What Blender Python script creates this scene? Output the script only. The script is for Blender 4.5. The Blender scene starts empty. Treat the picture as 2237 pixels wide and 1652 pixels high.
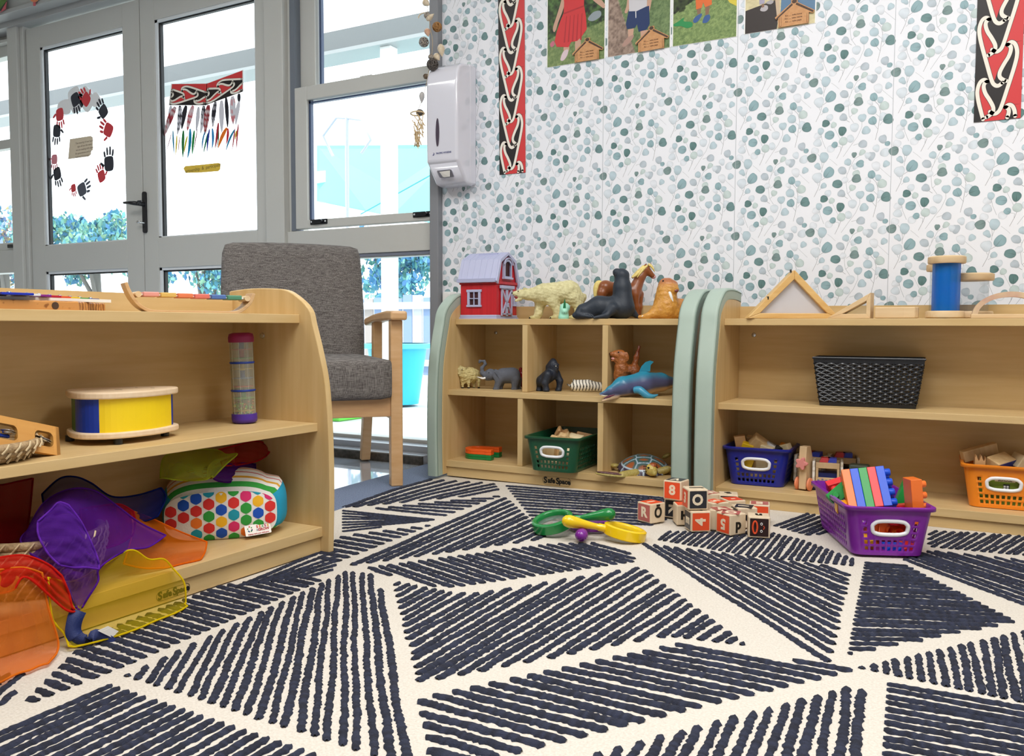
import bpy, bmesh, math, random
import numpy as np
from mathutils import Vector, Matrix, Euler
R0 = random.Random(7)
pi = math.pi
C = bpy.context.scene.collection
S = bpy.context.scene
# ---------------------------------------------------------------- camera, light, exposure
CAM = Vector((0, 0, .58)); FPX = 1895.464
ROT = Matrix(((0.87298, 0.48774, 0.00373), (0.03229, -0.05016, -0.99822), (-0.48669, 0.87155, -0.05953)))
cd = bpy.data.cameras.new('camera'); cam = bpy.data.objects.new('camera', cd); C.objects.link(cam)
cd.sensor_width = 36; cd.lens = 36 * FPX / 2237; cd.clip_start = .02; cd.clip_end = 200
cam.matrix_world = Matrix.Translation(CAM) @ Matrix((ROT[0], -ROT[1], -ROT[2])).transposed().to_4x4()
S.camera = cam
S.view_settings.view_transform = 'Standard'; S.view_settings.look = 'None'
S.view_settings.exposure = 0.0; S.view_settings.gamma = 1; S.view_settings.use_curve_mapping = False
cy = S.cycles
cy.use_denoising = True; cy.denoiser = 'OPENIMAGEDENOISE'
cy.max_bounces = 7; cy.diffuse_bounces = 4; cy.glossy_bounces = 3; cy.transmission_bounces = 4; cy.transparent_max_bounces = 14
cy.caustics_reflective = False; cy.caustics_refractive = False; cy.sample_clamp_indirect = 4
cy.use_adaptive_sampling = True; cy.adaptive_threshold = .02
wd = bpy.data.worlds.new('sky'); S.world = wd; wd.use_nodes = True
wd.node_tree.nodes['Background'].inputs[0].default_value = (.90, .96, 1, 1)
wd.node_tree.nodes['Background'].inputs[1].default_value = 3.2

def area(name, loc, sx, sy, power, col, target=None):
    l = bpy.data.lights.new(name, 'AREA'); l.shape = 'RECTANGLE'; l.size = sx; l.size_y = sy; l.energy = power; l.color = col
    o = bpy.data.objects.new(name, l); C.objects.link(o); o.location = loc
    if target: o.rotation_euler = (Vector(target) - Vector(loc)).to_track_quat('-Z', 'Y').to_euler()
    return o
# ceiling light panels of the room, above and behind the camera
area('ceiling_panel', (-.3, 1.5, 2.72), 1.5, .5, 40, (1, .985, .965))
area('ceiling_panel', (-.2, .2, 2.72), 1.5, .6, 46, (1, .985, .965))
area('ceiling_panel', (1.6, .9, 2.72), 1.0, .6, 30, (1, .985, .965))
area('ceiling_panel', (-2.9, .9, 2.72), 1.5, .6, 34, (1, .985, .965))
sn = bpy.data.lights.new('sun', 'SUN'); sn.energy = 3.5; sn.angle = .01; sn.color = (1, .97, .9)
so = bpy.data.objects.new('sun', sn); C.objects.link(so); so.rotation_euler = Vector((.55, .55, -1)).to_track_quat('-Z', 'Y').to_euler()

# ---------------------------------------------------------------- helpers
def at(px, py, x=None, y=None, z=None):
    """point of the place seen at photo pixel (px, py) on the plane x=, y= or z="""
    d = ROT.transposed() @ Vector(((px - 1118.5) / FPX, (py - 826) / FPX, 1))
    t = (x - CAM.x) / d.x if x is not None else (y - CAM.y) / d.y if y is not None else (z - CAM.z) / d.z
    return CAM + d * t
def lin(h):
    if not isinstance(h, str): return tuple(h[:3]) + (1,)
    c = [int(h[i:i + 2], 16) / 255 for i in (0, 2, 4)]
    return tuple(x / 12.92 if x <= .04045 else ((x + .055) / 1.055) ** 2.4 for x in c) + (1,)
_M = {}
def mat(name, col='888888', rough=.5, col2=None, sc=(1, 1, 1), ns=6, det=3, contrast=.25, metal=0, bump=0, bs=120, spec=.5, coat=0, vcol=False, sheen=0, wave=0, co='Object'):
    if name in _M: return _M[name]
    m = bpy.data.materials.new(name); m.use_nodes = True; nt = m.node_tree; N = nt.nodes; L = nt.links
    b = N['Principled BSDF']; b.inputs['Base Color'].default_value = lin(col); b.inputs['Roughness'].default_value = rough
    b.inputs['Metallic'].default_value = metal; b.inputs['Specular IOR Level'].default_value = spec; b.inputs['Coat Weight'].default_value = coat
    b.inputs['Sheen Weight'].default_value = sheen
    tc = N.new('ShaderNodeTexCoord'); mp = N.new('ShaderNodeMapping'); mp.inputs['Scale'].default_value = sc; L.new(tc.outputs[co], mp.inputs['Vector'])
    if vcol:
        a = N.new('ShaderNodeAttribute'); a.attribute_name = 'Col'; src = a.outputs['Color']
        if col2:
            no = N.new('ShaderNodeTexNoise'); no.inputs['Scale'].default_value = ns; no.inputs['Detail'].default_value = det; L.new(mp.outputs[0], no.inputs['Vector'])
            mx = N.new('ShaderNodeMix'); mx.data_type = 'RGBA'; mx.blend_type = 'MULTIPLY'; mx.inputs[0].default_value = contrast
            L.new(src, mx.inputs[6]); rp = N.new('ShaderNodeValToRGB'); rp.color_ramp.elements[0].position = .35; rp.color_ramp.elements[1].position = .65
            rp.color_ramp.elements[0].color = lin(col2); L.new(no.outputs[0], rp.inputs[0]); L.new(rp.outputs[0], mx.inputs[7]); src = mx.outputs[2]
        L.new(src, b.inputs['Base Color'])
    elif col2:
        no = N.new('ShaderNodeTexNoise'); no.inputs['Scale'].default_value = ns; no.inputs['Detail'].default_value = det; L.new(mp.outputs[0], no.inputs['Vector'])
        fac = no.outputs[0]
        if wave:
            w = N.new('ShaderNodeTexWave'); w.inputs['Scale'].default_value = wave; w.inputs['Distortion'].default_value = 5; w.inputs['Detail'].default_value = 2; w.inputs['Detail Scale'].default_value = 1.5
            L.new(mp.outputs[0], w.inputs['Vector']); fac = w.outputs[1]
        rp = N.new('ShaderNodeValToRGB'); rp.color_ramp.elements[0].position = .5 - contrast; rp.color_ramp.elements[1].position = .5 + contrast
        rp.color_ramp.elements[0].color = lin(col); rp.color_ramp.elements[1].color = lin(col2); L.new(fac, rp.inputs[0]); L.new(rp.outputs[0], b.inputs['Base Color'])
    if bump:
        n2 = N.new('ShaderNodeTexNoise'); n2.inputs['Scale'].default_value = bs; n2.inputs['Detail'].default_value = 2
        L.new(mp.outputs[0] if sc != (1, 1, 1) else tc.outputs[co], n2.inputs['Vector']); bp = N.new('ShaderNodeBump'); bp.inputs['Strength'].default_value = bump; bp.inputs['Distance'].default_value = .002
        L.new(n2.outputs[0], bp.inputs['Height']); L.new(bp.outputs[0], b.inputs['Normal'])
    _M[name] = m; return m
def clear(name, tint, alpha=.1, rough=.03, gloss=.1):
    """thin clear sheet: tinted see-through with a faint reflection"""
    if name in _M: return _M[name]
    m = bpy.data.materials.new(name); m.use_nodes = True; N = m.node_tree.nodes; L = m.node_tree.links; N.remove(N['Principled BSDF'])
    t = N.new('ShaderNodeBsdfTransparent'); t.inputs[0].default_value = lin(tint); g = N.new('ShaderNodeBsdfGlossy'); g.inputs['Roughness'].default_value = rough
    d = N.new('ShaderNodeBsdfDiffuse'); d.inputs[0].default_value = lin(tint); mx = N.new('ShaderNodeMixShader'); mx.inputs[0].default_value = alpha; L.new(t.outputs[0], mx.inputs[1]); L.new(d.outputs[0], mx.inputs[2])
    lw = N.new('ShaderNodeLayerWeight'); lw.inputs[0].default_value = .12; f = N.new('ShaderNodeMapRange'); f.inputs[3].default_value = gloss * .35; f.inputs[4].default_value = min(.9, gloss * 5); L.new(lw.outputs['Facing'], f.inputs[0]); m2 = N.new('ShaderNodeMixShader'); L.new(f.outputs[0], m2.inputs[0]); L.new(mx.outputs[0], m2.inputs[1]); L.new(g.outputs[0], m2.inputs[2])
    L.new(m2.outputs[0], N['Material Output'].inputs[0]); _M[name] = m; return m
def sheer(name, col, op=.55):
    """sheer woven scarf cloth: part see-through, part lit from both sides"""
    if name in _M: return _M[name]
    m = bpy.data.materials.new(name); m.use_nodes = True; N = m.node_tree.nodes; L = m.node_tree.links; N.remove(N['Principled BSDF'])
    c = lin(col); t = N.new('ShaderNodeBsdfTransparent'); t.inputs[0].default_value = tuple(.5 + .5 * v for v in c[:3]) + (1,)
    d = N.new('ShaderNodeBsdfDiffuse'); d.inputs[0].default_value = c; r = N.new('ShaderNodeBsdfTranslucent'); r.inputs[0].default_value = c
    a = N.new('ShaderNodeMixShader'); a.inputs[0].default_value = .35; L.new(d.outputs[0], a.inputs[1]); L.new(r.outputs[0], a.inputs[2])
    b = N.new('ShaderNodeMixShader'); L.new(t.outputs[0], b.inputs[1]); L.new(a.outputs[0], b.inputs[2])
    lw = N.new('ShaderNodeLayerWeight'); lw.inputs[0].default_value = .25; mr = N.new('ShaderNodeMapRange'); mr.inputs[3].default_value = op; mr.inputs[4].default_value = min(1, op + .35)
    L.new(lw.outputs['Facing'], mr.inputs[0]); L.new(mr.outputs[0], b.inputs[0]); L.new(b.outputs[0], N['Material Output'].inputs[0]); _M[name] = m; return m

class MB:
    """collects geometry for ONE mesh object"""
    def __init__(s): s.v = []; s.f = []; s.m = []; s.c = []
    def add(s, V, F, mi=0, col=None):
        n = len(s.v); s.v += [tuple(p) for p in V]; s.f += [tuple(i + n for i in f) for f in F]; s.m += [mi] * len(F)
        if col is None: col = (1, 1, 1, 1)
        if isinstance(col, str): col = lin(col)
        s.c += [tuple(q) for q in col] if isinstance(col, list) else [tuple(col)] * len(V)
        return s
    def box(s, x0, x1, y0, y1, z0, z1, mi=0, col=None, T=None):
        V = [Vector((x, y, z)) for z in (z0, z1) for y in (y0, y1) for x in (x0, x1)]
        if T is not None: V = [T @ p for p in V]
        return s.add(V, [(0, 2, 3, 1), (4, 5, 7, 6), (0, 1, 5, 4), (2, 6, 7, 3), (0, 4, 6, 2), (1, 3, 7, 5)], mi, col)
    def prism(s, P, off, mi=0, col=None, T=None):
        P = [Vector(p) for p in P]; off = Vector(off); n = len(P); V = P + [p + off for p in P]
        if T is not None: V = [T @ p for p in V]
        return s.add(V, [tuple(range(n))[::-1], tuple(range(n, 2 * n))] + [(i, (i + 1) % n, n + (i + 1) % n, n + i) for i in range(n)], mi, col)
    def poly(s, P, mi=0, col=None): return s.add(P, [tuple(range(len(P)))], mi, col)
    def tube(s, P, r, n=8, closed=False, mi=0, col=None, flat=None):
        P = [Vector(p) for p in P]; k = len(P); V = []; F = []; rs = r if isinstance(r, (list, tuple)) else [r] * k; nrm = None
        for i in range(k):
            a = P[(i - 1) % k] if closed or i else P[0]; b = P[(i + 1) % k] if closed or i < k - 1 else P[-1]; t = (b - a).normalized()
            if nrm is None: nrm = t.orthogonal().normalized() if flat is None else (Vector(flat) - t * t.dot(Vector(flat))).normalized()
            else: nrm = (nrm - t * t.dot(nrm)).normalized()
            bi = t.cross(nrm)
            for j in range(n):
                w = 2 * pi * j / n; V.append(P[i] + (nrm * math.cos(w) + bi * math.sin(w)) * rs[i])
        for i in range(k if closed else k - 1):
            for j in range(n): F.append((i * n + j, i * n + (j + 1) % n, ((i + 1) % k) * n + (j + 1) % n, ((i + 1) % k) * n + j))
        if not closed: F += [tuple(range(n))[::-1], tuple(range((k - 1) * n, k * n))]
        return s.add(V, F, mi, col)
    def lathe(s, prof, n=24, c=(0, 0, 0), T=None, mi=0, col=None, caps=True, sx=1, sy=1):
        V = []; F = []; k = len(prof)
        for r, z in prof:
            for j in range(n): w = 2 * pi * j / n; V.append(Vector((r * math.cos(w) * sx, r * math.sin(w) * sy, z)))
        V = [(T @ p if T is not None else p) + Vector(c) for p in V]
        for i in range(k - 1):
            for j in range(n): F.append((i * n + j, i * n + (j + 1) % n, (i + 1) * n + (j + 1) % n, (i + 1) * n + j))
        if caps: F += [tuple(range(n))[::-1], tuple(range((k - 1) * n, k * n))]
        return s.add(V, F, mi, col)
    def ball(s, c, r, n=16, m=10, mi=0, col=None, T=None):
        r = r if isinstance(r, (list, tuple)) else (r, r, r); V = []; F = []
        for i in range(m + 1):
            th = pi * i / m
            for j in range(n): ph = 2 * pi * j / n; V.append(Vector((r[0] * math.sin(th) * math.cos(ph), r[1] * math.sin(th) * math.sin(ph), r[2] * math.cos(th))))
        V = [(T @ p if T is not None else p) + Vector(c) for p in V]
        for i in range(m):
            for j in range(n): F.append((i * n + j, (i + 1) * n + j, (i + 1) * n + (j + 1) % n, i * n + (j + 1) % n))
        return s.add(V, F, mi, col)
    def grid(s, fn, nu, nv, mi=0, col=None, wrap=False):
        V = [fn(i / nu, j / nv) for j in range(nv + 1) for i in range(nu + (0 if wrap else 1))]; w = nu if wrap else nu + 1; F = []
        for j in range(nv):
            for i in range(nu): F.append((j * w + i, j * w + (i + 1) % w, (j + 1) * w + (i + 1) % w, (j + 1) * w + i))
        cl = [col(i / nu, j / nv) for j in range(nv + 1) for i in range(nu + (0 if wrap else 1))] if callable(col) else col
        return s.add(V, F, mi, cl)
    def put(s, name, mats, parent=None, loc=None, bev=0, smooth=None, solid=0, sub=0, seg=2, rot=None, merge=False):
        me = bpy.data.meshes.new(name); me.from_pydata(s.v, [], s.f)
        mats = mats if isinstance(mats, (list, tuple)) else [mats]
        for m in mats: me.materials.append(m)
        me.polygons.foreach_set('material_index', s.m)
        at_ = me.color_attributes.new('Col', 'FLOAT_COLOR', 'POINT'); at_.data.foreach_set('color', [q for c in s.c for q in c])
        me.validate(); me.update()
        if merge:
            b = bmesh.new(); b.from_mesh(me); bmesh.ops.remove_doubles(b, verts=b.verts, dist=1e-5); bmesh.ops.recalc_face_normals(b, faces=b.faces); b.to_mesh(me); b.free()
        if smooth is not None:
            me.polygons.foreach_set('use_smooth', [True] * len(me.polygons))
            if smooth < 180: me.set_sharp_from_angle(angle=math.radians(smooth))
        o = bpy.data.objects.new(name, me); C.objects.link(o); o.parent = parent
        if loc is not None: o.location = loc
        if rot is not None: o.rotation_euler = rot
        if bev: d = o.modifiers.new('bevel', 'BEVEL'); d.width = bev; d.segments = seg; d.limit_method = 'ANGLE'; d.angle_limit = math.radians(40)
        if solid: d = o.modifiers.new('solid', 'SOLIDIFY'); d.thickness = solid; d.offset = 0
        if sub: d = o.modifiers.new('sub', 'SUBSURF'); d.levels = sub; d.render_levels = sub
        return o
def tag(o, label, cat, group=None, kind=None):
    if label: o['label'] = label
    if cat: o['category'] = cat
    if group: o['group'] = group
    if kind: o['kind'] = kind
    return o
def thing(name, label, cat, loc=(0, 0, 0), rz=0, group=None, rot=None):
    o = bpy.data.objects.new(name, None); C.objects.link(o); o.location = loc; o.rotation_euler = rot if rot is not None else (0, 0, rz); o.empty_display_size = .05
    return tag(o, label, cat, group)
def struct(o): o['kind'] = 'structure'; return o
def sroot(name):
    o = bpy.data.objects.new(name, None); C.objects.link(o); return struct(o)
def dup(root, label=None, loc=None, rot=None, group=None):
    r = root.copy(); C.objects.link(r)
    if loc is not None: r.location = loc
    if rot is not None: r.rotation_euler = rot
    if label: r['label'] = label
    if group: r['group'] = group
    for ch in list(root.children):
        c = ch.copy(); C.objects.link(c); c.parent = r
        for g in list(ch.children): d = g.copy(); C.objects.link(d); d.parent = c
    return r
def letters(txt, size, depth=.0004, off=0, align='CENTER', sp=1.0):
    cu = bpy.data.curves.new('lettering', 'FONT'); cu.body = txt; cu.size = size; cu.extrude = depth; cu.offset = off; cu.align_x = align; cu.align_y = 'CENTER'; cu.space_character = sp; cu.resolution_u = 3
    o = bpy.data.objects.new('lettering', cu); C.objects.link(o); bpy.context.view_layer.update()
    me = bpy.data.meshes.new_from_object(o.evaluated_get(bpy.context.evaluated_depsgraph_get()))
    V = [v.co.copy() for v in me.vertices]; F = [tuple(p.vertices) for p in me.polygons]; bpy.data.objects.remove(o); bpy.data.curves.remove(cu); bpy.data.meshes.remove(me)
    return V, F
def frame3(o, ex, ey):
    ex = Vector(ex).normalized(); ey = Vector(ey); ey = (ey - ex * ex.dot(ey)).normalized(); ez = ex.cross(ey)
    return Matrix.Translation(o) @ Matrix((ex, ey, ez)).transposed().to_4x4()
def text_to(mb, txt, T, size, depth=.0004, off=0, mi=0, col=None, align='CENTER', sp=1.0):
    V, F = letters(txt, size, depth, off, align, sp); mb.add([T @ v for v in V], F, mi, col); return mb
def spline(P, n, closed=False):
    """Catmull-Rom through P"""
    P = [Vector(p) for p in P]; k = len(P); out = []; m = k if closed else k - 1
    for i in range(m):
        a, b, c, d = (P[(i + q) % k] if closed else P[min(max(i + q, 0), k - 1)] for q in (-1, 0, 1, 2))
        for j in range(n):
            t = j / n; out.append(.5 * ((2 * b) + (c - a) * t + (2 * a - 5 * b + 4 * c - d) * t * t + (3 * b - a - 3 * c + d) * t ** 3))
    if not closed: out.append(P[-1])
    return out
def circ(n, r, c=(0, 0), a0=0, a1=2 * pi, ry=None, end=False):
    ry = r if ry is None else ry
    return [(c[0] + r * math.cos(a0 + (a1 - a0) * i / n), c[1] + ry * math.sin(a0 + (a1 - a0) * i / n)) for i in range(n + (1 if end else 0))]
def rrect(x0, x1, y0, y1, r, n=4):
    o = []
    for cx_, cy_, a in ((x1 - r, y1 - r, 0), (x0 + r, y1 - r, pi / 2), (x0 + r, y0 + r, pi), (x1 - r, y0 + r, 1.5 * pi)): o += circ(n, r, (cx_, cy_), a, a + pi / 2, end=True)
    return o

# ---------------------------------------------------------------- organic bodies: smooth union of round cones / ellipsoids -> one skin
def surfnet(F, o, h):
    s = F < 0; nx, ny, nz = F.shape
    pos = np.zeros((nx - 1, ny - 1, nz - 1, 3)); cnt = np.zeros((nx - 1, ny - 1, nz - 1))
    cor = [(i, j, k) for i in (0, 1) for j in (0, 1) for k in (0, 1)]
    sl = lambda A, c: A[c[0]:nx - 1 + c[0], c[1]:ny - 1 + c[1], c[2]:nz - 1 + c[2]]
    for a in range(8):
        for b in range(a + 1, 8):
            ca, cb = np.array(cor[a]), np.array(cor[b])
            if abs(ca - cb).sum() != 1: continue
            fa, fb = sl(F, cor[a]), sl(F, cor[b]); x = (sl(s, cor[a]) != sl(s, cor[b])); d = np.where(x, fa - fb, 1); t = np.where(x, fa / d, 0)
            pos += x[..., None] * (ca + t[..., None] * (cb - ca)); cnt += x
    act = cnt > 0; idx = -np.ones(act.shape, int); idx[act] = np.arange(act.sum())
    ii = np.argwhere(act); V = (ii + pos[act] / cnt[act][:, None]) * h + o; Q = []
    for ax in range(3):
        u, v = [(1, 2), (2, 0), (0, 1)][ax]; A = [slice(1, -1)] * 3; A[ax] = slice(0, -1); B = [slice(1, -1)] * 3; B[ax] = slice(1, None)
        sa, sb = s[tuple(A)], s[tuple(B)]; e = np.argwhere(sa != sb)
        if not len(e): continue
        flip = sa[tuple(e.T)]; e = e + 1; e[:, ax] -= 1; q = []
        for du, dv in ((-1, -1), (0, -1), (0, 0), (-1, 0)): g = e.copy(); g[:, u] += du; g[:, v] += dv; q.append(idx[tuple(g.T)])
        q = np.stack(q, 1); q[~flip] = q[~flip][:, ::-1]; Q.append(q)
    return V, np.concatenate(Q)
def blob(prims, h=.003, k=.012, noise=None, colf=None, relax=2):
    """prims: ('c', p0, r0, p1, r1, col) tapered limb | ('e', c, (rx,ry,rz), (ax,ay,az), col) ellipsoid | ('-', c, radii, rot, col) carved away"""
    pts = []
    for p in prims:
        if p[0] == 'c':
            for q, r in ((p[1], p[2]), (p[3], p[4])): pts += [np.array(q) - r, np.array(q) + r]
        elif p[0] == 'e': m = max(p[2]); pts += [np.array(p[1]) - m, np.array(p[1]) + m]
    lo = np.min(pts, 0) - 3 * h - k * .5; hi = np.max(pts, 0) + 3 * h + k * .5; n = np.ceil((hi - lo) / h).astype(int) + 1
    G = np.stack(np.meshgrid(*[lo[i] + h * np.arange(n[i]) for i in range(3)], indexing='ij'), -1).astype(np.float32)
    def dist(p, P):
        if p[0] == 'c':
            a = np.array(p[1], np.float32); b = np.array(p[3], np.float32); d = b - a; t = np.clip(((P - a) @ d) / max(1e-9, d @ d), 0, 1)
            return np.linalg.norm(P - a - t[..., None] * d, axis=-1) - (p[2] + (p[4] - p[2]) * t)
        R = np.array(Euler(p[3]).to_matrix(), np.float32); q = (P - np.array(p[1], np.float32)) @ R; r = np.array(p[2], np.float32)
        k0 = np.linalg.norm(q / r, axis=-1); k1 = np.linalg.norm(q / (r * r), axis=-1); return k0 * (k0 - 1) / np.maximum(k1, 1e-6)
    F = None
    for p in prims:
        kk = k
        d = dist(p, G)
        if p[0] == '-': a = -d; hh = np.clip(.5 + .5 * (F - a) / (k * .3), 0, 1); F = F * hh + a * (1 - hh) + k * .3 * hh * (1 - hh); continue
        if F is None: F = d; continue
        hh = np.clip(.5 + .5 * (F - d) / kk, 0, 1); F = F + (d - F) * hh - kk * hh * (1 - hh)
    if noise: F = F + noise(G)
    V, Q = surfnet(F, lo, h)
    for _ in range(relax):
        A = np.zeros_like(V); c = np.zeros(len(V))
        for i in range(4):
            for j in ((i + 1) % 4, (i + 3) % 4): np.add.at(A, Q[:, i], V[Q[:, j]]); np.add.at(c, Q[:, i], 1)
        V = V * .5 + .5 * A / np.maximum(c, 1)[:, None]
    sol = [p for p in prims if p[0] in 'ce']; W = np.stack([dist(p, V) for p in sol], 1); W = np.exp(-np.maximum(W, -.004) / (k * .4)); W /= W.sum(1, keepdims=True)
    col = W @ np.array([lin(p[-1])[:3] for p in sol])
    if colf: col = colf(V, col)
    mb = MB(); mb.v = [tuple(map(float, q)) for q in V]; mb.f = [tuple(map(int, q)) for q in Q]; mb.m = [0] * len(Q); mb.c = [tuple(map(float, q)) + (1,) for q in col]
    return mb
def waves(seed, f, a):
    r = np.random.RandomState(seed); D = r.normal(size=(6, 3)); D /= np.linalg.norm(D, axis=1)[:, None]; ph = r.rand(6) * 6.28
    return lambda G: a * sum(np.sin(G @ (D[i] * f * (.6 + .25 * i)).astype(np.float32) + ph[i]) for i in range(6)) / 2.5
# ---------------------------------------------------------------- the room
white = mat('white_paint', 'e9e6df', .6); alu = mat('grey_aluminium', 'c3c3be', .38, spec=.4); jambm = mat('dark_grey_jamb', '85878c', .45); black = mat('black_plastic', '16181d', .35)
lite = mat('glazing_bead', 'dfe3e6', .35); gask = mat('black_gasket', '0c0d10', .5); glass = clear('window_glass', 'fcfeff', .0, .0, .07); darkg = mat('dark_frame_side', '6f7680', .4)
def bx(name, m, x0, x1, y0, y1, z0, z1, parent=None, bev=0, **k): return MB().box(x0, x1, y0, y1, z0, z1).put(name, m, parent, bev=bev, **k)
struct(bx('floor', mat('vinyl_floor', 'ccd6e4', .10, spec=1.0, coat=1.0), -6.3, 2.6, -2.3, 3.25, -.06, -.018))
roomw = mat('room_wall', 'b9b1a6', .7); struct(bx('ceiling', white, -6.3, 2.6, -2.3, 3.3, 2.76, 2.86)); struct(bx('wall_left', roomw, -6.4, -6.3, -2.3, 3.3, -.06, 2.86))
struct(bx('wall_right', roomw, 2.6, 2.7, -2.3, 3.3, -.06, 2.86)); struct(bx('wall_front', roomw, -6.4, 2.7, -2.4, -2.3, -.06, 2.86))
# wallpapered wall: one printed skin on the wall body
wl = MB(); wl.box(-2.14, 2.6, 3.2, 3.34, -.06, 2.86, 0, 'eef0f6')
DU, DV, WX, WZ = .26362, .25906, -1.5832, 1.3770
LC = {'D': '6f8f90', 'K': '628382', 'V': '7d9493', 'T': '93b1b8', 'L': 'bccfd8', 'P': 'd8e1e9', 'G': 'bcc7d0', 'N': 'c6d5d4', 'Q': 'e2e7ee'}
LEAVES = '302,350,52,P,300,420;668,455,34,N,650,490;825,370,30,Q,850,400;905,230,48,Q,930,280;980,880,48,P,930,912;425,845,40,Q,440,800;590,380,36,Q,610,400;955,510,38,P,925,560;278,705,32,Q,330,720;285,778,44,P,330,800;668,620,46,P,690,670;628,738,42,P,640,780;415,515,36,P,410,560;890,835,36,P,900,880;700,235,34,P,680,270;1095,795,42,Q,1080,840;372,437,30,L,340,470;560,278,44,G,605,312;618,190,36,L,642,232;770,90,32,N,735,122;858,130,46,G,850,180;822,122,32,P,820,160;928,348,33,L,930,385;970,408,46,N,935,458;842,450,46,L,885,492;552,515,38,G,590,552;748,525,42,L,745,572;790,655,43,L,748,690;455,595,34,N,440,628;320,655,37,L,325,700;555,762,45,N,545,810;758,795,46,G,708,790;955,745,45,G,960,790;302,232,33,L,336,272;1010,207,33,L,985,247;372,138,52,L,375,200;410,700,51,T,468,700;707,308,37,N,712,346;712,362,48,V,658,376;748,210,42,T,702,212;685,115,28,V,685,152;425,300,60,T,385,357;510,420,51,D,568,426;862,318,42,T,872,362;852,558,46,T,872,602;1010,545,51,D,955,566;372,578,41,K,414,576;545,655,46,K,545,708;465,800,33,T,498,816;1000,792,28,T,1032,786;1063,868,50,V,1100,850'
STEMS = '310,112,345,160,352,230,349,300;375,195,352,260;385,355,335,390,312,470,268,560;300,412,312,440;345,468,318,490;780,100,690,160,640,260,610,330,605,420,615,510,662,578;660,376,625,405;650,490,620,520;588,550,620,570;872,360,910,400,930,470,918,560,908,640,880,755;955,565,925,605;885,490,922,525;870,600,908,648;745,570,745,620,700,720,640,800,555,925;710,790,660,808;410,576,450,602,500,700,530,760;545,705,533,745;550,805,530,860,488,945;495,816,530,822,526,870;325,690,335,750,372,840;430,160,470,190,512,228;945,250,968,272,1052,346;640,232,632,275;605,312,618,310;702,212,660,235'
def wuv(x, y): dx, dy = x - 425, y - 300; return ((dx + 17 / 785 * dy) / 835 * DU, -(dy + 70 / 835 * dx) / 785 * DV)
lv = []
for i, q in enumerate(LEAVES.split(';')):
    a = q.split(','); x, z = wuv(float(a[0]), float(a[1])); bx_, bz_ = wuv(float(a[4]), float(a[5])); r = float(a[2]) * .000316; rr = random.Random(i * 7 + 1)
    ang = math.atan2(bz_ - z, bx_ - x); bl = math.hypot(bx_ - x, bz_ - z); n = 22; ring = []; wob = rr.uniform(-.05, .05); asp = rr.uniform(.88, 1.02)
    for j in range(n):
        t = 2 * pi * j / n; d = math.cos(t); s_ = math.sin(t) * asp
        k = 1 + .05 * math.sin(3 * t + i) + wob * math.cos(2 * t)
        if d > .6: k *= 1 + (max(1, bl / r * .97) - 1) * ((d - .6) / .4) ** 2
        if d < -.9: k *= 1 - .12 * ((-d - .9) / .1)
        ring.append((r * k * (d * math.cos(ang) - s_ * math.sin(ang)), r * k * (d * math.sin(ang) + s_ * math.cos(ang)), t))
    lv.append((x, z, r, ang, ring, np.array(lin(LC[a[3]])[:3]), .00015 + i * .00001, a[3]))
stm = [[wuv(float(p[k]), float(p[k + 1])) for k in range(0, len(p), 2)] for p in (q.split(',') for q in STEMS.split(';'))]
V, F, K = [], [], []
def clampx(x): return max(-2.1385, x)
for ci in range(-3, 15):
    for cj in range(-4, 5):
        ox, oz = WX + ci * DU, WZ - cj * DV
        for x, z, r, ang, ring, c, off, cl in lv:
            if ox + x < -2.133: continue
            b = len(V); V.append((ox + x, 3.2 - off, oz + z)); K.append(tuple(np.minimum(1, c * 1.05)) + (1,))
            for kk, f in ((.8, 1.0), (1.0, .84)):
                for dx, dz, t in ring: V.append((clampx(ox + x + dx * kk), 3.2 - off, oz + z + dz * kk)); g = f * (1 - .13 * max(0, math.cos(t)) ** 2 + .04 * math.sin(2 * t)); K.append(tuple(c * g) + (1,))
            n = len(ring)
            for j in range(n): F.append((b, b + 1 + (j + 1) % n, b + 1 + j)); F.append((b + 1 + j, b + 1 + (j + 1) % n, b + 1 + n + (j + 1) % n, b + 1 + n + j))
            if cl in 'DKVT':
                e = len(V); ca, sa = math.cos(ang), math.sin(ang)
                for d, w in ((.95, .06), (.2, .03), (-.55, 0)): 
                    for s_ in (1, -1): V.append((clampx(ox + x + r * (d * ca - s_ * w * sa)), 3.2 - off - .000006, oz + z + r * (d * sa + s_ * w * ca))); K.append(tuple(c * .62) + (1,))
                F += [(e, e + 1, e + 3, e + 2), (e + 2, e + 3, e + 5, e + 4)]
        for q, P in enumerate(stm):
            b = len(V); n = len(P); w = .0009 if q not in (15, 20, 21, 22) else .0006; sc = lin('6b6a6c') if q in (2, 8, 17, 9) else lin('9aa0a4')
            if ox + min(p[0] for p in P) < -2.137: continue
            for i, p in enumerate(P):
                a = P[max(0, i - 1)]; d = P[min(n - 1, i + 1)]; L_ = math.hypot(d[0] - a[0], d[1] - a[1]); nx_, nz_ = -(d[1] - a[1]) / L_ * w * .5, (d[0] - a[0]) / L_ * w * .5
                V += [(ox + p[0] + nx_, 3.2 - .0001, oz + p[1] + nz_), (ox + p[0] - nx_, 3.2 - .0001, oz + p[1] - nz_)]; K += [sc, sc]
            F += [(b + 2 * i, b + 2 * i + 1, b + 2 * i + 3, b + 2 * i + 2) for i in range(n - 1)]
wl.add(V, F, 0, K)
sx0 = at(1605.5, 430, y=3.2).x; sdx = at(1945, 430, y=3.2).x - sx0
for i in range(-1, 5): wl.box(sx0 + i * sdx - .0007, sx0 + i * sdx + .0007, 3.1988, 3.2, .05, 2.7, 0, 'b9bdc2')
struct(wl.put('wall_back', mat('wallpaper', rough=.5, vcol=True, spec=.3)))
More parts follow.
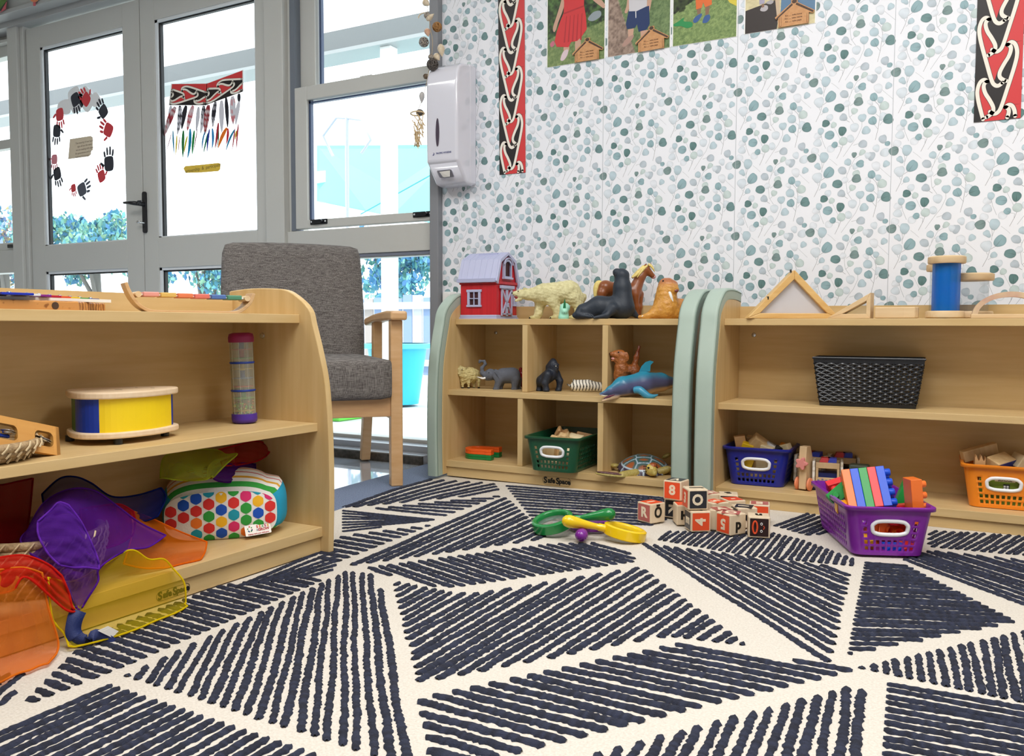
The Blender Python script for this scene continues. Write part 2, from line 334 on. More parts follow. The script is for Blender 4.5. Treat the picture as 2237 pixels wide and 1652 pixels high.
# header, cream wall over the doors, jambs
struct(bx('wall_back_left', mat('cream_paint', 'e6dfcb', .6), -6.4, -2.14, 3.2, 3.34, 2.47, 2.86))
h = MB(); h.box(-6.3, -2.14, 3.07, 3.2, 2.385, 2.41); h.box(-6.3, -2.14, 3.085, 3.34, 2.40, 2.47); h.box(-6.3, -2.14, 3.15, 3.34, 2.352, 2.39); struct(h.put('trim_1', mat('header_grey', 'a9aaa9', .4), bev=.003))
struct(bx('trim_2', jambm, -2.184, -2.139, 3.165, 3.34, -.01, 2.39, bev=.004)); struct(bx('trim_3', alu, -3.17, -3.05, 3.18, 3.34, -.01, 2.36, bev=.003))
j = MB(); j.box(-5.255, -5.16, 3.165, 3.34, -.01, 2.36); j.box(-5.158, -5.125, 3.185, 3.34, -.01, 2.36); struct(j.put('trim_4', alu, bev=.004))
s = MB(); s.box(-3.05, -2.14, 3.05, 3.2, -.018, .022); s.box(-3.05, -2.14, 3.12, 3.34, .0, .05); struct(s.put('trim_5', mat('aluminium_sill', 'b9bfc8', .25, metal=.4), bev=.003))
struct(bx('baseboard_left', mat('sill_edge', '5c564f', .7, '38342f', ns=60), -3.05, -2.14, 3.04, 3.052, -.018, .018))
s = MB(); s.box(-6.3, -3.05, 3.05, 3.34, -.018, .03); struct(s.put('trim_6', _M['aluminium_sill'], bev=.003))
def leaf_frame(mb, x0, x1, z0, z1, holes, y0=3.2, y1=3.25):
    """flat frame x0..x1, z0..z1 with stacked rectangular holes (x0,x1,z0,z1), bottom first"""
    hx0, hx1 = min(h_[0] for h_ in holes), max(h_[1] for h_ in holes)
    mb.box(x0, hx0, y0, y1, z0, z1); mb.box(hx1, x1, y0, y1, z0, z1); z = z0
    for h_ in holes: mb.box(hx0, hx1, y0, y1, z, h_[2]); z = h_[3]
    mb.box(hx0, hx1, y0, y1, z, z1)
def bead(mb, m2, h_, y=3.2):
    x0, x1, z0, z1 = h_
    for a in ((x0, x0 + .018, z0, z1), (x1 - .008, x1, z0, z1), (x0, x1, z1 - .014, z1), (x0, x1, z0, z0 + .006)): mb.box(a[0], a[1], y + .006, y + .02, a[2], a[3])
    for a in ((x0 + .018, x0 + .03, z0, z1), (x0 + .018, x1, z1 - .022, z1 - .014)): m2.box(a[0], a[1], y + .016, y + .035, a[2], a[3])
def door(name, x0, x1, holes):
    r = sroot(name); f = MB(); leaf_frame(f, x0, x1, .03, 2.335, holes); f.put('door_frame', alu, r, bev=.002)
    b, g = MB(), MB()
    for h_ in holes: bead(b, g, h_)
    b.put('glazing_bead', lite, r); g.put('gasket', gask, r)
    for h_ in holes: bx('pane', glass, h_[0], h_[1], 3.232, 3.238, h_[2], h_[3], r)
    return r
d1 = door('door_1', -5.118, -4.105, [(-4.99, -4.243, .13, .895), (-4.99, -4.243, 1.05, 2.212)])
d2 = door('door_2', -4.099, -3.17, [(-3.985, -3.249, .13, .89), (-3.985, -3.249, 1.053, 2.205)])
gp = MB(); gp.box(-4.105, -4.099, 3.22, 3.24, .03, 2.335); gp.put('gap_seal', gask, d2); gp = MB(); gp.box(-5.126, -5.118, 3.21, 3.24, .03, 2.335); gp.put('gap_seal', gask, d1)
hd = MB(); hd.prism([(-4.083 + x, 3.2, 1.193 + z) for x, z in rrect(-.015, .015, -.112, .112, .012)], (0, -.012, 0)); hd.put('handle_plate', black, d2, bev=.003)
hd = MB(); hd.tube([(-4.083, 3.19, 1.235), (-4.083, 3.15, 1.235), (-4.09, 3.135, 1.236), (-4.125, 3.13, 1.24), (-4.17, 3.13, 1.243)], [.011, .011, .012, .010, .006], 10); hd.tube([(-4.083, 3.15, 1.236), (-4.055, 3.135, 1.242), (-4.03, 3.135, 1.243)], [.009, .008, .004], 10); hd.put('door_handle', black, d2, smooth=60)
hd = MB(); hd.tube([(-4.083, 3.19, 1.135), (-4.09, 3.165, 1.135)], .006, 8); hd.ball((-4.098, 3.16, 1.14), (.014, .004, .009)); hd.put('snib', mat('chrome', 'd8dadd', .15, metal=1), d2, smooth=60)
# sash window beside the wallpapered wall
w = sroot('window_1'); f = MB(); f.box(-3.05, -2.184, 3.2, 3.30, .915, 1.037); f.box(-3.05, -3.0, 3.215, 3.30, 1.037, 2.36); f.box(-3.0, -2.905, 3.25, 3.31, 1.72, 2.36); f.box(-3.0, -2.184, 3.25, 3.31, 2.28, 2.36); f.put('window_frame', alu, w, bev=.003)
f = MB(); leaf_frame(f, -2.998, -2.15, 1.048, 1.722, [(-2.922, -2.19, 1.088, 1.658)], 3.205, 3.245); f.put('sash', alu, w, bev=.003)
f = MB(); f.box(-3.03, -2.999, 3.21, 3.26, 1.04, 2.36); f.put('sash_channel', darkg, w)
f = MB(); bead(MB(), f, (-2.94, -2.19, 1.088, 1.665), 3.205); bead(MB(), f, (-2.91, -2.19, 1.725, 2.28), 3.25); f.put('gasket', mat('blue_grey_seal', '3c4c6a', .3), w)
bx('pane', glass, -2.922, -2.19, 3.225, 3.229, 1.088, 1.658, w); bx('pane', glass, -2.905, -2.19, 3.275, 3.279, 1.722, 2.28, w)
bx('pane', glass, -3.0, -2.19, 3.25, 3.256, .05, .915, w); f = MB(); f.box(-3.05, -2.184, 3.2, 3.27, .022, .066); f.box(-3.05, -2.95, 3.2, 3.27, .066, .915); f.box(-3.05, -2.184, 3.212, 3.27, .895, .916); f.put('lower_frame', alu, w, bev=.003)
f = MB(); f.box(-3.0, -2.19, 3.206, 3.215, .900, .914); f.put('shadow_bead', mat('grey_bead', '777c8a', .4), w)
f = MB(); f.box(-2.62, -2.55, 3.232, 3.245, 1.722, 1.735); f.put('sash_latch', alu, w, bev=.002)
for hx in (-2.85, -2.246):
    f = MB(); f.prism([(hx + x, 3.205, 1.0755 + z) for x, z in rrect(-.053, .053, -.0125, .0125, .003)], (0, -.004, 0)); f.prism([(hx - .032, 3.201, 1.068), (hx + .02, 3.201, 1.068), (hx + .034, 3.201, 1.076), (hx + .02, 3.201, 1.086), (hx - .032, 3.201, 1.086)], (0, -.012, 0)); q = f.put('sash_pull', black, w, bev=.0015)
    f = MB()
    for dx in (-.044, .042): f.lathe([(.0045, 0), (.004, .002)], 10, (hx + dx, 3.201, 1.077), Matrix.Rotation(pi / 2, 3, 'X'))
    f.put('screw', lite, q)
# window at the far left
w = sroot('window_2'); f = MB(); f.box(-6.3, -5.255, 3.2, 3.30, .90, 1.04); f.box(-6.3, -5.255, 3.205, 3.25, 1.66, 1.715); f.box(-6.3, -5.255, 3.205, 3.25, 1.04, 1.085); f.box(-6.3, -5.255, 3.25, 3.31, 2.235, 2.36); f.box(-6.3, -5.255, 3.2, 3.27, .02, .12); f.box(-6.3, -5.255, 3.21, 3.25, 2.30, 2.32); f.put('window_frame', alu, w, bev=.003)
for z0, z1 in ((.1, .9), (1.085, 1.66), (1.715, 2.235)): bx('pane', glass, -6.3, -5.255, 3.24, 3.244, z0, z1, w)
f = MB(); f.box(-5.36, -5.285, 3.192, 3.205, 1.052, 1.074); f.put('sash_pull', black, w, bev=.003)
# ---------------------------------------------------------------- outside
gm = mat('pale_concrete', 'd9dcd8', .8, 'c6ccc9', ns=3); struct(bx('ground', gm, -30, 12, 3.34, 40, -.3, -.06))
f = MB(); f.box(-14, 1.5, 4.95, 5.15, 2.56, 2.70); f.box(-14, 1.5, 4.93, 5.17, 2.535, 2.56, 1); tag(f.put('verandah_beam', [mat('beam_grey', '6b7072', .6), mat('beam_flange', '9ba1a3', .5)]), 'long grey steel verandah beam outside above the glass doors', 'beam')
f = MB(); px0, px1 = at(838, 650, y=5).x, at(860, 650, y=5).x; f.box(px0, px1, 4.97, 4.97 + (px1 - px0), -.06, 2.535); tag(f.put('verandah_post', mat('post_white', 'f4f6f6', .5), bev=.004), 'white square verandah post outside behind the grey armchair', 'post')
def foliage(name, label, cat, c, rx, ry, rz, n, col, size, seed, trunk=None, cols=None):
    r = random.Random(seed); t = thing(name, label, cat, (c[0], c[1], -.06)); mb = MB(); cl = cols or [col]
    cen = [(r.uniform(-1, 1) * rx * .75, r.uniform(-1, 1) * ry * .7, r.uniform(-.8, .9) * rz * .8, r.uniform(.25, .5)) for _ in range(16)]
    for i in range(n):
        a = r.choice(cen); d = Vector((r.gauss(0, 1), r.gauss(0, 1), r.gauss(0, 1))).normalized() * (r.random() ** .4) * a[3]
        p = Vector((a[0] + d.x * rx, a[1] + d.y * ry, c[2] + .06 + a[2] + d.z * rz)); e = Euler((r.uniform(0, 6), r.uniform(0, 6), r.uniform(0, 6))).to_matrix(); s_ = size * r.uniform(.5, 1.3)
        mb.add([p + e @ Vector(q) * s_ for q in ((-.5, 0, 0), (-.1, .28, .05), (.5, 0, 0), (-.1, -.28, .05))], [(0, 1, 2, 3)], 0, r.choice(cl))
    mb.put('foliage', mat('outdoor_leaf', rough=.6, vcol=True), t)
    q = MB(); q.tube([(0, 0, 0), (.06, 0, c[2] * .5), (0, .05, c[2] + .2)], [.1, .07, .03], 8)
    for k in range(4): q.tube([(.05, 0, c[2] * .55), (cen[k][0] * .7, cen[k][1] * .7, c[2] + cen[k][2] * .6)], [.04, .012], 6)
    q.put('trunk', mat('bark', '6d6a66', .9), t, smooth=60); return t
cB = ['4f96ad', '6fb4bd', '5a8fc0', '86c2b4', '3f7fa6']; cG = ['8fbfa0', '7fb2a0', '6aa9b0', 'a6c8a4']; cY = ['c9b889', 'b9a0a4', '8fa0c0', 'd8c58a', '7f97c4']
def tree_at(name, label, cat, px, py, y, *a, **k): p = at(px, py, y=y); return foliage(name, label, cat, (p.x, y, p.z), *a, **k)
tree_at('garden_tree', 'pale green tree outside behind the left door pane', 'tree', 205, 545, 8.6, .85, .6, .62, 2600, None, .12, 1, cols=cG + cB)
tree_at('garden_tree', 'bluish tree outside low behind the right door pane', 'tree', 440, 590, 8.4, .75, .6, .55, 1900, None, .10, 2, cols=cB + cG[:2])
tree_at('garden_tree', 'tall bluish garden tree behind the chair back, beyond the fence', 'tree', 860, 590, 10.6, .95, .6, .62, 2400, None, .12, 3, cols=cB + ['6fae9f'])
tree_at('flowering_shrub', 'yellowish flowering shrub outside the far left window', 'shrub', 5, 560, 7.4, .55, .5, .75, 2600, None, .10, 4, cols=cY + cB)
ft = thing('paling_fence', 'weathered timber paling fence across the garden outside', 'fence', (-5.2, 9.3, -.06)); r = random.Random(5); f = MB()
for i in range(46):
    x = -4.2 + i * .16; f.box(x, x + .14, 0, .02, 0, 1.02 + r.uniform(-.03, .03), 0, r.choice(['9aa6b8', '7f93b4', 'b9bcc0', '8ea6c6', 'a59c98']))
f.put('palings', mat('fence_wood', rough=.8, vcol=True), ft); f = MB(); f.box(-4.2, 3.2, -.05, 0, .86, .95); f.box(-4.2, 3.2, -.05, 0, .12, .2); f.put('rail', mat('fence_rail', 'e6ebf0', .7), ft)
tb = thing('garden_tub', 'turquoise plastic tub outside seen beside the chair arm', 'tub', tuple(at(868, 815, y=5.6).xy) + (-.06,)); f = MB(); z1 = at(868, 752, y=5.6).z + .06; f.lathe([(.02, .01), (.17, .02), (.235, z1 - .03), (.26, z1 - .03), (.262, z1), (.235, z1), (.16, .05), (.02, .05)], 28); f.put('tub_body', mat('turquoise_plastic', '2bb7d6', .35), tb, smooth=40)
f = MB(); f.lathe([(.262, z1 - .035), (.285, z1 - .03), (.285, z1 + .005), (.25, z1 + .008)], 28, caps=False); f.put('rim', mat('turquoise_rim', '59cfd6', .35), tb, smooth=40)
p = at(752, 915, y=4.6); f = MB(); f.box(-.1, .08, -.15, .15, 0, .13); tag(f.put('garden_bin', mat('lime_plastic', '6fd84a', .4), loc=(p.x, 4.6, -.06), bev=.02), 'lime green plastic bin outside under the chair seat', 'bin')
# shade cloth and climbing frame seen through the sash
P = [at(692, 318, y=7), at(1010, 316, y=6.8), at(1010, 500, y=6.5), at(858, 470, y=6.5), at(800, 462, y=6.6), at(692, 440, y=7)]; ss_ = thing('shade_sail', 'large aqua shade cloth outside behind the sash window', 'shade sail', (P[0].x, 7.0, -.06)); o_ = ss_.location.copy(); Pl = [p - o_ for p in P]
f = MB(); f.add(Pl, [(0, 1, 2, 3, 4, 5)]); f.add([p + Vector((0, .012, 0)) for p in Pl], [(5, 4, 3, 2, 1, 0)]); f.put('cloth', mat('aqua_cloth', '7fdfe0', .8), ss_)
MB().tube([at(788, 468, y=6.4) - o_, at(960, 372, y=6.3) - o_], .006, 6).put('guy_rope', mat('rope', '57a9b4', .8), ss_)
for p in (Pl[0], Pl[1]): MB().tube([Vector((p.x, p.y + .05, 0)), Vector((p.x, p.y + .05, p.z + .05))], .03, 10).put('support_post', mat('rail_white', 'fbfdfd', .5), ss_, smooth=60)
a, c = Pl[0] - Vector((0, .04, .33)), Pl[1] - Vector((0, .04, .18)); f = MB(); f.prism([a - Vector((0, 0, .06)), c - Vector((0, 0, .06)), c + Vector((0, 0, .055)), a + Vector((0, 0, .055))], (0, .05, 0)); f.put('cross_rail', _M['rail_white'], ss_)
ct = thing('climbing_frame', 'pale hexagonal climbing frame standing outside the sash window', 'climbing frame', tuple(at(760, 600, y=5.9).xy) + (-.06,)); o_ = ct.location; f = MB()
hx = [at(x, y, y=5.9) - o_ for x, y in ((728, 342), (706, 297), (735, 257), (760, 258), (790, 262), (810, 306), (790, 335))]; f.tube(hx, .012, 8); f.put('hexagon_bar', mat('frame_grey', 'b9bfd0', .5), ct, smooth=60)
f = MB(); f.tube([at(758, 258, y=5.9) - o_, at(758, 335, y=5.9) - o_, (at(757, 335, y=5.9) - o_) * Vector((1, 1, 0))], .017, 8) if 0 else f.tube([at(758, 258, y=5.9) - o_, at(758, 335, y=5.9) - o_, Vector(((at(758, 335, y=5.9) - o_).x, 0, 0))], .017, 8); f.put('centre_pole', _M['frame_grey'], ct, smooth=60)
# ---------------------------------------------------------------- rugs
def fl(x, y): p = at(x, y, z=0); return Vector((p.x, p.y))
mt = MB(); e0, e1 = fl(745, 1058), fl(938, 1006); d = (e1 - e0).normalized(); a = e0 - d * 2.4; b = e1 + d * .02
q0, q1 = fl(747, 1111), fl(938, 1045); qd = (q1 - q0).normalized(); P = [a, b, q1 + qd * (b.y - q1.y) / qd.y - Vector((.002, 0)), q0 - qd * 1.88 - Vector((.002, 0))]; mt.prism([(p.x, p.y, -.0178) for p in P], (0, 0, .006))
tag(mt.put('woven_mat', mat('blue_grey_weave', '54627c', .9, '7f8ca6', sc=(1, 2.2, 1), ns=260, det=2, contrast=.12, bump=.5, bs=300)), 'blue-grey woven border mat on the floor under the chair leg', 'mat')
RUG = [fl(747, 1111), fl(938, 1045)]; d = (RUG[1] - RUG[0]).normalized(); n_ = Vector((d.y, -d.x)); r0 = RUG[0] - d * 1.9; W_ = 3.2; top = RUG[1] + d * .16
rug = MB(); nn = Vector((n_.x, n_.y))
def dip(x, y): return -.009 * max(0, min(1, (y - 2.45) / .3)) * max(0, min(1, (-1.1 - x) / .6))
def rp(u, v): q = r0 + (top - r0) * v + nn * W_ * u; return (q.x, q.y, dip(q.x, q.y))
rug.grid(rp, 300, 270, 0, 'dccfbb'); c4 = [Vector(rp(*q)) for q in ((0, 0), (1, 0), (1, 1), (0, 1))]
for i in range(4): p, q = c4[i], c4[(i + 1) % 4]; rug.add([p, q, q - Vector((0, 0, .0172)), p - Vector((0, 0, .0172))], [(0, 1, 2, 3)], 0, 'cfc3b0')
# (region outline, first stripe, last stripe, number of stripes) in photo pixels on the floor
REG = [
 ('274,1479 759,1249 825,1258 880,1560 900,1690 800,1648', '296,1458 276,1484', '826,1262 884,1650', 23),
 ('36,1553 200,1390 480,1280 690,1258 704,1270 280,1455', '10,1530 58,1552', '655,1262 720,1275', 30),
 ('505,1285 700,1205 747,1203 731,1243 700,1258', '510,1287 690,1212', '640,1270 735,1243', 6),
 ('747,1109 939,1043 1076,1051 1099,1077 762,1110', '747,1111 939,1044', '960,1096 1100,1064', 8),
 ('803,1113 1098,1083 955,1135', '810,1117 955,1136', '1040,1086 1098,1085', 9),
 ('747,1115 950,1137 747,1164', '747,1117 940,1136', '747,1162 945,1140', 8),
 ('690,1212 747,1172 948,1147 742,1228 705,1236', '700,1232 742,1240', '905,1146 952,1153', 13),
 ('762,1237 1106,1088 1163,1141 1195,1178 787,1234', '770,1236 1106,1089', '1140,1192 1188,1170', 12),
 ('788,1243 1200,1190 1300,1187 1365,1192 1392,1228 1005,1283 965,1285', '800,1240 975,1302', '1285,1186 1394,1216', 24),
 ('857,1270 990,1296 1050,1297 1400,1240 1635,1413 1449,1391 915,1494', '857,1282 885,1267', '1612,1418 1632,1404', 33),
 ('911,1528 1498,1404 1867,1467 1836,1474 1440,1569 1100,1655 948,1690', '935,1665 1010,1688', '1502,1402 1860,1468', 22),
 ('1867,1499 1884,1512 1873,1720 1150,1720 1280,1655 1440,1611', '1230,1700 1262,1660', '1871,1690 1881,1508', 17),
 ('1938,1490 2237,1545 2420,1578 2420,1760 1920,1740', '1938,1496 2237,1550', '1922,1725 2100,1757', 15),
 ('1873,1461 2237,1380 2420,1342 2420,1572 2237,1538', '1884,1459 1886,1471', '2355,1360 2395,1560', 21),
 ('1889,1229 1966,1229 2220,1359 1851,1431', '1889,1231 1975,1237', '1851,1429 1960,1430', 25),
 ('1393,1187 1860,1243 1811,1456 1805,1458', '1390,1190 1780,1450', '1795,1236 1862,1262', 16),
 ('1432,1180 1445,1162 1680,1163 1750,1180 1866,1222 1863,1238 1650,1218', '1436,1183 1470,1160', '1856,1240 1866,1216', 29),
 ('1104,1058 1300,1072 1490,1090 1640,1105 1480,1128 1420,1150 1300,1150 1163,1138', '1104,1059 1490,1093', '1160,1150 1420,1160', 14),
 ('1690,1112 1800,1128 1830,1168 1760,1170 1690,1150', '1690,1152 1800,1110', '1780,1172 1835,1150', 7),
 ('2030,1160 2237,1172 2420,1185 2420,1222 2237,1215 2030,1196', '2000,1175 2060,1145', '2400,1222 2460,1180', 24),
 ('1962,1226 2030,1204 2237,1225 2420,1242 2420,1440 2237,1347', '1962,1218 2420,1390', '2200,1208 2440,1270', 14),
 ('-300,1580 -300,1500 72,1470 0,1543', '-120,1570 -10,1480', '-5,1545 72,1474', 4),
 ('-200,1690 0,1592 226,1493 700,1652 690,1760 -200,1760', '-60,1615 226,1491', '520,1760 690,1646', 22),
]
def clip(P, o, d):
    """the stretches of the line o + t d that lie inside polygon P"""
    T = []; n = len(P)
    for i in range(n):
        a, b = P[i], P[(i + 1) % n]; e = b - a; den = d.x * e.y - d.y * e.x
        if abs(den) < 1e-9: continue
        w = a - o; t = (w.x * e.y - w.y * e.x) / den; u = (w.x * d.y - w.y * d.x) / den
        if 0 <= u < 1: T.append(t)
    T.sort(); return list(zip(T[0::2], T[1::2]))
rr = random.Random(3); V, F, K = [], [], []; navy = [np.array(lin(c)) for c in ('1f2436', '272c40', '1a1d2c')]
for poly, g0, g1, n in REG:
    pp = lambda s_: [fl(*map(float, q.split(','))) for q in s_.split()]
    P = pp(poly); A, B = pp(g0), pp(g1); m0, m1 = (A[0] + A[1]) / 2, (B[0] + B[1]) / 2; d0, d1 = (A[1] - A[0]).normalized(), (B[1] - B[0]).normalized()
    sp = abs((m1 - m0).x * d0.y - (m1 - m0).y * d0.x) / max(1, n - 1); sp = min(max(sp, .012), .034)
    for i in range(n):
        t = (i + rr.uniform(-.07, .07)) / (n - 1); o = m0 + (m1 - m0) * t; d = (d0 + (d1 - d0) * t).normalized(); nr = Vector((-d.y, d.x))
        for ta, tb in clip(P, o, d):
            L_ = tb - ta; k = max(2, int(L_ / .005))
            if L_ < .008: continue
            ph = rr.uniform(0, 6); hw0 = sp * rr.uniform(.29, .355); b = len(V); wob = 0
            for q in range(k + 1):
                s_ = q / k; e_ = min(1, min(s_, 1 - s_) * k / 1.3 + .35); wob = wob * .85 + rr.uniform(-1, 1) * .0006; c = o + d * (ta + L_ * s_) + nr * (math.sin(ph + s_ * L_ * 14) * .0016 + wob)
                hw = hw0 * e_ * rr.uniform(.70, 1.32); hl = hw0 * e_ * rr.uniform(.70, 1.32); tint = navy[rr.randrange(3)] * rr.uniform(.9, 1.12)
                for w_, z in ((-hl, .0004), (-hl * .7, .0034), (0, .0048), (hw * .7, .0034), (hw, .0004)): x = c + nr * w_; V.append((x.x, x.y, z * (.75 + .25 * e_) + rr.uniform(-.0005, .0005) + dip(x.x, x.y))); K.append((float(tint[0]), float(tint[1]), float(tint[2]), 1))
            for q in range(k):
                for j in range(4): a_ = b + q * 5 + j; F.append((a_, a_ + 1, a_ + 6, a_ + 5))
rug.add(V, F, 1, K)
tag(rug.put('area_rug', [mat('cream_pile', 'c4bbae', .95, 'dcd5ca', ns=240, det=2, contrast=.3, bump=1.0, bs=170), mat('navy_tuft', rough=.95, vcol=True, bump=.9, bs=420)], smooth=180), 'cream rug with navy striped triangles covering the playroom floor', 'rug')
# ---------------------------------------------------------------- shelf units
def lam(n, sc): return mat(n, 'c6a670', .42, 'd6ba88', sc=sc, ns=3.2, det=4, contrast=.28, spec=.35)
lamx = lam('birch_laminate_along', (1.2, 14, 14)); lamz = lam('birch_laminate_up', (14, 14, 1.0)); lamy = lam('birch_laminate_deep', (14, 1.2, 14))
edge = mat('birch_edge', 'c9a873', .42, 'd8bc8a', sc=(2, 20, 20), ns=3, contrast=.3); pad = mat('sage_vinyl', 'a3b5a9', .5, 'adbdb2', ns=8, contrast=.3, spec=.35, bump=.12, bs=900)
seam = mat('sage_seam', '6f8478', .6); steel = mat('steel', 'c9ccd0', .25, metal=1); ink = mat('black_ink', '15130f', .5)
PROF = [(.345, 0), (.35, .17), (.347, .32), (.338, .43), (.32, .51), (.30, .577), (.285, .62), (.236, .657), (.19, .671), (.09, .674), (.0, .667)]
def pfn(z):
    for (u0, z0), (u1, z1) in zip(PROF, PROF[1:]):
        if z0 <= z <= z1: return u0 + (u1 - u0) * (z - z0) / (z1 - z0)
    return .2
def shelf_unit(name, label, W, cells, pads, logo_at, deep=.30, lip=.655, loc=(0, 0, 0), rz=0, lsz=(.0575, .0155), bz=0, pz=0):
    """local x along the front, y = depth from the back (0) to the front (negative), z up; inner width W from x=0"""
    t = thing(name, label, 'shelf', loc, rz); d = deep; sc_ = d / .31; tk = .019
    MB().box(-.0, W, -.012, 0, .03, lip).put('back_panel', lamx, t)
    MB().box(0, W, -(d + .005), -.012, .03 + bz, .055 + bz).put('bottom_board', [lamx], t, bev=.0012)
    MB().box(0, W, -(d - .008), -.012, .309, .33).put('middle_board', lamx, t, bev=.0012)
    MB().box(0, W, -(d - .065), -.012, .583, .605).put('top_board', lamx, t, bev=.0012)
    pl = MB().box(0, W, -(d - .002), -(d - .02), pz, .0285 + bz).put('plinth', lamx, t, bev=.001)
    for i, x in enumerate((-tk, W)):
        P = [(x, -max(0, u - .01) * sc_, z) for u, z in spline2(PROF)]; MB().prism(P + [(x, 0, 0)], (tk, 0, 0)).put('side_panel', lamz, t, bev=.0025)
    for x in cells:
        MB().box(x, x + .0215, -(d - .045), -.012, .331, .582).put('divider', lamz, t, bev=.001); MB().box(x, x + .0215, -(d - .01), -.012, .0555, .3085).put('divider', lamz, t, bev=.001)
    for x0, x1 in pads:
        m, e = MB(), MB(); pr = spline2(PROF); n = len(pr); sec = rrect(0, 1, 0, 1, .18, 5); V = []; k = len(sec); out = []
        for i in range(n):
            a, b = pr[max(0, i - 1)], pr[min(n - 1, i + 1)]; tx, tz = b[0] - a[0], b[1] - a[1]; L_ = math.hypot(tx, tz); nu, nz = tz / L_, -tx / L_; nu, nz = (nu, nz) if nz >= -.01 or nu > 0 else (-nu, -nz); out.append((nu, nz))
            for sx_, sd in sec: q = -.012 + sd * .047; V.append((x0 + (x1 - x0) * sx_, -(pr[i][0] + nu * q) * sc_, pr[i][1] + nz * q))
        F = [(i * k + j, i * k + (j + 1) % k, (i + 1) * k + (j + 1) % k, (i + 1) * k + j) for i in range(n - 1) for j in range(k)] + [tuple(range(k))[::-1], tuple(range((n - 1) * k, n * k))]
        q = m.add(V, F).put('edge_pad', pad, t, smooth=50)
        for xx in (x0, x1): e.tube([(xx + (.0006 if xx == x1 else -.0006), -(pr[i][0] + out[i][0] * .027) * sc_, pr[i][1] + out[i][1] * .027) for i in range(n)], .0011, 5)
        e.put('seam', seam, q)
    for x, z, wh in ((.05, .55, 0),):
        MB().lathe([(.008, 0), (.007, .003), (.003, .004)], 14, (x, -.012, z), Matrix.Rotation(pi / 2, 3, 'X')).put('screw', steel, t, smooth=40)
    if logo_at is not None:
        hw, hh = lsz; m = MB(); T = frame3((logo_at, -(d - .002) - .0006, .0135 + bz * .4), (1, 0, 0), (0, 0, 1)); o_ = rrect(-hw, hw, -hh, hh, hh * .98, 6); i_ = rrect(-hw + .0008, hw - .0008, -hh + .0008, hh - .0008, hh * .93, 6); n = len(o_)
        m.add([T @ Vector((*p, 0)) for p in o_ + i_], [(i, (i + 1) % n, n + (i + 1) % n, n + i) for i in range(n)]); k = hw / .0575
        for chs, px, sz in (('S', -.0455, .031), ('afe', -.021, .0255), ('S', .0045, .031), ('pace', .0325, .0245)): text_to(m, chs, T @ Matrix.Translation((px * k, 0, 0)), sz * k, .0002, .0011 * k)
        m.put('logo', ink, pl)
    return t
def spline2(P): return [(p.x, p.y) for p in spline([(a, b, 0) for a, b in P], 4)]
shelf_unit('cubby_shelf', 'six-compartment birch cubby shelf with sage padded ends holding toy animals', .934, (.3095, .634), [(-.045, .0), (.934, .991)], .478, .305, .657, (-1.863, 3.12, .003), 0, pz=-.007)
shelf_unit('open_shelf', 'wide birch shelf with one sage padded end holding wooden toys and baskets', 1.55, (), [(-.055, .0)], None, .275, .649, (-.789, 3.06, .003), pz=-.003)
ls = shelf_unit('open_shelf', 'unpadded birch shelf in the left foreground with rounded end panel holding instruments and scarves', 1.45, (), [], .996, .315, .652, (-1.805, .222, .003), pi / 2, (.0425, .0105), .010)
# end panel of the left unit stands proud: front edge band
for o in list(ls.children):
    if o.name.startswith('side_panel'):
        pr = spline2([(u + .008, z) for u, z in PROF]); x = -.03 if o.location.x < 0 else 0
for x, z in ((1.4499, .55), (1.4499, .17)):
    MB().lathe([(.008, 0), (.007, .003), (.003, .004)], 14, (x, -.12, z), Matrix.Rotation(-pi / 2, 3, 'Y')).put('screw', steel, ls, smooth=40)
# ---------------------------------------------------------------- armchair
oak = mat('rubberwood', 'c99b68', .4, 'dbb487', sc=(3, 3, 14), ns=4, contrast=.3); tweed = bpy.data.materials.new('grey_tweed'); tweed.use_nodes = True
def _tw():
    N = tweed.node_tree.nodes; L = tweed.node_tree.links; b = N['Principled BSDF']; b.inputs['Roughness'].default_value = .95; b.inputs['Specular IOR Level'].default_value = .15; tc = N.new('ShaderNodeTexCoord'); mx = None; outs = []
    for sc in ((40, 40, 800), (800, 800, 40)):
        mp = N.new('ShaderNodeMapping'); mp.inputs['Scale'].default_value = sc; L.new(tc.outputs['Object'], mp.inputs[0]); no = N.new('ShaderNodeTexNoise'); no.inputs['Scale'].default_value = 1; no.inputs['Detail'].default_value = 2; L.new(mp.outputs[0], no.inputs[0]); outs.append(no.outputs[0])
    a = N.new('ShaderNodeMath'); a.operation = 'ADD'; L.new(outs[0], a.inputs[0]); L.new(outs[1], a.inputs[1]); rp = N.new('ShaderNodeValToRGB'); e = rp.color_ramp.elements; e[0].position = .42; e[1].position = .62; e[0].color = lin('504b49'); e[1].color = lin('928d89')
    h_ = N.new('ShaderNodeMath'); h_.operation = 'MULTIPLY'; h_.inputs[1].default_value = .5; L.new(a.outputs[0], h_.inputs[0]); L.new(h_.outputs[0], rp.inputs[0]); L.new(rp.outputs[0], b.inputs['Base Color'])
    bp = N.new('ShaderNodeBump'); bp.inputs['Strength'].default_value = .35; bp.inputs['Distance'].default_value = .001; L.new(a.outputs[0], bp.inputs['Height']); L.new(bp.outputs[0], b.inputs['Normal'])
_tw()
ch = thing('armchair', 'grey tweed armchair with light wooden arms standing before the window', 'chair', (-2.133, 2.35, -.0115), math.radians(48.7))
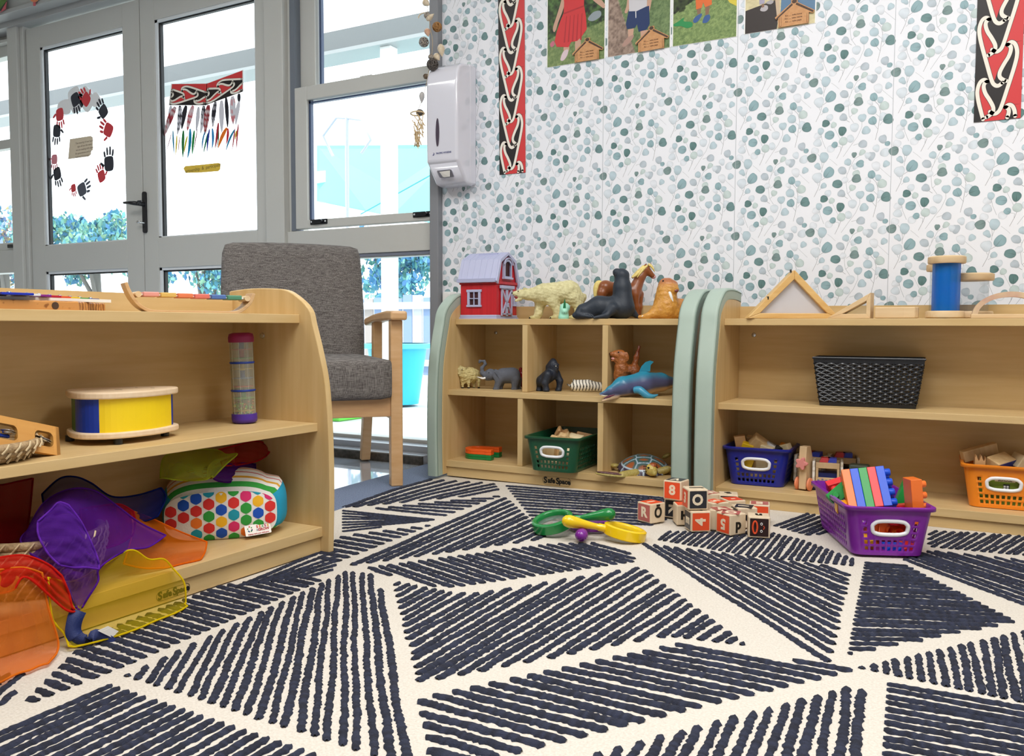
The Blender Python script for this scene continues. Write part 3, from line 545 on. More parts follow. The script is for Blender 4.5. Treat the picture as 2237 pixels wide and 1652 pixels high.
def cushion(mb, x0, x1, y0, y1, z0, z1, bulge=.02, T=None, n=10, r=.03):
    """soft rounded box"""
    cx_, cy_, cz = (x0 + x1) / 2, (y0 + y1) / 2, (z0 + z1) / 2; hx, hy, hz = (x1 - x0) / 2, (y1 - y0) / 2, (z1 - z0) / 2
    def sh(p):
        q = Vector([max(-h_ + r, min(h_ - r, c)) for c, h_ in zip(p, (hx, hy, hz))]); d = Vector(p) - q; d = d.normalized() * r if d.length > 1e-9 else d; q += d
        for i, h_ in enumerate((hx, hy, hz)):
            o = [q[j] / (hx, hy, hz)[j] for j in range(3) if j != i]; q[i] += bulge * (q[i] / h_) * max(0, (1 - o[0] ** 2)) * max(0, (1 - o[1] ** 2))
        q += Vector((cx_, cy_, cz)); return T @ q if T is not None else q
    tt = [-1 + 2 * i / n for i in range(n + 1)]
    def warp(t, h_): return h_ * (math.copysign(abs(t) ** .7, t))
    for ax in range(3):
        for s_ in (-1, 1):
            def fn(u, v, ax=ax, s_=s_):
                a, b = -1 + 2 * u, -1 + 2 * v; p = [0, 0, 0]; o = [i for i in range(3) if i != ax]; H = (hx, hy, hz); p[ax] = s_ * H[ax]; p[o[0]] = warp(a, H[o[0]]); p[o[1]] = warp(b, H[o[1]]); return sh(p)
            mb.grid(fn, n, n)
    return mb
cushion(MB(), -.288, .288, -.05, .53, .322, .472, .008, r=.022).put('seat_cushion', tweed, ch, smooth=180, merge=True)
T = Matrix.Translation((0, .50, .40)) @ Matrix.Rotation(math.radians(-11), 4, 'X')
cushion(MB(), -.28, .28, 0, .11, .0, .545, .012, T).put('backrest', tweed, ch, smooth=180, merge=True)
for sx_ in (-1, 1):
    MB().prism([(sx_ * .305 - .022, -.022, .0), (sx_ * .305 + .022, -.022, 0), (sx_ * .305 + .022, .022, 0), (sx_ * .305 - .022, .022, 0)], (0, 0, .612)).put('front_leg', oak, ch, bev=.004)
    b = MB(); Q = [(.64, 0), (.685, 0), (.60, .30), (.545, .30)]; b.prism([(sx_ * .305 - .02, y, z) for y, z in Q], (.04, 0, 0)); Q = [(.50, .26), (.60, .26), (.54, .42), (.47, .42)]; b.prism([(sx_ * .305 - .02, y, z) for y, z in Q], (.04, 0, 0)); b.put('rear_leg', oak, ch, bev=.004)
    MB().prism([(sx_ * .305 - .018, y, z) for y, z in ((.345, .40), (.395, .40), (.385, .61), (.34, .61))], (.036, 0, 0)).put('arm_post', oak, ch, bev=.004)
    MB().prism([(sx_ * .31 - .034, y, z) for y, z in ((-.055, .612), (-.055, .645), (.05, .648), (.30, .638), (.50, .622), (.50, .592), (.30, .608), (.05, .612))], (.062, 0, 0)).put('armrest', oak, ch, bev=.008)
    MB().prism([(sx_ * .30 - .012, y, z) for y, z in ((.0, .245), (.0, .33), (.56, .33), (.57, .25))], (.024, 0, 0)).put('side_rail', oak, ch, bev=.003)
MB().box(-.285, .285, -.012, .012, .258, .335).put('front_rail', mat('rubberwood_along', 'c2946a', .4, 'd4aa7a', sc=(3, 14, 14), ns=4, contrast=.3), ch, bev=.003)
# ---------------------------------------------------------------- toy animals
class VF:
    """local frame of a toy: origin on its board, x across the line of sight, z up; (zx, zy) are read in a zoomed view (x0, y0, px per unit)"""
    def __init__(s, reg, base, y, z):
        s.x0, s.y0, s.k = reg; s.bx, s.by = base; p = at(s.x0 + s.bx * s.k, s.y0 + s.by * s.k, y=y); s.o = Vector((p.x, y, z)); v = Vector((p.x, y, 0)).normalized(); s.rz = math.atan2(-v.x, v.y)
        s.u = s.k * (ROT[2].dot(s.o - CAM)) / FPX
    def raw(s, x, y, d=0):
        px, py = s.x0 + x * s.k, s.y0 + y * s.k; D = ROT[2].dot(s.o - CAM) + d * s.u; r = ROT.transposed() @ Vector(((px - 1118.5) / FPX, (py - 826) / FPX, 1)); P = CAM + r * D - s.o
        c, w = math.cos(s.rz), math.sin(s.rz); return (c * P.x + w * P.y, -w * P.x + c * P.y, P.z)
def critter(name, label, cat, F, prims, parts=(), h=.0024, k=.010, m=None, noise=None, colf=None, group='toy animals on the cubby shelf', body='body', clip0=True):
    t = thing(name, label, cat, F.o, F.rz, group); u = F.u; Q = []
    for p in prims:
        if p[0] == 'c': Q.append(('c', F.raw(*p[1]), p[2] * u, F.raw(*p[3]), p[4] * u, p[5]))
        else: Q.append((p[0], F.raw(*p[1]), tuple(r * u for r in p[2]), p[3], p[4]))
    mb = blob(Q, h, k, noise, colf)
    if clip0: mb.v = [(x, y, max(z, .0006)) for x, y, z in mb.v]
    mb.put(body, m or rubber, t, smooth=180)
    JOIN = ('mane', 'tail', 'mouth')
    for pn, pr, mm in parts:
      for grp in ([pr] if pn in JOIN else [[q] for q in pr]):
        b = MB()
        for q in grp:
            if q[0] == 'b': b.ball(F.raw(*q[1]), tuple(r * u for r in q[2]), 14, 9, T=Euler(q[3]).to_matrix() if len(q) > 3 else None)
            elif q[0] == 't': b.tube(spline([F.raw(*a) for a in q[1]], 4), [r * u for r in np.interp(np.linspace(0, 1, (len(q[1]) - 1) * 4 + 1), np.linspace(0, 1, len(q[2])), q[2])], 9)
            elif q[0] == 'p': b.prism([F.raw(x, y, q[2]) for x, y in q[1]], (0, q[3] * u, 0))
        b.put(pn, mm, t, smooth=60)
    return t
rubber = mat('painted_toy', rough=.42, vcol=True, spec=.35, bump=.25, bs=300); matte = mat('matte_toy', rough=.7, vcol=True, spec=.25, bump=.7, bs=260); ebl = mat('eye_black', '0d0c0c', .15); iv = mat('ivory', 'f1ede0', .35); gloss_w = mat('gloss_white', 'f2f2f0', .25)
RA = (970, 530, 330 / 2237); RB = (1220, 560, 310 / 2237); RC = (970, 740, 370 / 2237); RD = (1220, 740, 280 / 2237); RE = (1280, 960, 320 / 2237)
TB, MBD, BB = .605, .33, .055
cb = 'ded7a8'; F = VF(RA, (1560, 1140), 2.985, TB); cr = 'cdc48e'
critter('toy_polar_bear', 'cream polar bear figure with open mouth walking beside the red barn', 'toy animal', F, [
 ('c', (1480, 765, 0), 158, (1850, 735, 0), 168, cb), ('c', (1850, 740, 0), 165, (1975, 830, 0), 118, cb), ('c', (1420, 765, 0), 125, (1230, 770, -10), 82, cb), ('e', (1165, 765, -10), (92, 62, 66), (0, .12, 0), cb),
 ('c', (1110, 758, -10), 48, (1040, 752, -10), 33, cb), ('c', (1120, 835, -10), 34, (1062, 858, -10), 20, cb), ('e', (1210, 700, -52), (24, 14, 30), (0, .3, 0), cr), ('e', (1185, 692, 40), (22, 12, 28), (0, .3, 0), cr),
 ('c', (1430, 890, 55), 85, (1400, 1040, 55), 55, cb), ('c', (1400, 1040, 55), 55, (1385, 1100, 55), 50, cb), ('e', (1330, 1112, 55), (76, 46, 32), (0, 0, 0), cr),
 ('c', (1610, 870, -75), 92, (1680, 1010, -75), 58, cb), ('c', (1680, 1010, -75), 58, (1690, 1095, -75), 48, cb), ('e', (1630, 1112, -75), (72, 46, 30), (0, 0, 0), cr),
 ('c', (1920, 830, -70), 112, (2000, 960, -70), 66, cb), ('c', (2000, 960, -70), 66, (1960, 1090, -70), 46, cb), ('e', (1905, 1112, -70), (70, 44, 30), (0, 0, 0), cr), ('c', (1930, 830, 70), 110, (2040, 980, 70), 60, cb), ('c', (2040, 980, 70), 60, (2010, 1090, 70), 46, cb), ('e', (1960, 1112, 70), (70, 44, 30), (0, 0, 0), cr), ('e', (2085, 800, 0), (26, 20, 30), (0, 0, 0), cb)],
 [('mouth', [('b', (1075, 812, -12), (44, 24, 26), (0, .5, 0))], mat('mouth_red', '8c2f25', .3)), ('nose', [('b', (1012, 748, -10), (14, 20, 13))], ebl), ('eye', [('b', (1098, 722, -60), (8, 8, 9))], ebl),
  ('tooth', [('t', [(1048, 838, -30), (1044, 815, -30)], [7, 1]), ('t', [(1050, 780, -30), (1046, 800, -30)], [7, 1])], iv), ('claw', [('t', [(1270 + 18 * i, 1108, 20 + 24 * i - 10), (1258 + 16 * i, 1134, 15 + 24 * i - 10)], [11, 3]) for i in range(4)] + [('t', [(1578 + 20 * i, 1110, -110 + 22 * i), (1566 + 20 * i, 1134, -118 + 22 * i)], [11, 3]) for i in range(4)], ebl)],
 m=mat('fur_toy', rough=.65, vcol=True, col2='a89b62', ns=90, det=4, contrast=.35, bump=1.0, bs=170, spec=.25), noise=waves(3, 330, .0012))
F = VF(RA, (1770, 1140), 2.90, TB); t = thing('toy_dinosaur', 'small mint green dinosaur toy with dark green crest in front of the polar bear', 'toy animal', F.o, F.rz, 'toy animals on the cubby shelf'); u = F.u
mint = '9fdcc0'; q = lambda *a: F.raw(*a); pr = [('c', q(1772, 1105, 0), 82 * u, q(1775, 1010, 0), 62 * u, mint), ('e', q(1790, 965, 10), (76 * u, 70 * u, 72 * u), (0, 0, 0), mint), ('e', q(1785, 1022, -62), (46 * u, 46 * u, 44 * u), (0, 0, 0), mint)]
b = blob(pr, .0018, .006); b.v = [(x, y, max(z, .0006)) for x, y, z in b.v]; b.put('body', mat('mint_vinyl', 'a3e2c6', .35), t, smooth=180)
b = MB(); b.prism([q(x, y, -75) for x, y in ((1762, 970), (1805, 970), (1802, 900), (1790, 822), (1772, 900))], (0, 26 * u, 0)); b.prism([q(x, y, 0) for x, y in ((1765, 920), (1800, 920), (1795, 850), (1782, 840))], (0, 60 * u, 0)); b.put('crest', mat('crest_green', '0f6b3d', .35), t, bev=.001)
MB().ball(q(1785, 1042, -108), 5 * u, 8, 6).put('nostril', ebl, t)
sk = '28303b'; F = VF(RB, (760, 995), 2.935, TB)
critter('toy_seal', 'large dark blue-black seal figure with raised head in front of the horse', 'toy animal', F, [
 ('c', (1010, 800, 0), 185, (1005, 500, 0), 138, sk), ('c', (1005, 500, 0), 138, (1000, 320, 0), 112, sk), ('e', (1000, 295, 0), (108, 95, 80), (0, -.2, 0), sk), ('c', (975, 272, -10), 78, (925, 250, -12), 54, sk), ('e', (905, 250, -12), (44, 44, 44), (0, 0, 0), sk),
 ('c', (1010, 810, 0), 175, (640, 800, 0), 170, sk), ('c', (640, 800, 0), 170, (390, 870, 0), 112, sk), ('c', (390, 870, 0), 112, (290, 935, 0), 55, sk), ('c', (860, 830, -140), 90, (760, 930, -180), 44, sk), ('c', (760, 935, -180), 44, (560, 968, -190), 22, sk), ('c', (1130, 850, 60), 80, (1270, 975, 40), 22, sk),
 ('c', (300, 920, -40), 62, (250, 930, -30), 34, sk), ('e', (440, 945, -90), (120, 60, 36), (0, .15, 0), sk)],
 [('eye', [('b', (1015, 225, -68), (14, 10, 10))], ebl), ('mouth', [('t', [(895, 285, -62), (945, 272, -78), (1000, 300, -88)], [5, 5, 3])], mat('seal_mouth', '4a3a44', .4)), ('flipper_groove', [('t', [(395 + 42 * i, 900 + 6 * i, -128), (460 + 38 * i, 955 + 4 * i, -140)], [4, 3]) for i in range(4)], mat('groove_grey', '5d6670', .5))], m=mat('seal_skin', rough=.5, vcol=True, spec=.4, bump=.3, bs=200))
hb = '8a4d27'; F = VF(RB, (1000, 990), 3.04, TB); bl = mat('blond_hair', 'ecd98a', .5, 'd9bf6a', ns=120, contrast=.2)
critter('toy_horse', 'chestnut brown horse figure with blond mane standing behind the seal', 'toy animal', F, [
 ('c', (740, 510, 0), 118, (1180, 560, 0), 108, hb), ('c', (740, 500, 0), 115, (700, 560, 0), 90, hb), ('c', (1200, 540, 0), 108, (1290, 330, 0), 76, hb), ('c', (1290, 330, 0), 76, (1360, 220, 0), 66, hb), ('c', (1385, 215, 0), 64, (1490, 315, 0), 38, hb),
 ('c', (1345, 180, -28), 16, (1385, 118, -34), 8, hb), ('c', (1440, 150, 26), 14, (1466, 92, 30), 6, hb), ('c', (1210, 620, -55), 70, (1235, 800, -55), 36, hb), ('c', (1235, 800, -55), 36, (1245, 975, -55), 27, hb), ('c', (1285, 600, 45), 62, (1282, 800, 45), 36, hb), ('c', (1282, 800, 45), 36, (1275, 975, 45), 27, hb),
 ('c', (690, 590, -50), 80, (660, 800, -50), 36, hb), ('c', (660, 800, -50), 36, (690, 975, -50), 27, hb), ('c', (720, 590, 50), 80, (740, 800, 50), 36, hb), ('c', (740, 800, 50), 36, (760, 975, 50), 27, hb)],
 [('tail', [('t', [(690, 420, 0), (630, 430, 0), (598, 500, 0), (590, 600, 0), (596, 700, 0)], [28, 52, 52, 40, 12])], bl), ('mane', [('t', [(1350, 160, -40), (1290, 220, -62), (1230, 290, -80), (1165, 335, -95)], [26, 34, 30, 8]), ('t', [(1400, 150, -48), (1330, 210, -70), (1240, 335, -92)], [16, 26, 6]), ('t', [(1420, 130, 0), (1455, 150, -40), (1490, 195, -50), (1515, 245, -40)], [20, 24, 18, 5]), ('t', [(1345, 165, 10), (1250, 250, 10), (1160, 340, 0)], [30, 30, 20])], bl), ('muzzle', [('b', (1496, 322, 0), (40, 34, 36))], mat('pink_muzzle', 'd79c9c', .4)), ('eye', [('b', (1412, 225, -54), (12, 9, 12))], ebl), ('nostril', [('b', (1498, 318, -34), (7, 6, 9))], ebl)], m=mat('horse_gloss', rough=.3, vcol=True, spec=.5))
wk, wp, wo = 'd39a45', 'b5734f', 'c98a4a'; F = VF(RB, (1640, 990), 2.95, TB)
critter('toy_walrus', 'tan and pink walrus figure with one white tusk, beside the black seal', 'toy animal', F, [
 ('c', (1690, 830, 0), 210, (1700, 560, -10), 158, wk), ('e', (1735, 470, -10), (150, 130, 122), (0, .15, 0), wp), ('e', (1790, 515, -95), (110, 80, 78), (0, .1, 0), wk), ('c', (1560, 880, -60), 120, (1400, 950, -90), 50, wk), ('c', (1400, 955, -90), 48, (1275, 958, -95), 26, wk), ('c', (1750, 840, 90), 190, (2020, 800, 170), 130, wo), ('c', (1860, 900, -60), 90, (2010, 960, -60), 30, wk), ('e', (1690, 400, 0), (90, 90, 55), (0, 0, 0), wp)],
 [('tusk', [('t', [(1745, 565, -150), (1775, 640, -165), (1803, 722, -160)], [30, 26, 12])], gloss_w), ('mouth', [('b', (1842, 542, -150), (50, 24, 26))], mat('walrus_mouth', '7d4444', .35)), ('eye', [('b', (1650, 388, -92), (13, 10, 13))], ebl), ('claw', [('t', [(1330 + 28 * i, 935, -120 + 20 * i), (1312 + 26 * i, 955, -135 + 20 * i)], [8, 4]) for i in range(3)], iv)],
 m=mat('walrus_skin', rough=.38, vcol=True, col2='a86a42', ns=60, det=4, contrast=.3, bump=.8, bs=140, spec=.4), noise=waves(9, 260, .0008))
sh_ = 'd4c58d'; F = VF(RC, (350, 660), 2.935, MBD)
critter('toy_sheep', 'small cream woolly sheep figure beside the elephant', 'toy animal', F, [('e', (345, 478, 0), (132, 92, 98), (0, 0, 0), sh_), ('e', (290, 500, -10), (88, 86, 88), (0, 0, 0), sh_), ('c', (222, 405, -50), 46, (202, 462, -62), 28, 'd8cc98'), ('e', (152, 396, -30), (34, 12, 14), (0, .3, 0), 'd8cc98'), ('e', (268, 398, -62), (34, 12, 14), (0, -.35, 0), 'd8cc98')] + [('c', (x, 560, d), 24, (x + e, 632, d), 15, sh_) for x, d, e in ((248, -40, -4), (322, -52, 4), (395, 40, 2), (460, -30, 0))],
 [('hoof', [('b', (x, 650, d), (17, 19, 13)) for x, d in ((244, -42), (326, -54), (397, 40), (460, -32))], ebl), ('eye', [('b', (238, 412, -94), (6, 5, 6))], ebl)], m=mat('wool_toy', rough=.7, vcol=True, col2='9a8a54', ns=130, det=3, contrast=.35, bump=1, bs=220, spec=.2), noise=waves(5, 480, .0016), h=.0018, k=.007)
eg = '5d616b'; F = VF(RC, (820, 690), 2.955, MBD)
critter('toy_elephant', 'grey elephant figure with raised trunk and white tusks', 'toy animal', F, [('c', (780, 490, 0), 102, (905, 485, 0), 105, eg), ('e', (615, 475, 0), (82, 72, 78), (0, 0, 0), eg), ('e', (705, 492, -78), (62, 16, 84), (0, -.2, 0), eg), ('e', (680, 480, 78), (55, 14, 80), (0, 0, 0), eg), ('c', (560, 500, 0), 44, (505, 455, 0), 28, eg), ('c', (505, 455, 0), 26, (500, 390, 0), 21, eg), ('c', (500, 390, 0), 21, (545, 335, 0), 17, eg), ('c', (545, 335, 0), 17, (535, 298, 0), 14, eg), ('c', (535, 298, 0), 14, (475, 296, 0), 14, eg), ('c', (475, 296, 0), 14, (466, 318, 0), 12, eg), ('e', (570, 525, 0), (36, 30, 24), (0, 0, 0), eg),
 ('c', (735, 540, -45), 56, (690, 655, -45), 36, eg), ('e', (690, 670, -45), (42, 38, 24), (0, 0, 0), eg), ('c', (760, 540, 45), 56, (735, 655, 45), 36, eg), ('e', (730, 670, 45), (42, 38, 24), (0, 0, 0), eg), ('c', (945, 540, -45), 62, (930, 655, -45), 36, eg), ('e', (928, 670, -45), (42, 38, 24), (0, 0, 0), eg), ('c', (970, 540, 45), 58, (975, 655, 45), 36, eg), ('e', (972, 670, 45), (42, 38, 24), (0, 0, 0), eg)],
 [('tusk', [('t', [(545, 520, -34), (505, 526, -44), (468, 515, -40)], [15, 13, 4]), ('t', [(540, 510, 24), (480, 515, 34), (436, 504, 30)], [12, 10, 3])], gloss_w), ('eye', [('b', (592, 450, -68), (7, 6, 5))], ebl), ('ear_fold', [('t', [(665, 440, -92), (700 + 10 * i, 480 + 18 * i, -100), (720 + 8 * i, 520 + 12 * i, -90)], [3, 4, 2]) for i in range(4)], mat('elephant_fold', '4b4f59', .6))], m=matte, h=.0018, k=.007)
gk = '242b38'; F = VF(RC, (1390, 705), 2.955, MBD)
critter('toy_gorilla', 'black gorilla figure leaning on its knuckles', 'toy animal', F, [('c', (1410, 470, 0), 88, (1300, 560, 0), 82, gk), ('e', (1442, 360, -20), (66, 62, 82), (0, .1, 0), gk), ('c', (1440, 300, 0), 42, (1400, 380, 10), 60, gk), ('e', (1485, 395, -40), (32, 34, 42), (0, 0, 0), '2d323c'), ('c', (1290, 570, 40), 76, (1260, 650, 40), 42, gk), ('e', (1262, 680, 20), (50, 50, 24), (0, 0, 0), gk), ('c', (1370, 480, -80), 60, (1330, 590, -90), 44, gk), ('c', (1330, 590, -90), 44, (1348, 665, -90), 40, gk), ('e', (1350, 684, -90), (44, 42, 24), (0, 0, 0), gk),
 ('c', (1480, 460, 40), 56, (1530, 560, 30), 42, gk), ('c', (1530, 560, 30), 42, (1520, 650, 30), 38, gk), ('e', (1508, 680, 25), (42, 42, 26), (0, 0, 0), gk), ('e', (1490, 345, -40), (34, 40, 14), (0, 0, 0), gk)], [('eye', [('b', (1478, 364, -84), (8, 6, 6)), ('b', (1508, 358, -60), (6, 6, 6))], iv), ('nostril', [('b', (1498, 395, -78), (8, 6, 6))], ebl)], m=mat('gorilla_skin', rough=.45, vcol=True, spec=.4, bump=.7, bs=250), h=.0018, k=.007)
def stripes(V, c):
    s = (np.sin(V[:, 0] * 520 + np.abs(V[:, 1]) * -60 + np.sin(V[:, 2] * 190) * .8) > .62) & (V[:, 2] > .008); c = c.copy(); c[s] = lin('17140f')[:3]; return c
F = VF(RC, (1860, 695), 3.0, MBD); tw = 'ece8dc'
critter('toy_white_tiger', 'white tiger figure with black stripes lying on its side', 'toy animal', F, [('c', (1755, 625, 0), 82, (1900, 622, 0), 80, tw), ('c', (1900, 625, 0), 78, (2060, 640, 0), 62, tw), ('c', (2060, 640, 0), 60, (2130, 640, 0), 60, tw), ('c', (1730, 590, 60), 40, (1715, 548, 120), 16, tw), ('c', (1900, 600, 60), 36, (1925, 555, 130), 16, tw), ('c', (1720, 650, 0), 20, (1660, 622, -20), 12, tw), ('c', (1660, 622, -20), 12, (1630, 604, -20), 10, '2a2620')], [('ear', [('b', (2100, 610, -20), (14, 8, 16))], iv)], colf=stripes, h=.0015, k=.006)
F = VF((970, 740, 370 / 2237), (1000, 685), 3.03, MBD); t = critter('toy_lobster', 'dark red glossy toy animal partly hidden behind the first divider', 'toy animal', VF(RC, (1060, 690), 3.035, MBD), [('c', (1040, 600, 0), 40, (1050, 480, 0), 36, '7d1218'), ('c', (1010, 585, 0), 28, (1040, 575, 0), 30, '7d1218'), ('c', (1015, 470, 0), 30, (1010, 400, 0), 22, '7d1218'), ('c', (1050, 600, 0), 26, (1050, 680, 0), 16, '6a1015'), ('c', (1030, 460, 0), 25, (1055, 395, 10), 20, '7d1218')], h=.0018, k=.006, m=mat('gloss_red_toy', rough=.15, vcol=True))
dg, dd = 'a5622c', '8a4c20'; F = VF(RD, (1200, 893), 2.90, MBD)
critter('toy_dog', 'golden brown dog figure with open mouth standing behind the dolphin', 'toy animal', F, [('e', (1070, 290, -10), (112, 88, 96), (0, .1, 0), dg), ('c', (1000, 275, -20), 62, (932, 268, -22), 42, dg), ('c', (1030, 372, -20), 38, (945, 378, -22), 22, dg), ('e', (1185, 308, -78), (50, 18, 84), (0, -.15, 0), dg), ('e', (1120, 300, 70), (46, 18, 80), (0, 0, 0), dd), ('c', (1095, 400, 0), 104, (1090, 610, 0), 116, dg), ('c', (1100, 540, 0), 112, (1330, 560, 30), 98, dd), ('c', (1330, 480, 30), 60, (1360, 330, 30), 40, dd), ('c', (1360, 330, 30), 40, (1412, 135, 30), 24, '6e2f14'), ('c', (1030, 640, -40), 58, (1030, 860, -40), 36, dg), ('c', (1130, 640, 30), 58, (1130, 860, 30), 36, dg), ('c', (1330, 610, 0), 70, (1340, 860, 0), 38, dd), ('c', (1380, 610, 80), 66, (1390, 860, 80), 36, dd)],
 [('tongue', [('b', (980, 352, -24), (66, 30, 26), (0, .12, 0))], mat('tongue_pink', 'd08f88', .3)), ('nose', [('b', (900, 262, -22), (20, 20, 18))], mat('nose_brown', '3a231a', .3)), ('eye', [('b', (1048, 238, -92), (15, 10, 13))], ebl)], m=mat('dog_coat', rough=.4, vcol=True, col2='6d3514', ns=110, det=3, contrast=.4, bump=1, bs=160, spec=.4), noise=waves(12, 300, .001))
F = VF(RD, (1400, 1035), 2.86, MBD); u_ = F.u
def dol(V, c):
    x = V[:, 0] / u_ + 1400; zc = 1035 - V[:, 2] / u_; top = np.interp(x, [700, 800, 1000, 1200, 1420, 1700, 1900, 2110, 2400], [930, 880, 735, 625, 560, 555, 620, 705, 760]); bot = np.interp(x, [700, 1000, 1400, 1600, 1900, 2110], [1060, 1040, 1040, 965, 900, 830]); f = np.clip((zc - top) / (bot - top), 0, 1) + np.clip(V[:, 1] / u_ / 400, -.12, .3) * 0
    A, B, D = (np.array(lin(q)[:3]) for q in ('2789a6', '55597d', 'cfb08c')); a = np.clip((f - .1) / .3, 0, 1)[:, None]; b = np.clip((f - .76) / .14, 0, 1)[:, None]; return (A * (1 - a) + B * a) * (1 - b) + D * b
dk = '55597d'
critter('toy_dolphin', 'large blue dolphin figure with pale belly hanging its beak over the middle board', 'toy animal', F, [('c', (920, 900, 0), 84, (1120, 830, 30), 165, dk), ('c', (1120, 830, 30), 163, (1480, 785, 200), 208, dk), ('c', (1480, 785, 200), 208, (1780, 760, 420), 165, dk), ('c', (1780, 760, 420), 160, (2060, 770, 640), 75, dk), ('c', (2060, 770, 640), 70, (2220, 800, 840), 34, dk), ('c', (880, 930, 0), 62, (735, 968, 0), 26, dk), ('c', (1020, 1000, 0), 52, (765, 1088, 0), 22, dk)],
 [('dorsal_fin', [('p', [(1405, 580), (1450, 480), (1520, 410), (1600, 383), (1662, 405), (1610, 460), (1600, 575)], 190, 40)], mat('fin_blue', '1f86a2', .35)), ('flipper', [('t', [(1330, 900, -80), (1420, 900, -130), (1540, 990, -170), (1640, 1010, -190), (1738, 978, -195)], [60, 70, 62, 40, 8])], mat('flipper_blue', '3f93b4', .3)), ('mouth', [('t', [(1010, 965, -40), (900, 1000, -28), (790, 1050, -8)], [10, 26, 10])], mat('dolphin_mouth', '6a3148', .4)), ('tooth', [('b', (805 + 22 * i, 1058 - 11 * i, -26), (5, 5, 8)) for i in range(8)] + [('t', [(720, 972, -8), (800, 995, -30), (860, 990, -46)], [8, 7, 3])], iv), ('eye', [('b', (1145, 905, -112), (16, 10, 12))], ebl), ('tail_fluke', [('p', [(2180, 780), (2260, 760), (2290, 790), (2260, 830)], 760, 160)], _M['fin_blue'])],
 colf=dol, m=mat('dolphin_skin', rough=.3, vcol=True, spec=.5), clip0=False, h=.003)
# sea turtle
F = VF(RE, (880, 560), 2.92, BB); u = F.u; ty, tr = 'b3a35c', '5a3a44'
t = critter('toy_turtle', 'sea turtle figure with orange and green patterned shell on the bottom board', 'toy animal', F, [('e', (880, 490, 60), (360, 300, 62), (0, 0, 0), ty), ('c', (960, 490, -210), 66, (990, 470, -330), 74, ty), ('e', (1000, 462, -395), (88, 88, 92), (.2, 0, 0), 'd9bf62'), ('c', (1030, 500, -440), 52, (1050, 520, -470), 34, 'd0c070'), ('c', (760, 520, -200), 70, (560, 545, -290), 58, ty), ('e', (390, 545, -300), (250, 85, 30), (0, .1, .12), ty), ('c', (1120, 500, -180), 66, (1240, 460, -210), 52, ty), ('e', (1400, 420, -200), (210, 80, 28), (0, -.16, -.1), ty), ('e', (440, 400, 170), (70, 60, 34), (0, 0, 0), ty), ('e', (1230, 250, 380), (80, 60, 36), (0, -.5, 0), ty)],
 [('eye', [('b', (955, 435, -468), (17, 12, 15)), ('b', (1085, 425, -440), (10, 10, 14))], ebl), ('flipper_top', [('b', (385, 518, -305), (225, 70, 16), (0, .1, .12)), ('b', (1400, 396, -205), (190, 64, 14), (0, -.16, -.1))], mat('flipper_maroon', '50303a', .4, '7a5a58', ns=200, contrast=.15)), ('head_patch', [('b', (1025, 395, -410), (62, 60, 36), (.3, 0, 0))], mat('head_orange', 'd8743f', .4, '2a1714', ns=330, contrast=.1)), ('neck_stripe', [('b', (885 + 18 * (i % 3), 415 + 38 * (i // 3), -440 + 8 * (i % 3)), (6, 6, 15)) for i in range(9)], ebl)], m=mat('turtle_skin', rough=.4, vcol=True, col2='7d6c35', ns=150, contrast=.3, bump=.7, bs=200))
sc = [(0, -.72), (0, -.36), (0, .02), (0, .4), (0, .75), (-.52, -.5), (.52, -.5), (-.58, -.08), (.58, -.08), (-.52, .34), (.52, .34), (-.3, .72), (.3, .72)]
def scol(r, a):
    x, y = r * math.cos(a), r * math.sin(a); cw, cp, ct, co = (np.array(lin(c)[:3]) for c in ('a9bccb', '3d3347', '3f5f5c', '99542c'))
    if r > .84: return cw if r < .87 or (a * 24 / (2 * pi)) % 1 < .13 else cp
    d = sorted(math.hypot((x - q[0]), (y - q[1])) for q in sc); e = d[1] - d[0]
    return cw if e < .035 else (ct * .8 + cw * .2 if e < .07 else ct + (co - ct) * max(0, min(1, (e - .16) / .14)))
mb = MB(); nr, na = 44, 120; V = [(0, 0, 1)]; K = [scol(.001, 0)]
def shp(r, a): x, y = r * math.cos(a), r * math.sin(a); zz = (1 - r ** 2.3) ** .75 * .9 + .1 * (1 - r); return Vector((x * 390 * u, (y * 330 + 40) * u, 0)), zz
V, K, Fc = [], [], []
for i in range(nr + 1):
    for j in range(na):
        r = min(1, i / nr); a = 2 * pi * j / na; p, zz = shp(r, a); rm = .03 * math.cos(24 * a) if r > .93 else 0; V.append((p.x * (1 + rm), p.y * (1 + rm), (62 + 200 * zz) * u + (p.y * .24 if True else 0))); K.append(tuple(scol(max(r, .001), a)) + (1,))
for i in range(nr):
    for j in range(na): Fc.append((i * na + j, i * na + (j + 1) % na, (i + 1) * na + (j + 1) % na, (i + 1) * na + j))
mb.add(V, Fc, 0, K); mb.put('shell', mat('turtle_shell', rough=.3, vcol=True, spec=.5), t, smooth=180, solid=.002)
# ---------------------------------------------------------------- toy barn
bn = thing('toy_barn', 'red plastic toy barn with lilac-grey gambrel roof at the left end of the top board', 'toy barn', (-1.778, 2.992, TB), 0); L_, W_ = .082, .087
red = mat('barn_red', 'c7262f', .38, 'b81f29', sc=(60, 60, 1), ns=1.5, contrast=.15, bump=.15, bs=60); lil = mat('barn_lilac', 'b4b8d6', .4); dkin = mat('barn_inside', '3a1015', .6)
w = MB(); w.box(-L_, L_, -W_ + .006, W_ - .006, .018, .138); w.box(-L_ - .004, L_ + .004, -W_ + .002, W_ - .002, .138, .150)
G = [(-W_ + .006, .150), (-W_ + .012, .175), (-.058, .232), (0, .258), (.058, .232), (W_ - .012, .175), (W_ - .006, .150)]
win_ = rrect(-.022, .022, .178, .222, .001, 1)
def gable(x0, x1): w.prism([(x0, y, z) for y, z in G], (x1 - x0, 0, 0))
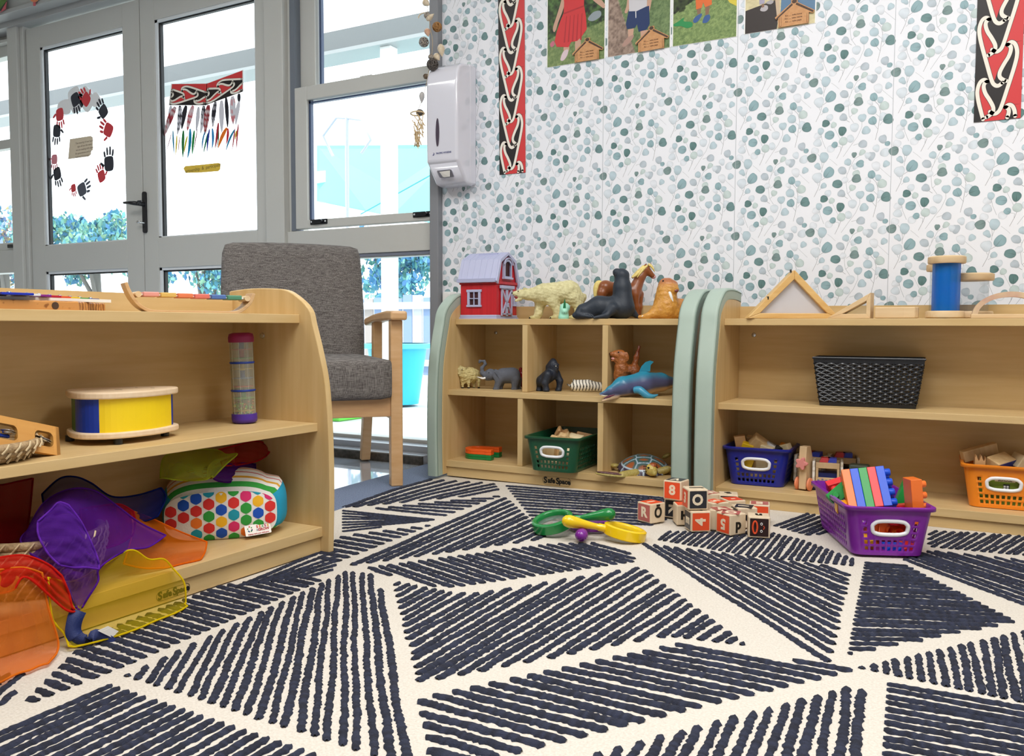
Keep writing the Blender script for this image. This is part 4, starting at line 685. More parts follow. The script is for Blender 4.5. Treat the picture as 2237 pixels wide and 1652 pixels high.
gable(-L_, L_ - .004); w.put('walls', red, bn, bev=.002)
w = MB(); w.box(-L_ - .005, L_ + .005, -W_ - .001, W_ + .001, 0, .010); w.box(-L_ - .002, L_ + .002, -W_ + .003, W_ - .003, .010, .019); w.put('plinth', lil, bn, bev=.002)
rf = [(-W_ - .006, .150), (-W_ + .004, .176), (-.062, .236), (0, .266), (.062, .236), (W_ - .004, .176), (W_ + .010, .138)]; ri = [(y * .94, z - .006) for y, z in rf]
w = MB(); n = len(rf); w.prism([(-L_ - .008, y, z) for y, z in rf + ri[::-1]], (2 * L_ + .008, 0, 0)); w.prism([(L_, y, z) for y, z in rf + [(y * .87, z - .012) for y, z in rf][::-1]], (.009, 0, 0)); w.put('roof', lil, bn, bev=.0012)
w = MB()
for i in range(6):
    x = -L_ + .006 + i * .027
    for (y0, z0), (y1, z1) in zip(rf[:3], rf[1:4]): w.tube([(x, y0, z0), (x, y1, z1)], .0013, 6)
w.box(-L_ - .009, L_ + .001, -W_ - .009, -W_ - .001, .146, .160); w.box(-.035, .05, -.02, -.004, .256, .263); w.put('roof_ribs', lil, bn)
w = MB(); X = -.018; Y_ = -W_ + .006
for a in ((X - .034, X + .034, .108, .118), (X - .034, X + .034, .050, .058), (X - .030, X - .020, .058, .108), (X + .020, X + .030, .058, .108), (X - .0018, X + .0018, .058, .108), (X - .02, X + .02, .081, .0846)): w.box(a[0], a[1], Y_ - .006, Y_ + .001, a[2], a[3])
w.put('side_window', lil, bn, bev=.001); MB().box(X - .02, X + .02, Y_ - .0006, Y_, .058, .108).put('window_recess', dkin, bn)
w = MB(); x0, x1 = L_ + .004, L_ + .010
def bar(mb, a, b, wd, x0=x0, x1=x1): (p, q), (r, s_) = a, b; d = Vector((r - p, s_ - q)).normalized(); n_ = Vector((-d.y, d.x)) * wd / 2; mb.prism([(x0, p + n_.x, q + n_.y), (x0, r + n_.x, s_ + n_.y), (x0, r - n_.x, s_ - n_.y), (x0, p - n_.x, q - n_.y)], (x1 - x0, 0, 0))
yc = -.012; bar(w, (yc - .052, .128), (yc + .052, .128), .012, x0, x1 + .004)
for s_ in (-1, 1):
    bar(w, (yc + s_ * .039, .016), (yc + s_ * .039, .124), .006); bar(w, (yc + s_ * .004, .016), (yc + s_ * .004, .124), .007); bar(w, (yc, .02 if s_ > 0 else .118), (yc, .026 if s_ > 0 else .124), .078); bar(w, (yc + s_ * .037, .020), (yc + s_ * .004, .07), .006); bar(w, (yc + s_ * .037, .120), (yc + s_ * .004, .07), .006)
w.put('barn_doors', lil, bn, bev=.0008); MB().box(L_ - .002, L_ + .0045, yc - .04, yc + .04, .016, .124).put('door_panel', red, bn); MB().box(x1, x1 + .005, yc - .006, yc + .008, .05, .066).put('latch', lil, bn, bev=.001)
w = MB(); o_ = [(.030 * math.cos(a), .216 + .022 * math.sin(a)) for a in [pi * i / 10 for i in range(11)]] + [(-.030, .164), (.030, .164)]; i_ = [(.022 * math.cos(a), .214 + .015 * math.sin(a)) for a in [pi * i / 10 for i in range(11)]] + [(-.022, .171), (.022, .171)]; n = len(o_)
for xx in (L_ - .003, L_ + .007): w.add([(xx, y, z) for y, z in o_ + i_], [(i, (i + 1) % n, n + (i + 1) % n, n + i) for i in range(n)])
w.add([(xx, y, z) for xx in (L_ - .003, L_ + .007) for y, z in o_], [(i, (i + 1) % n, n + (i + 1) % n, n + i) for i in range(n)]); w.box(L_ - .002, L_ + .011, -.034, .034, .160, .167); w.tube([(L_ + .009, y, z) for y, z in [(.034 * math.cos(pi * i / 12), .216 + .026 * math.sin(pi * i / 12)) for i in range(13)]], .003, 6); w.put('loft_window', lil, bn)
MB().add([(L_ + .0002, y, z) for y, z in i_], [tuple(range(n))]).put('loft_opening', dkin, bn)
w = MB(); w.box(L_ + .001, L_ + .007, .045, .075, .055, .062); w.box(L_ + .001, L_ + .007, .045, .075, .102, .109); w.box(L_ + .001, L_ + .006, .047, .053, .06, .104); w.box(L_ + .001, L_ + .006, .068, .073, .06, .104); w.box(L_ + .001, L_ + .005, .059, .062, .06, .104); w.put('front_window', lil, bn)
# ---------------------------------------------------------------- baskets
gripm = mat('grip_white', 'eceef2', .35)
def basket(name, label, col, loc, rz, L=.30, W=.17, H=.124, group=None, hue2=None):
    """slotted tray basket: front in the x-z plane at y=0, running back to y=L"""
    t = thing(name, label, 'basket', loc, rz, group); m = mat('plastic_' + col, col, .32, spec=.5, coat=.15); tw, tl = .019, .022; r = .024
    fr = [i for i in range(18)]; per = []   # perimeter samples: (side, col index, fraction along)
    XF = [0]
    for i in range(19): XF.append(XF[-1] + (.62 if i % 2 else .42))
    XF = [f / XF[-1] for f in XF]
    def ring(v):
        hw, hl0, hl1 = W / 2 + tw * v, -tl * v * .6, L + tl * v; rr_ = r; pts = []
        xs = [-hw + rr_ + (2 * hw - 2 * rr_) * f for f in XF]
        pts += [(x, hl0) for x in xs]
        pts += [(hw - rr_ + rr_ * math.sin(a), hl0 + rr_ - rr_ * math.cos(a)) for a in (pi / 8, pi / 4, 3 * pi / 8)]
        ys = [hl0 + rr_ + (hl1 - hl0 - 2 * rr_) * i / 35 for i in range(36)]; pts += [(hw, y) for y in ys]
        pts += [(hw - rr_ + rr_ * math.cos(a), hl1 - rr_ + rr_ * math.sin(a)) for a in (pi / 8, pi / 4, 3 * pi / 8)]
        pts += [(-x, hl1) for x in xs]
        pts += [(-hw + rr_ - rr_ * math.sin(a), hl1 - rr_ + rr_ * math.cos(a)) for a in (pi / 8, pi / 4, 3 * pi / 8)]
        pts += [(-hw, y) for y in ys[::-1]]
        pts += [(-hw + rr_ - rr_ * math.cos(a), hl0 + rr_ - rr_ * math.sin(a)) for a in (pi / 8, pi / 4, 3 * pi / 8)]
        return pts
    vs = [0, .04, .09, .175, .225, .31, .36, .445, .495, .58, .63, .715, .78, .95, 1.0]; rows = {2: 1, 4: 2, 6: 3, 8: 4, 10: 5}
    R = [ring(v) for v in vs]; n = len(R[0]); mb = MB(); V = []
    for v, q in zip(vs, R): V += [(x, y, .002 + H * v) for x, y in q]
    k = len(V); q0 = ring(-.25); V += [(x * .96, y * .98 + .003, 0) for x, y in q0]
    hb_ = {(c, w) for c in range(4, 15) for w in range(6, 12)}; F = []
    for w in range(len(vs) - 1):
        for j in range(n):
            hole = False
            if j < 19 or 61 <= j < 80:
                c = j if j < 19 else j - 61
                if (c, w) in hb_: continue
                if w in rows and c % 2 == 1 and 1 <= c <= 17 and (rows[w] <= 2 or c in (1, 17)): hole = True
            elif 22 <= j < 57 or 83 <= j < 118:
                c = j - 22 if j < 60 else j - 83
                if w in rows and c % 2 == 1: hole = True
            if not hole: F.append((w * n + j, w * n + (j + 1) % n, (w + 1) * n + (j + 1) % n, (w + 1) * n + j))
    F += [(k + j, k + (j + 1) % n, (j + 1) % n, j) for j in range(n)] + [tuple(range(k, k + n))]
    mb.add(V, F); a = MB(); g = []
    for side in (0, 61):
        c0, c1, w0, w1 = 4, 15, 6, 12; bd = [(c, w0) for c in range(c0, c1)] + [(c1, w) for w in range(w0, w1)] + [(c, w1) for c in range(c1, c0, -1)] + [(c0, w) for w in range(w1, w0, -1)]
        P = [Vector(V[w * n + side + c]) for c, w in bd]; ce = sum(P, Vector()) / len(P); ex = (Vector(V[8 * n + side + c1]) - Vector(V[8 * n + side + c0])).normalized(); ez = (Vector(V[w1 * n + side + 9]) - Vector(V[w0 * n + side + 9])).normalized()
        hw_, hh = .040, .0165
        def oval(d): 
            a_ = math.atan2(d.dot(ez) / hh, d.dot(ex) / (hw_)); x, z = math.cos(a_), math.sin(a_); s_ = 1 / ((abs(x) ** 3.2 + abs(z) ** 3.2) ** (1 / 3.2)); return ce + ex * hw_ * x * s_ + ez * hh * z * s_
        O = [oval(p - ce) for p in P]; b = len(P); mb.add(P + O, [(i, (i + 1) % b, b + (i + 1) % b, b + i) for i in range(b)]); G = MB(); G.tube([ce + (p - ce) * 1.08 for p in spline(O, 2, True)], .0052, 8, closed=True); G.put('handle_grip', gripm, t, smooth=180)
    top = R[-1]; z = H + .002; fl_ = [(x * (1 + .010 / max(.02, abs(x)) if abs(x) > .01 else 1), y, 0) for x, y in top]
    cx_ = sum(y for _, y in top) / n; o_ = [(x + math.copysign(min(.007, abs(x) * .2), x), y + (.007 if y > cx_ else -.007) * min(1, abs(y - cx_) / (L * .45)), z - .001) for x, y in top]; o2 = [(x, y, z - .009) for x, y, _ in o_]
    mb.add([(x, y, z) for x, y in top] + o_ + o2, [(i, (i + 1) % n, n + (i + 1) % n, n + i) for i in range(n)] + [(n + i, n + (i + 1) % n, 2 * n + (i + 1) % n, 2 * n + i) for i in range(n)])
    mb.put('tray', m, t, smooth=45, solid=.0022, merge=True); return t
BG = 'slotted plastic baskets with white grips'
basket('toy_basket', 'dark green basket of wooden blocks in the middle bottom cubby', '0d4f33', (-1.378, 2.770, .0585), math.radians(4), group=BG)
basket('toy_basket', 'dark blue basket at the left end of the open shelf\'s bottom board', '10218f', (-.678, 2.865, .0585), math.radians(3), L=.17, group=BG)
basket('toy_basket', 'orange basket of printed blocks at the right edge of the photo', 'f08a1c', (.03, 2.853, .0585), math.radians(3), L=.18, group=BG)
pb = basket('toy_basket', 'purple basket of large plastic bricks standing on the rug', '7d1f9c', (-.222, 2.345, .006), math.radians(23.5), L=.33, group=BG)
# wooden pieces
pine = mat('pine_block', 'd0ab76', .5, 'e3c696', sc=(40, 40, 6), ns=2, contrast=.3); pines = [pine, mat('beech_block', 'c2935f', .5, 'd3aa78', sc=(6, 40, 40), ns=2, contrast=.3), mat('pale_block', 'e0cda0', .5, 'eddcb6', sc=(40, 6, 40), ns=2, contrast=.3)]
yel = mat('block_yellow', 'e9c01e', .4); bluep = mat('block_blue', '24389a', .4); redp = mat('block_red', 'c62a30', .4); greyp = mat('block_grey', 'c9ccd2', .5); blkp = mat('block_black', '1c1c20', .4)
def block(label, cat, group, loc, size, rot, m, name='wooden_block', sh='box', deco=None, bev=.0025):
    mb = MB(); a, b, c = size
    if sh == 'box': mb.box(-a, a, -b, b, -c, c)
    elif sh == 'cyl': mb.lathe([(a, -c), (a, c)], 20)
    elif sh == 'arch':
        P = [(-a, -c), (-a * .45, -c)] + [(-a * .45 * math.cos(pi * i / 8), -c + a * .45 * math.sin(pi * i / 8)) for i in range(1, 8)] + [(a * .45, -c), (a, -c), (a, c), (-a, c)]; mb.prism([(x, -b, z) for x, z in P], (0, 2 * b, 0))
    elif sh == 'house': mb.prism([(x, -b, z) for x, z in ((-a, -c), (a, -c), (a, c * .2), (0, c), (-a, c * .2))], (0, 2 * b, 0))
    elif sh == 'wave': mb.prism([(x, -b, z) for x, z in [(-a + 2 * a * i / 12, c + c * .35 * math.sin(i * 1.1)) for i in range(13)] + [(a, -c), (-a, -c)]], (0, 2 * b, 0))
    if deco:
        t = thing(name, label, cat, loc, 0, group, rot=rot); mb.put('body', m, t, bev=bev)
        for dn, db, dm in deco: db.put(dn, dm, t)
        return t
    return tag(mb.put(name, m, loc=loc, rot=rot, bev=bev, smooth=40 if sh == 'cyl' else None), label, cat, group)
def inb(bx0, u, v, z, rz): c, s_ = math.cos(rz), math.sin(rz); return (bx0[0] + c * u - s_ * v, bx0[1] + s_ * u + c * v, bx0[2] + z)
g0 = (-1.378, 2.770, .0585); GW = 'wooden pieces in the dark green basket'; r4 = math.radians(4)
for u, v, z, sz, e, sh, m, lb in ((-.02, .15, .115, (.030, .016, .018), (.5, .4, .6), 'wave', 1, 'rounded wooden piece uppermost in the dark green basket'), (-.012, .10, .108, (.036, .018, .014), (.2, -.3, .3), 'wave', 0, 'grooved wooden piece leaning in front of the uppermost piece, green basket'), (.04, .12, .105, (.03, .018, .016), (.3, .1, -.2), 'box', 2, 'pale wooden piece right of centre in the dark green basket'), (.06, .17, .110, (.034, .02, .014), (-.2, .2, .5), 'box', 1, 'flat wooden piece at the back right of the dark green basket'), (-.055, .06, .06, (.04, .022, .03), (.1, .1, .2), 'box', 0, 'large wooden piece showing through the green basket handle'), (.035, .045, .05, (.03, .02, .028), (.4, .3, .1), 'cyl', 2, 'round wooden piece behind the right of the green basket handle'), (-.03, .035, .02, (.032, .018, .016), (0, .1, .3), 'box', 2, 'wooden piece low behind the green basket slots at left'), (.045, .04, .02, (.03, .02, .017), (0, .1, -.3), 'box', 1, 'wooden piece low behind the green basket slots at right'), (.0, .2, .08, (.05, .03, .035), (.1, .1, .1), 'box', 1, 'large wooden piece at the back of the green basket'), (0, .12, .045, (.06, .035, .035), (.1, 0, .1), 'box', 0, 'broad wooden piece under the heap in the green basket')):
    block(lb, 'block', GW, inb(g0, u, v, z, r4), sz, e, pines[m], sh=sh)
b0 = (-.678, 2.865, .0585); BWg = 'wooden pieces in the dark blue basket'; r3 = math.radians(3)
for u, v, z, sz, e, sh, m, lb in ((-.062, .05, .128, (.018, .014, .030), (.1, -.2, .3), 'arch', pines[1], 'reddish wooden figure piece at the left of the blue basket'), (-.038, .035, .118, (.019, .014, .018), (.2, .3, .2), 'box', yel, 'yellow wooden piece at the front of the blue basket'), (-.005, .05, .132, (.027, .02, .024), (.5, .6, .5), 'box', pine, 'tilted square wooden block uppermost in the blue basket'), (-.03, .09, .132, (.022, .014, .02), (.2, .1, .1), 'box', pines[0], 'wooden block behind the tilted square block, blue basket'), (.03, .03, .118, (.022, .015, .013), (.1, .2, -.2), 'box', pines[2], 'pale wooden block with red end in the blue basket'), (.045, .06, .12, (.03, .012, .010), (.2, .5, .6), 'cyl', greyp, 'grey rounded piece in the blue basket'), (.062, .035, .12, (.012, .012, .012), (.2, .5, .6), 'cyl', blkp, 'black wheel piece at the right of the blue basket'), (.08, .05, .124, (.022, .012, .012), (.2, -.3, -.4), 'box', pines[2], 'cream piece with yellow tip at the right of the blue basket'), (.072, .07, .13, (.010, .01, .008), (.4, .2, .6), 'cyl', mat('block_orange', 'd9872a', .4), 'small orange spotted piece at the back of the blue basket'), (-.035, .02, .068, (.02, .012, .024), (.1, .3, .1), 'box', yel, 'yellow piece showing through the blue basket handle'), (.022, .025, .066, (.026, .014, .022), (.2, .1, -.1), 'box', pines[2], 'pale car-shaped piece behind the blue basket handle'), (0, .07, .045, (.075, .04, .03), (0, 0, 0), 'box', pines[0], 'wooden pieces heaped low in the blue basket')):
    block(lb, 'block', BWg, inb(b0, u, v, z, r3), sz, e, m, sh=sh)
o0 = (.03, 2.853, .0585); OW = 'printed wooden blocks in the orange basket'
def face_deco(a, b, c, m, wins): 
    d = MB(); d.box(-a * .97, a * .97, -b - .0006, -b, -c * .97, c * .97); w = MB()
    for x, z in wins: w.box(x - .006, x + .006, -b - .0012, -b - .0006, z - .006, z + .006)
    return [('painted_face', d, m), ('window_print', w, pines[2])]
block('long wooden block leaning over the left rim of the orange basket', 'block', OW, inb(o0, -.062, .09, .150, r3), (.052, .012, .017), (.1, -.28, .5), pine)
block('wavy-grained wooden block standing at the left of the orange basket', 'block', OW, inb(o0, -.062, .03, .118, r3), (.014, .02, .024), (0, 0, .1), pines[1], sh='wave')
block('wooden block with a painted blue house face in the orange basket', 'block', OW, inb(o0, -.01, .05, .122, r3), (.022, .036, .024), (.2, .45, -.6), pine, deco=[('painted_face', MB().box(.022, .0226, -.034, .034, -.022, .022), bluep), ('window_print', MB().box(.0226, .0232, -.02, -.01, -.002, .008), pines[2])])
block('pale square-ended block at the right of the orange basket', 'block', OW, inb(o0, .05, .07, .128, r3), (.024, .03, .02), (.1, .5, .5), pines[2])
t = block('green painted school block behind the orange basket handle', 'block', OW, inb(o0, .012, .016, .052, r3), (.075, .007, .042), (-.12, 0, .0), pine, deco=[('painted_face', MB().box(-.073, .073, -.0076, -.007, -.04, .032), mat('print_green', '7f9a1f', .5)), ('window_print', MB().box(-.012, .004, -.0088, -.0076, .002, .018), blkp)])
w = MB()
for x in (-.0085, -.001):
    for z in (.0045, .0115): w.box(x - .0027, x + .0027, -.0095, -.0088, z - .0027, z + .0027)
w.put('window_panes', gloss_w, t); w = MB(); w.box(-.034, .018, -.0086, -.0076, .0245, .0335); w.put('sign', pines[2], t); w = MB(); text_to(w, 'SCHOOL', frame3((-.008, -.0090, .029), (1, 0, 0), (0, 0, 1)), .0088, .0002, .0003); w.put('lettering', ink, t)
block('blue-edged block wedged in the middle of the orange basket', 'block', OW, inb(o0, -.04, .06, .10, r3), (.012, .02, .025), (.2, .2, .3), bluep)
block('wooden blocks bedded low in the orange basket', 'block', OW, inb(o0, 0, .09, .06, r3), (.075, .05, .035), (0, 0, 0), pines[1])
# ---------------------------------------------------------------- large plastic bricks in the purple basket
pr_ = math.radians(23.5); p0 = (-.222, 2.345, .006); BR = 'large plastic bricks in the purple basket'
pl = {k: mat('brick_' + k, c, .3, spec=.5) for k, c in dict(orange='f2762a', blue='0d4fd0', green='1f9440', red='df3338', yellow='f3ae1c', lorange='ef6a1f').items()}
def brickmesh(nx, ny, h=.024, p=.027, studs=True, parent=None, loc=None, rot=None, m=None, name='brick', hollow=False):
    mb = MB(); a, b = nx * p / 2, ny * p / 2
    if hollow:
        for q in ((-a, a, -b, -b + .002), (-a, a, b - .002, b), (-a, -a + .002, -b, b), (a - .002, a, -b, b)): mb.box(q[0], q[1], q[2], q[3], 0, h)
        mb.box(-a, a, -b, b, h - .002, h)
        for i in range(nx - 1): mb.lathe([(.010, 0), (.010, h)], 16, ((i + 1) * p - a, 0, 0), caps=False)
    else: mb.box(-a, a, -b, b, 0, h)
    o = mb.put(name, m, parent, loc=loc, rot=rot, bev=.0012)
    if studs:
        for i in range(nx):
            for j in range(ny): MB().lathe([(.0088, 0), (.0088, .0105), (.0075, .0125)], 20, (i * p + p / 2 - a, j * p + p / 2 - b, h)).put('stud', m, o, smooth=40)
    return o
st = thing('brick_stack', 'stack of five plastic bricks in orange, blue, green, red and blue stripes', 'brick stack', (0, 0, 0), 0, BR)
o_ = at(1855, 1112, y=2.37); ax = at(1950, 1104, y=2.40) - o_; up = at(1866, 1016, y=2.44) - o_; T = frame3(o_, ax, up); st.matrix_world = T; kx = ax.length / .98; hgt = .0213
for i, c in enumerate(('orange', 'blue', 'green', 'red', 'blue')):
    mb = MB(); mb.box(i * hgt, (i + 1) * hgt - .0004, 0, .112, -.056, 0); o = mb.put('brick', pl[c], st, bev=.0012)
    if i == 4:
        for k in range(4):
            for kk in range(2): MB().lathe([(.0098, 0), (.0098, .0125), (.0082, .0145)], 22, (5 * hgt - .0004, .014 + k * .028, -.014 - kk * .028), Matrix.Rotation(pi / 2, 3, 'Y')).put('stud', pl[c], o, smooth=40)
def brick_thing(label, c, px, py, y, ax_p, up_p, nx, ny, hollow=False, h=.024, p=.027):
    o = at(px, py, y=y); T = frame3(o, Vector(ax_p), Vector(up_p)); t = thing('plastic_brick', label, 'brick', (0, 0, 0), 0, BR); t.matrix_world = T; brickmesh(nx, ny, h, p, True, t, None, None, pl[c], 'body', hollow); return t
brick_thing('orange brick standing on end at the right of the purple basket', 'orange', 1984, 1094, 2.43, (-.10, 0, 1), (.4, -.885, .04), 4, 2, p=.0285, h=.028)
brick_thing('green brick with round studs leaning at the left of the purple basket', 'green', 1836, 1078, 2.46, (.62, .35, .62), (-.75, .1, .6), 2, 1, p=.036, h=.028)
brick_thing('hollow red brick upturned at the back left of the purple basket', 'red', 1826, 1062, 2.55, (.8, .35, .3), (-.1, -.5, .9), 2, 2, hollow=True)
brick_thing('yellow-orange brick low at the left side of the purple basket', 'yellow', 1846, 1102, 2.42, (.9, .4, .1), (0, -.3, 1), 2, 1)
brick_thing('yellow-orange brick behind the left slots of the purple basket', 'yellow', 1880, 1188, 2.42, (.92, .4, 0), (0, 0, 1), 2, 2, h=.04)
brick_thing('orange upturned brick behind the purple basket handle', 'lorange', 1955, 1160, 2.46, (.9, .35, -.2), (.1, -.5, -.8), 3, 2, hollow=True)
brick_thing('orange brick at the left of the purple basket handle', 'lorange', 1912, 1168, 2.45, (.3, .1, .9), (.9, .3, -.1), 3, 2)
brick_thing('dark blue brick low in the middle of the purple basket', 'blue', 1945, 1206, 2.44, (.92, .4, 0), (0, 0, 1), 2, 2, h=.03)
brick_thing('red brick low at the right of the purple basket', 'red', 1975, 1204, 2.47, (.92, .4, 0), (0, 0, 1), 2, 2, h=.045)
brick_thing('red brick under the striped stack in the purple basket', 'red', 1960, 1122, 2.50, (.9, .4, .1), (0, 0, 1), 3, 2)
brick_thing('green brick between the striped stack and the orange end brick', 'green', 1978, 1078, 2.53, (.3, .2, .9), (.9, .3, -.2), 3, 1)
# ---------------------------------------------------------------- alphabet blocks
ABC = 'alphabet blocks heaped on the rug'; fc = dict(o='e8532a', b='26272e', m='b8625a', c='d9c3a6', k='2a1414'); fcm = {k: mat('print_' + k, v, .4, coat=.2) for k, v in fc.items()}; maple = mat('maple', 'd9c2a2', .45, 'e6d3b6', sc=(30, 30, 6), ns=2, contrast=.3); ltm = mat('letter_cream', 'ecdcc0', .45)
def abc(label, px, py, z, rz, faces, B=.058, y=None):
    """front lower corner edge at pixel (px, py); faces: dict side -> (colour, character, turn)"""
    p = at(px, py, z=z) if z is not None else None; t = thing('alphabet_block', label, 'alphabet block', (p.x, p.y, z + (.0045 if z == 0 else .0035)), rz, ABC); h = B / 2
    MB().box(0, B, 0, B, 0, B).put('body', maple, t, bev=.003)
    fr = {'f': ((h, 0, h), (1, 0, 0), (0, 0, 1)), 'l': ((0, h, h), (0, -1, 0), (0, 0, 1)), 'r': ((B, h, h), (0, 1, 0), (0, 0, 1)), 't': ((h, h, B), (1, 0, 0), (0, 1, 0))}
    for s_, (c, chx, turn) in faces.items():
        T = frame3(*fr[s_]) @ Matrix.Rotation(math.radians(turn), 4, 'Z'); q = .0245
        if c != 'c': a = MB(); a.add([T @ Vector((x, y_, .0004)) for x, y_ in rrect(-q, q, -q, q, .002, 3)], [tuple(range(16))]) if False else a.poly([T @ Vector((x, y_, .0004)) for x, y_ in rrect(-q, q, -q, q, .002, 3)]); pf = a.put('printed_face', fcm[c], t)
        if chx == '@':
            a = MB(); a.tube([T @ Vector((-.011 + .006 * math.cos(w), .017 * math.sin(w), .0008)) for w in [2 * pi * i / 20 for i in range(20)]], .0025, 6, closed=True); a.put('mouth_print', fcm['o'], t)
            a = MB()
            for yy in (-.010, .010): a.tube([T @ Vector((.006 + .0025 * math.cos(w), yy + .003 * math.sin(w), .0006)) for w in [2 * pi * i / 12 for i in range(12)]], .0009, 5, closed=True)
            for yy in (-.012, -.006, .004, .011): a.lathe([(.0013, 0), (.0012, .0004)], 8, T @ Vector((-.007 + .002 * (yy > 0), yy, .0005)), T.to_3x3())
            a.put('eye_print', gloss_w, t); a = MB(); a.tube([T @ Vector((.011, -.005, .0006)), T @ Vector((.014, 0, .0006)), T @ Vector((.011, .005, .0006))], .0012, 5); a.put('nose_print', fcm['o'], t)
        elif chx: a = MB(); text_to(a, chx, T @ Matrix.Translation((0, 0, .0007)), .040, .0003, .0016); a.put('letter', (ink if c == 'c' else ltm), t)
    return t
D_ = math.radians
abc('alphabet block R with maroon face, standing apart at the left', 1421.5, 1148.7, 0, D_(64), {'l': ('m', 'R', 0), 'f': ('c', 'Ō', 0), 't': ('o', 'I', 90)})
kb = abc('black K alphabet block under the orange 8 block', 1450, 1133, 0, D_(-4), {'f': ('b', 'K', -90), 'r': ('o', '', 0), 't': ('b', '', 0)})
abc('orange 8 alphabet block on top of the black K block', 1448.5, 1093, .0615, D_(-6), {'f': ('o', '8', 0), 'r': ('c', 't', 0), 't': ('b', 'V', 180)})
abc('cream alphabet block left of the 4 block with a T face', 1478, 1151, 0, D_(30), {'f': ('c', 'T', 90), 'l': ('c', '', 0), 't': ('o', '', 0)})
abc('orange 4 alphabet block with black E side at the front', 1509, 1166.5, 0, D_(36), {'f': ('o', '4', 90), 'l': ('b', 'E', -90), 't': ('c', 'h', 180)})
abc('black O alphabet block on the second layer', 1503, 1117.5, .0615, D_(35), {'f': ('b', 'O', 90), 'l': ('o', '3', 0), 't': ('c', 'J', 90)})
abc('cream alphabet block with an i face beside the 4 block', 1547, 1161, 0, D_(3), {'f': ('c', 'i', 0), 'r': ('o', '', 0), 't': ('m', 'A', 40)})
abc('orange 5 alphabet block with cream p side at the front', 1595, 1175, 0, D_(58), {'l': ('o', '5', 180), 'f': ('c', 'p', 0), 't': ('m', 'Q', 130)})
abc('dark alphabet block with a printed open-mouthed face at the right', 1634, 1178, 0, D_(17), {'f': ('k', '@', 0), 't': ('c', 'n', 180), 'l': ('c', '', 0)})
abc('pink E alphabet block behind the printed face block', 1636, 1148, 0, D_(13), {'t': ('m', 'E', 180), 'f': ('o', '1', 90), 'l': ('c', '', 0)})
abc('black-topped alphabet block with cream d side, right of centre', 1612, 1158, 0, D_(36), {'t': ('b', 'I', 60), 'f': ('c', 'd', 90), 'l': ('b', '', 0)})
abc('orange-topped alphabet block behind the black-topped one', 1590, 1140, 0, D_(42), {'t': ('o', '-', 0), 'f': ('c', '', 0), 'l': ('b', '', 0)})
abc('orange-topped alphabet block with a 5, behind the O block', 1556, 1146, 0, D_(50), {'t': ('o', '5', 110), 'f': ('c', '', 0), 'l': ('c', '', 0)})
abc('cream-topped alphabet block at the back of the heap', 1570, 1124, 0, D_(17), {'t': ('c', 'a', 200), 'f': ('b', '', 0), 'l': ('c', '', 0)})
abc('pink-topped alphabet block with a W at the back of the heap', 1537, 1124, 0, D_(40), {'t': ('m', 'W', 200), 'f': ('c', '', 0), 'l': ('m', '', 0)})
# ---------------------------------------------------------------- magnifiers
def magnifier(label, c, ctr, toward, tilt=0, roll=0):
    m = mat('mag_' + c, c, .25, spec=.5, coat=.3); t = thing('magnifying_glass', label, 'magnifying glass', ctr, 0, 'plastic magnifying glasses on the rug'); d = Vector(toward) - Vector(ctr); t.rotation_euler = frame3((0, 0, 0), d, (-d.y, d.x, roll)).to_euler()
    MB().lathe([(.043, -.011), (.046, -.0145), (.054, -.015), (.0585, -.012), (.059, 0), (.0585, .012), (.054, .015), (.046, .0145), (.043, .011), (.042, 0), (.043, -.011)], 48, caps=False).put('rim', m, t, smooth=50)
    MB().lathe([(.0005, -.0035), (.025, -.003), (.0425, -.001), (.0425, .001), (.025, .003), (.0005, .0035)], 32).put('lens', clear('lens', 'dfe2e2', .14, .03, .2), t, smooth=60)
    h = MB(); h.lathe([(.0105, 0), (.0105, .018), (.0088, .020), (.0088, .028), (.0095, .04), (.0125, .065), (.0165, .09), (.0175, .102), (.0145, .114), (.007, .121), (.0005, .122)], 24, (.056, 0, 0), Matrix.Rotation(pi / 2, 3, 'Y')); h.put('handle', m, t, smooth=60); return t
magnifier('purple magnifying glass lying lowest with its bulb handle toward the viewer', '7a2290', (-1.0, 2.245, .020), (-.958, 2.105, .022))
magnifier('yellow magnifying glass with its ring on the rug, handle pointing left', 'f2c90f', (-.868, 2.187, .022), (-.985, 2.098, .054))
magnifier('green magnifying glass tilted on the others, handle pointing right', '14803c', (-1.068, 2.150, .034), (-.93, 2.19, .062), roll=.03)
# ---------------------------------------------------------------- horseshoe magnets
def horseshoe(label, col, z):
    P = [(.0, -.052)] + [(-.052 * math.sin(a), -.052 * math.cos(a)) for a in [pi * i / 16 for i in range(1, 16)]] + [(0, .052), (.055, .054), (.055, .058), (.078, .058), (.078, .026), (.055, .026), (.055, .029), (0, .027)] + [(-.027 * math.sin(a), .027 * math.cos(a)) for a in [pi * i / 12 for i in range(1, 12)]] + [(0, -.027), (.055, -.029), (.055, -.026), (.078, -.026), (.078, -.058), (.055, -.058), (.055, -.054)]
    t = thing('toy_horseshoe', label, 'toy', (-1.785, 2.925, z), math.radians(8), 'horseshoe shapes in the left bottom cubby'); m = mat('magnet_' + col, col, .35, spec=.5)
    MB().prism([(x, y, .0002) for x, y in P], (0, 0, .0098)).put('lower_half', m, t, bev=.002); MB().prism([(x, y, .0102) for x, y in P], (0, 0, .0098)).put('upper_half', m, t, bev=.002)
horseshoe('green plastic horseshoe shape lying at the bottom of the left cubby', '12803f', .0586); horseshoe('orange plastic horseshoe shape stacked on the green one', 'f0601a', .0788)
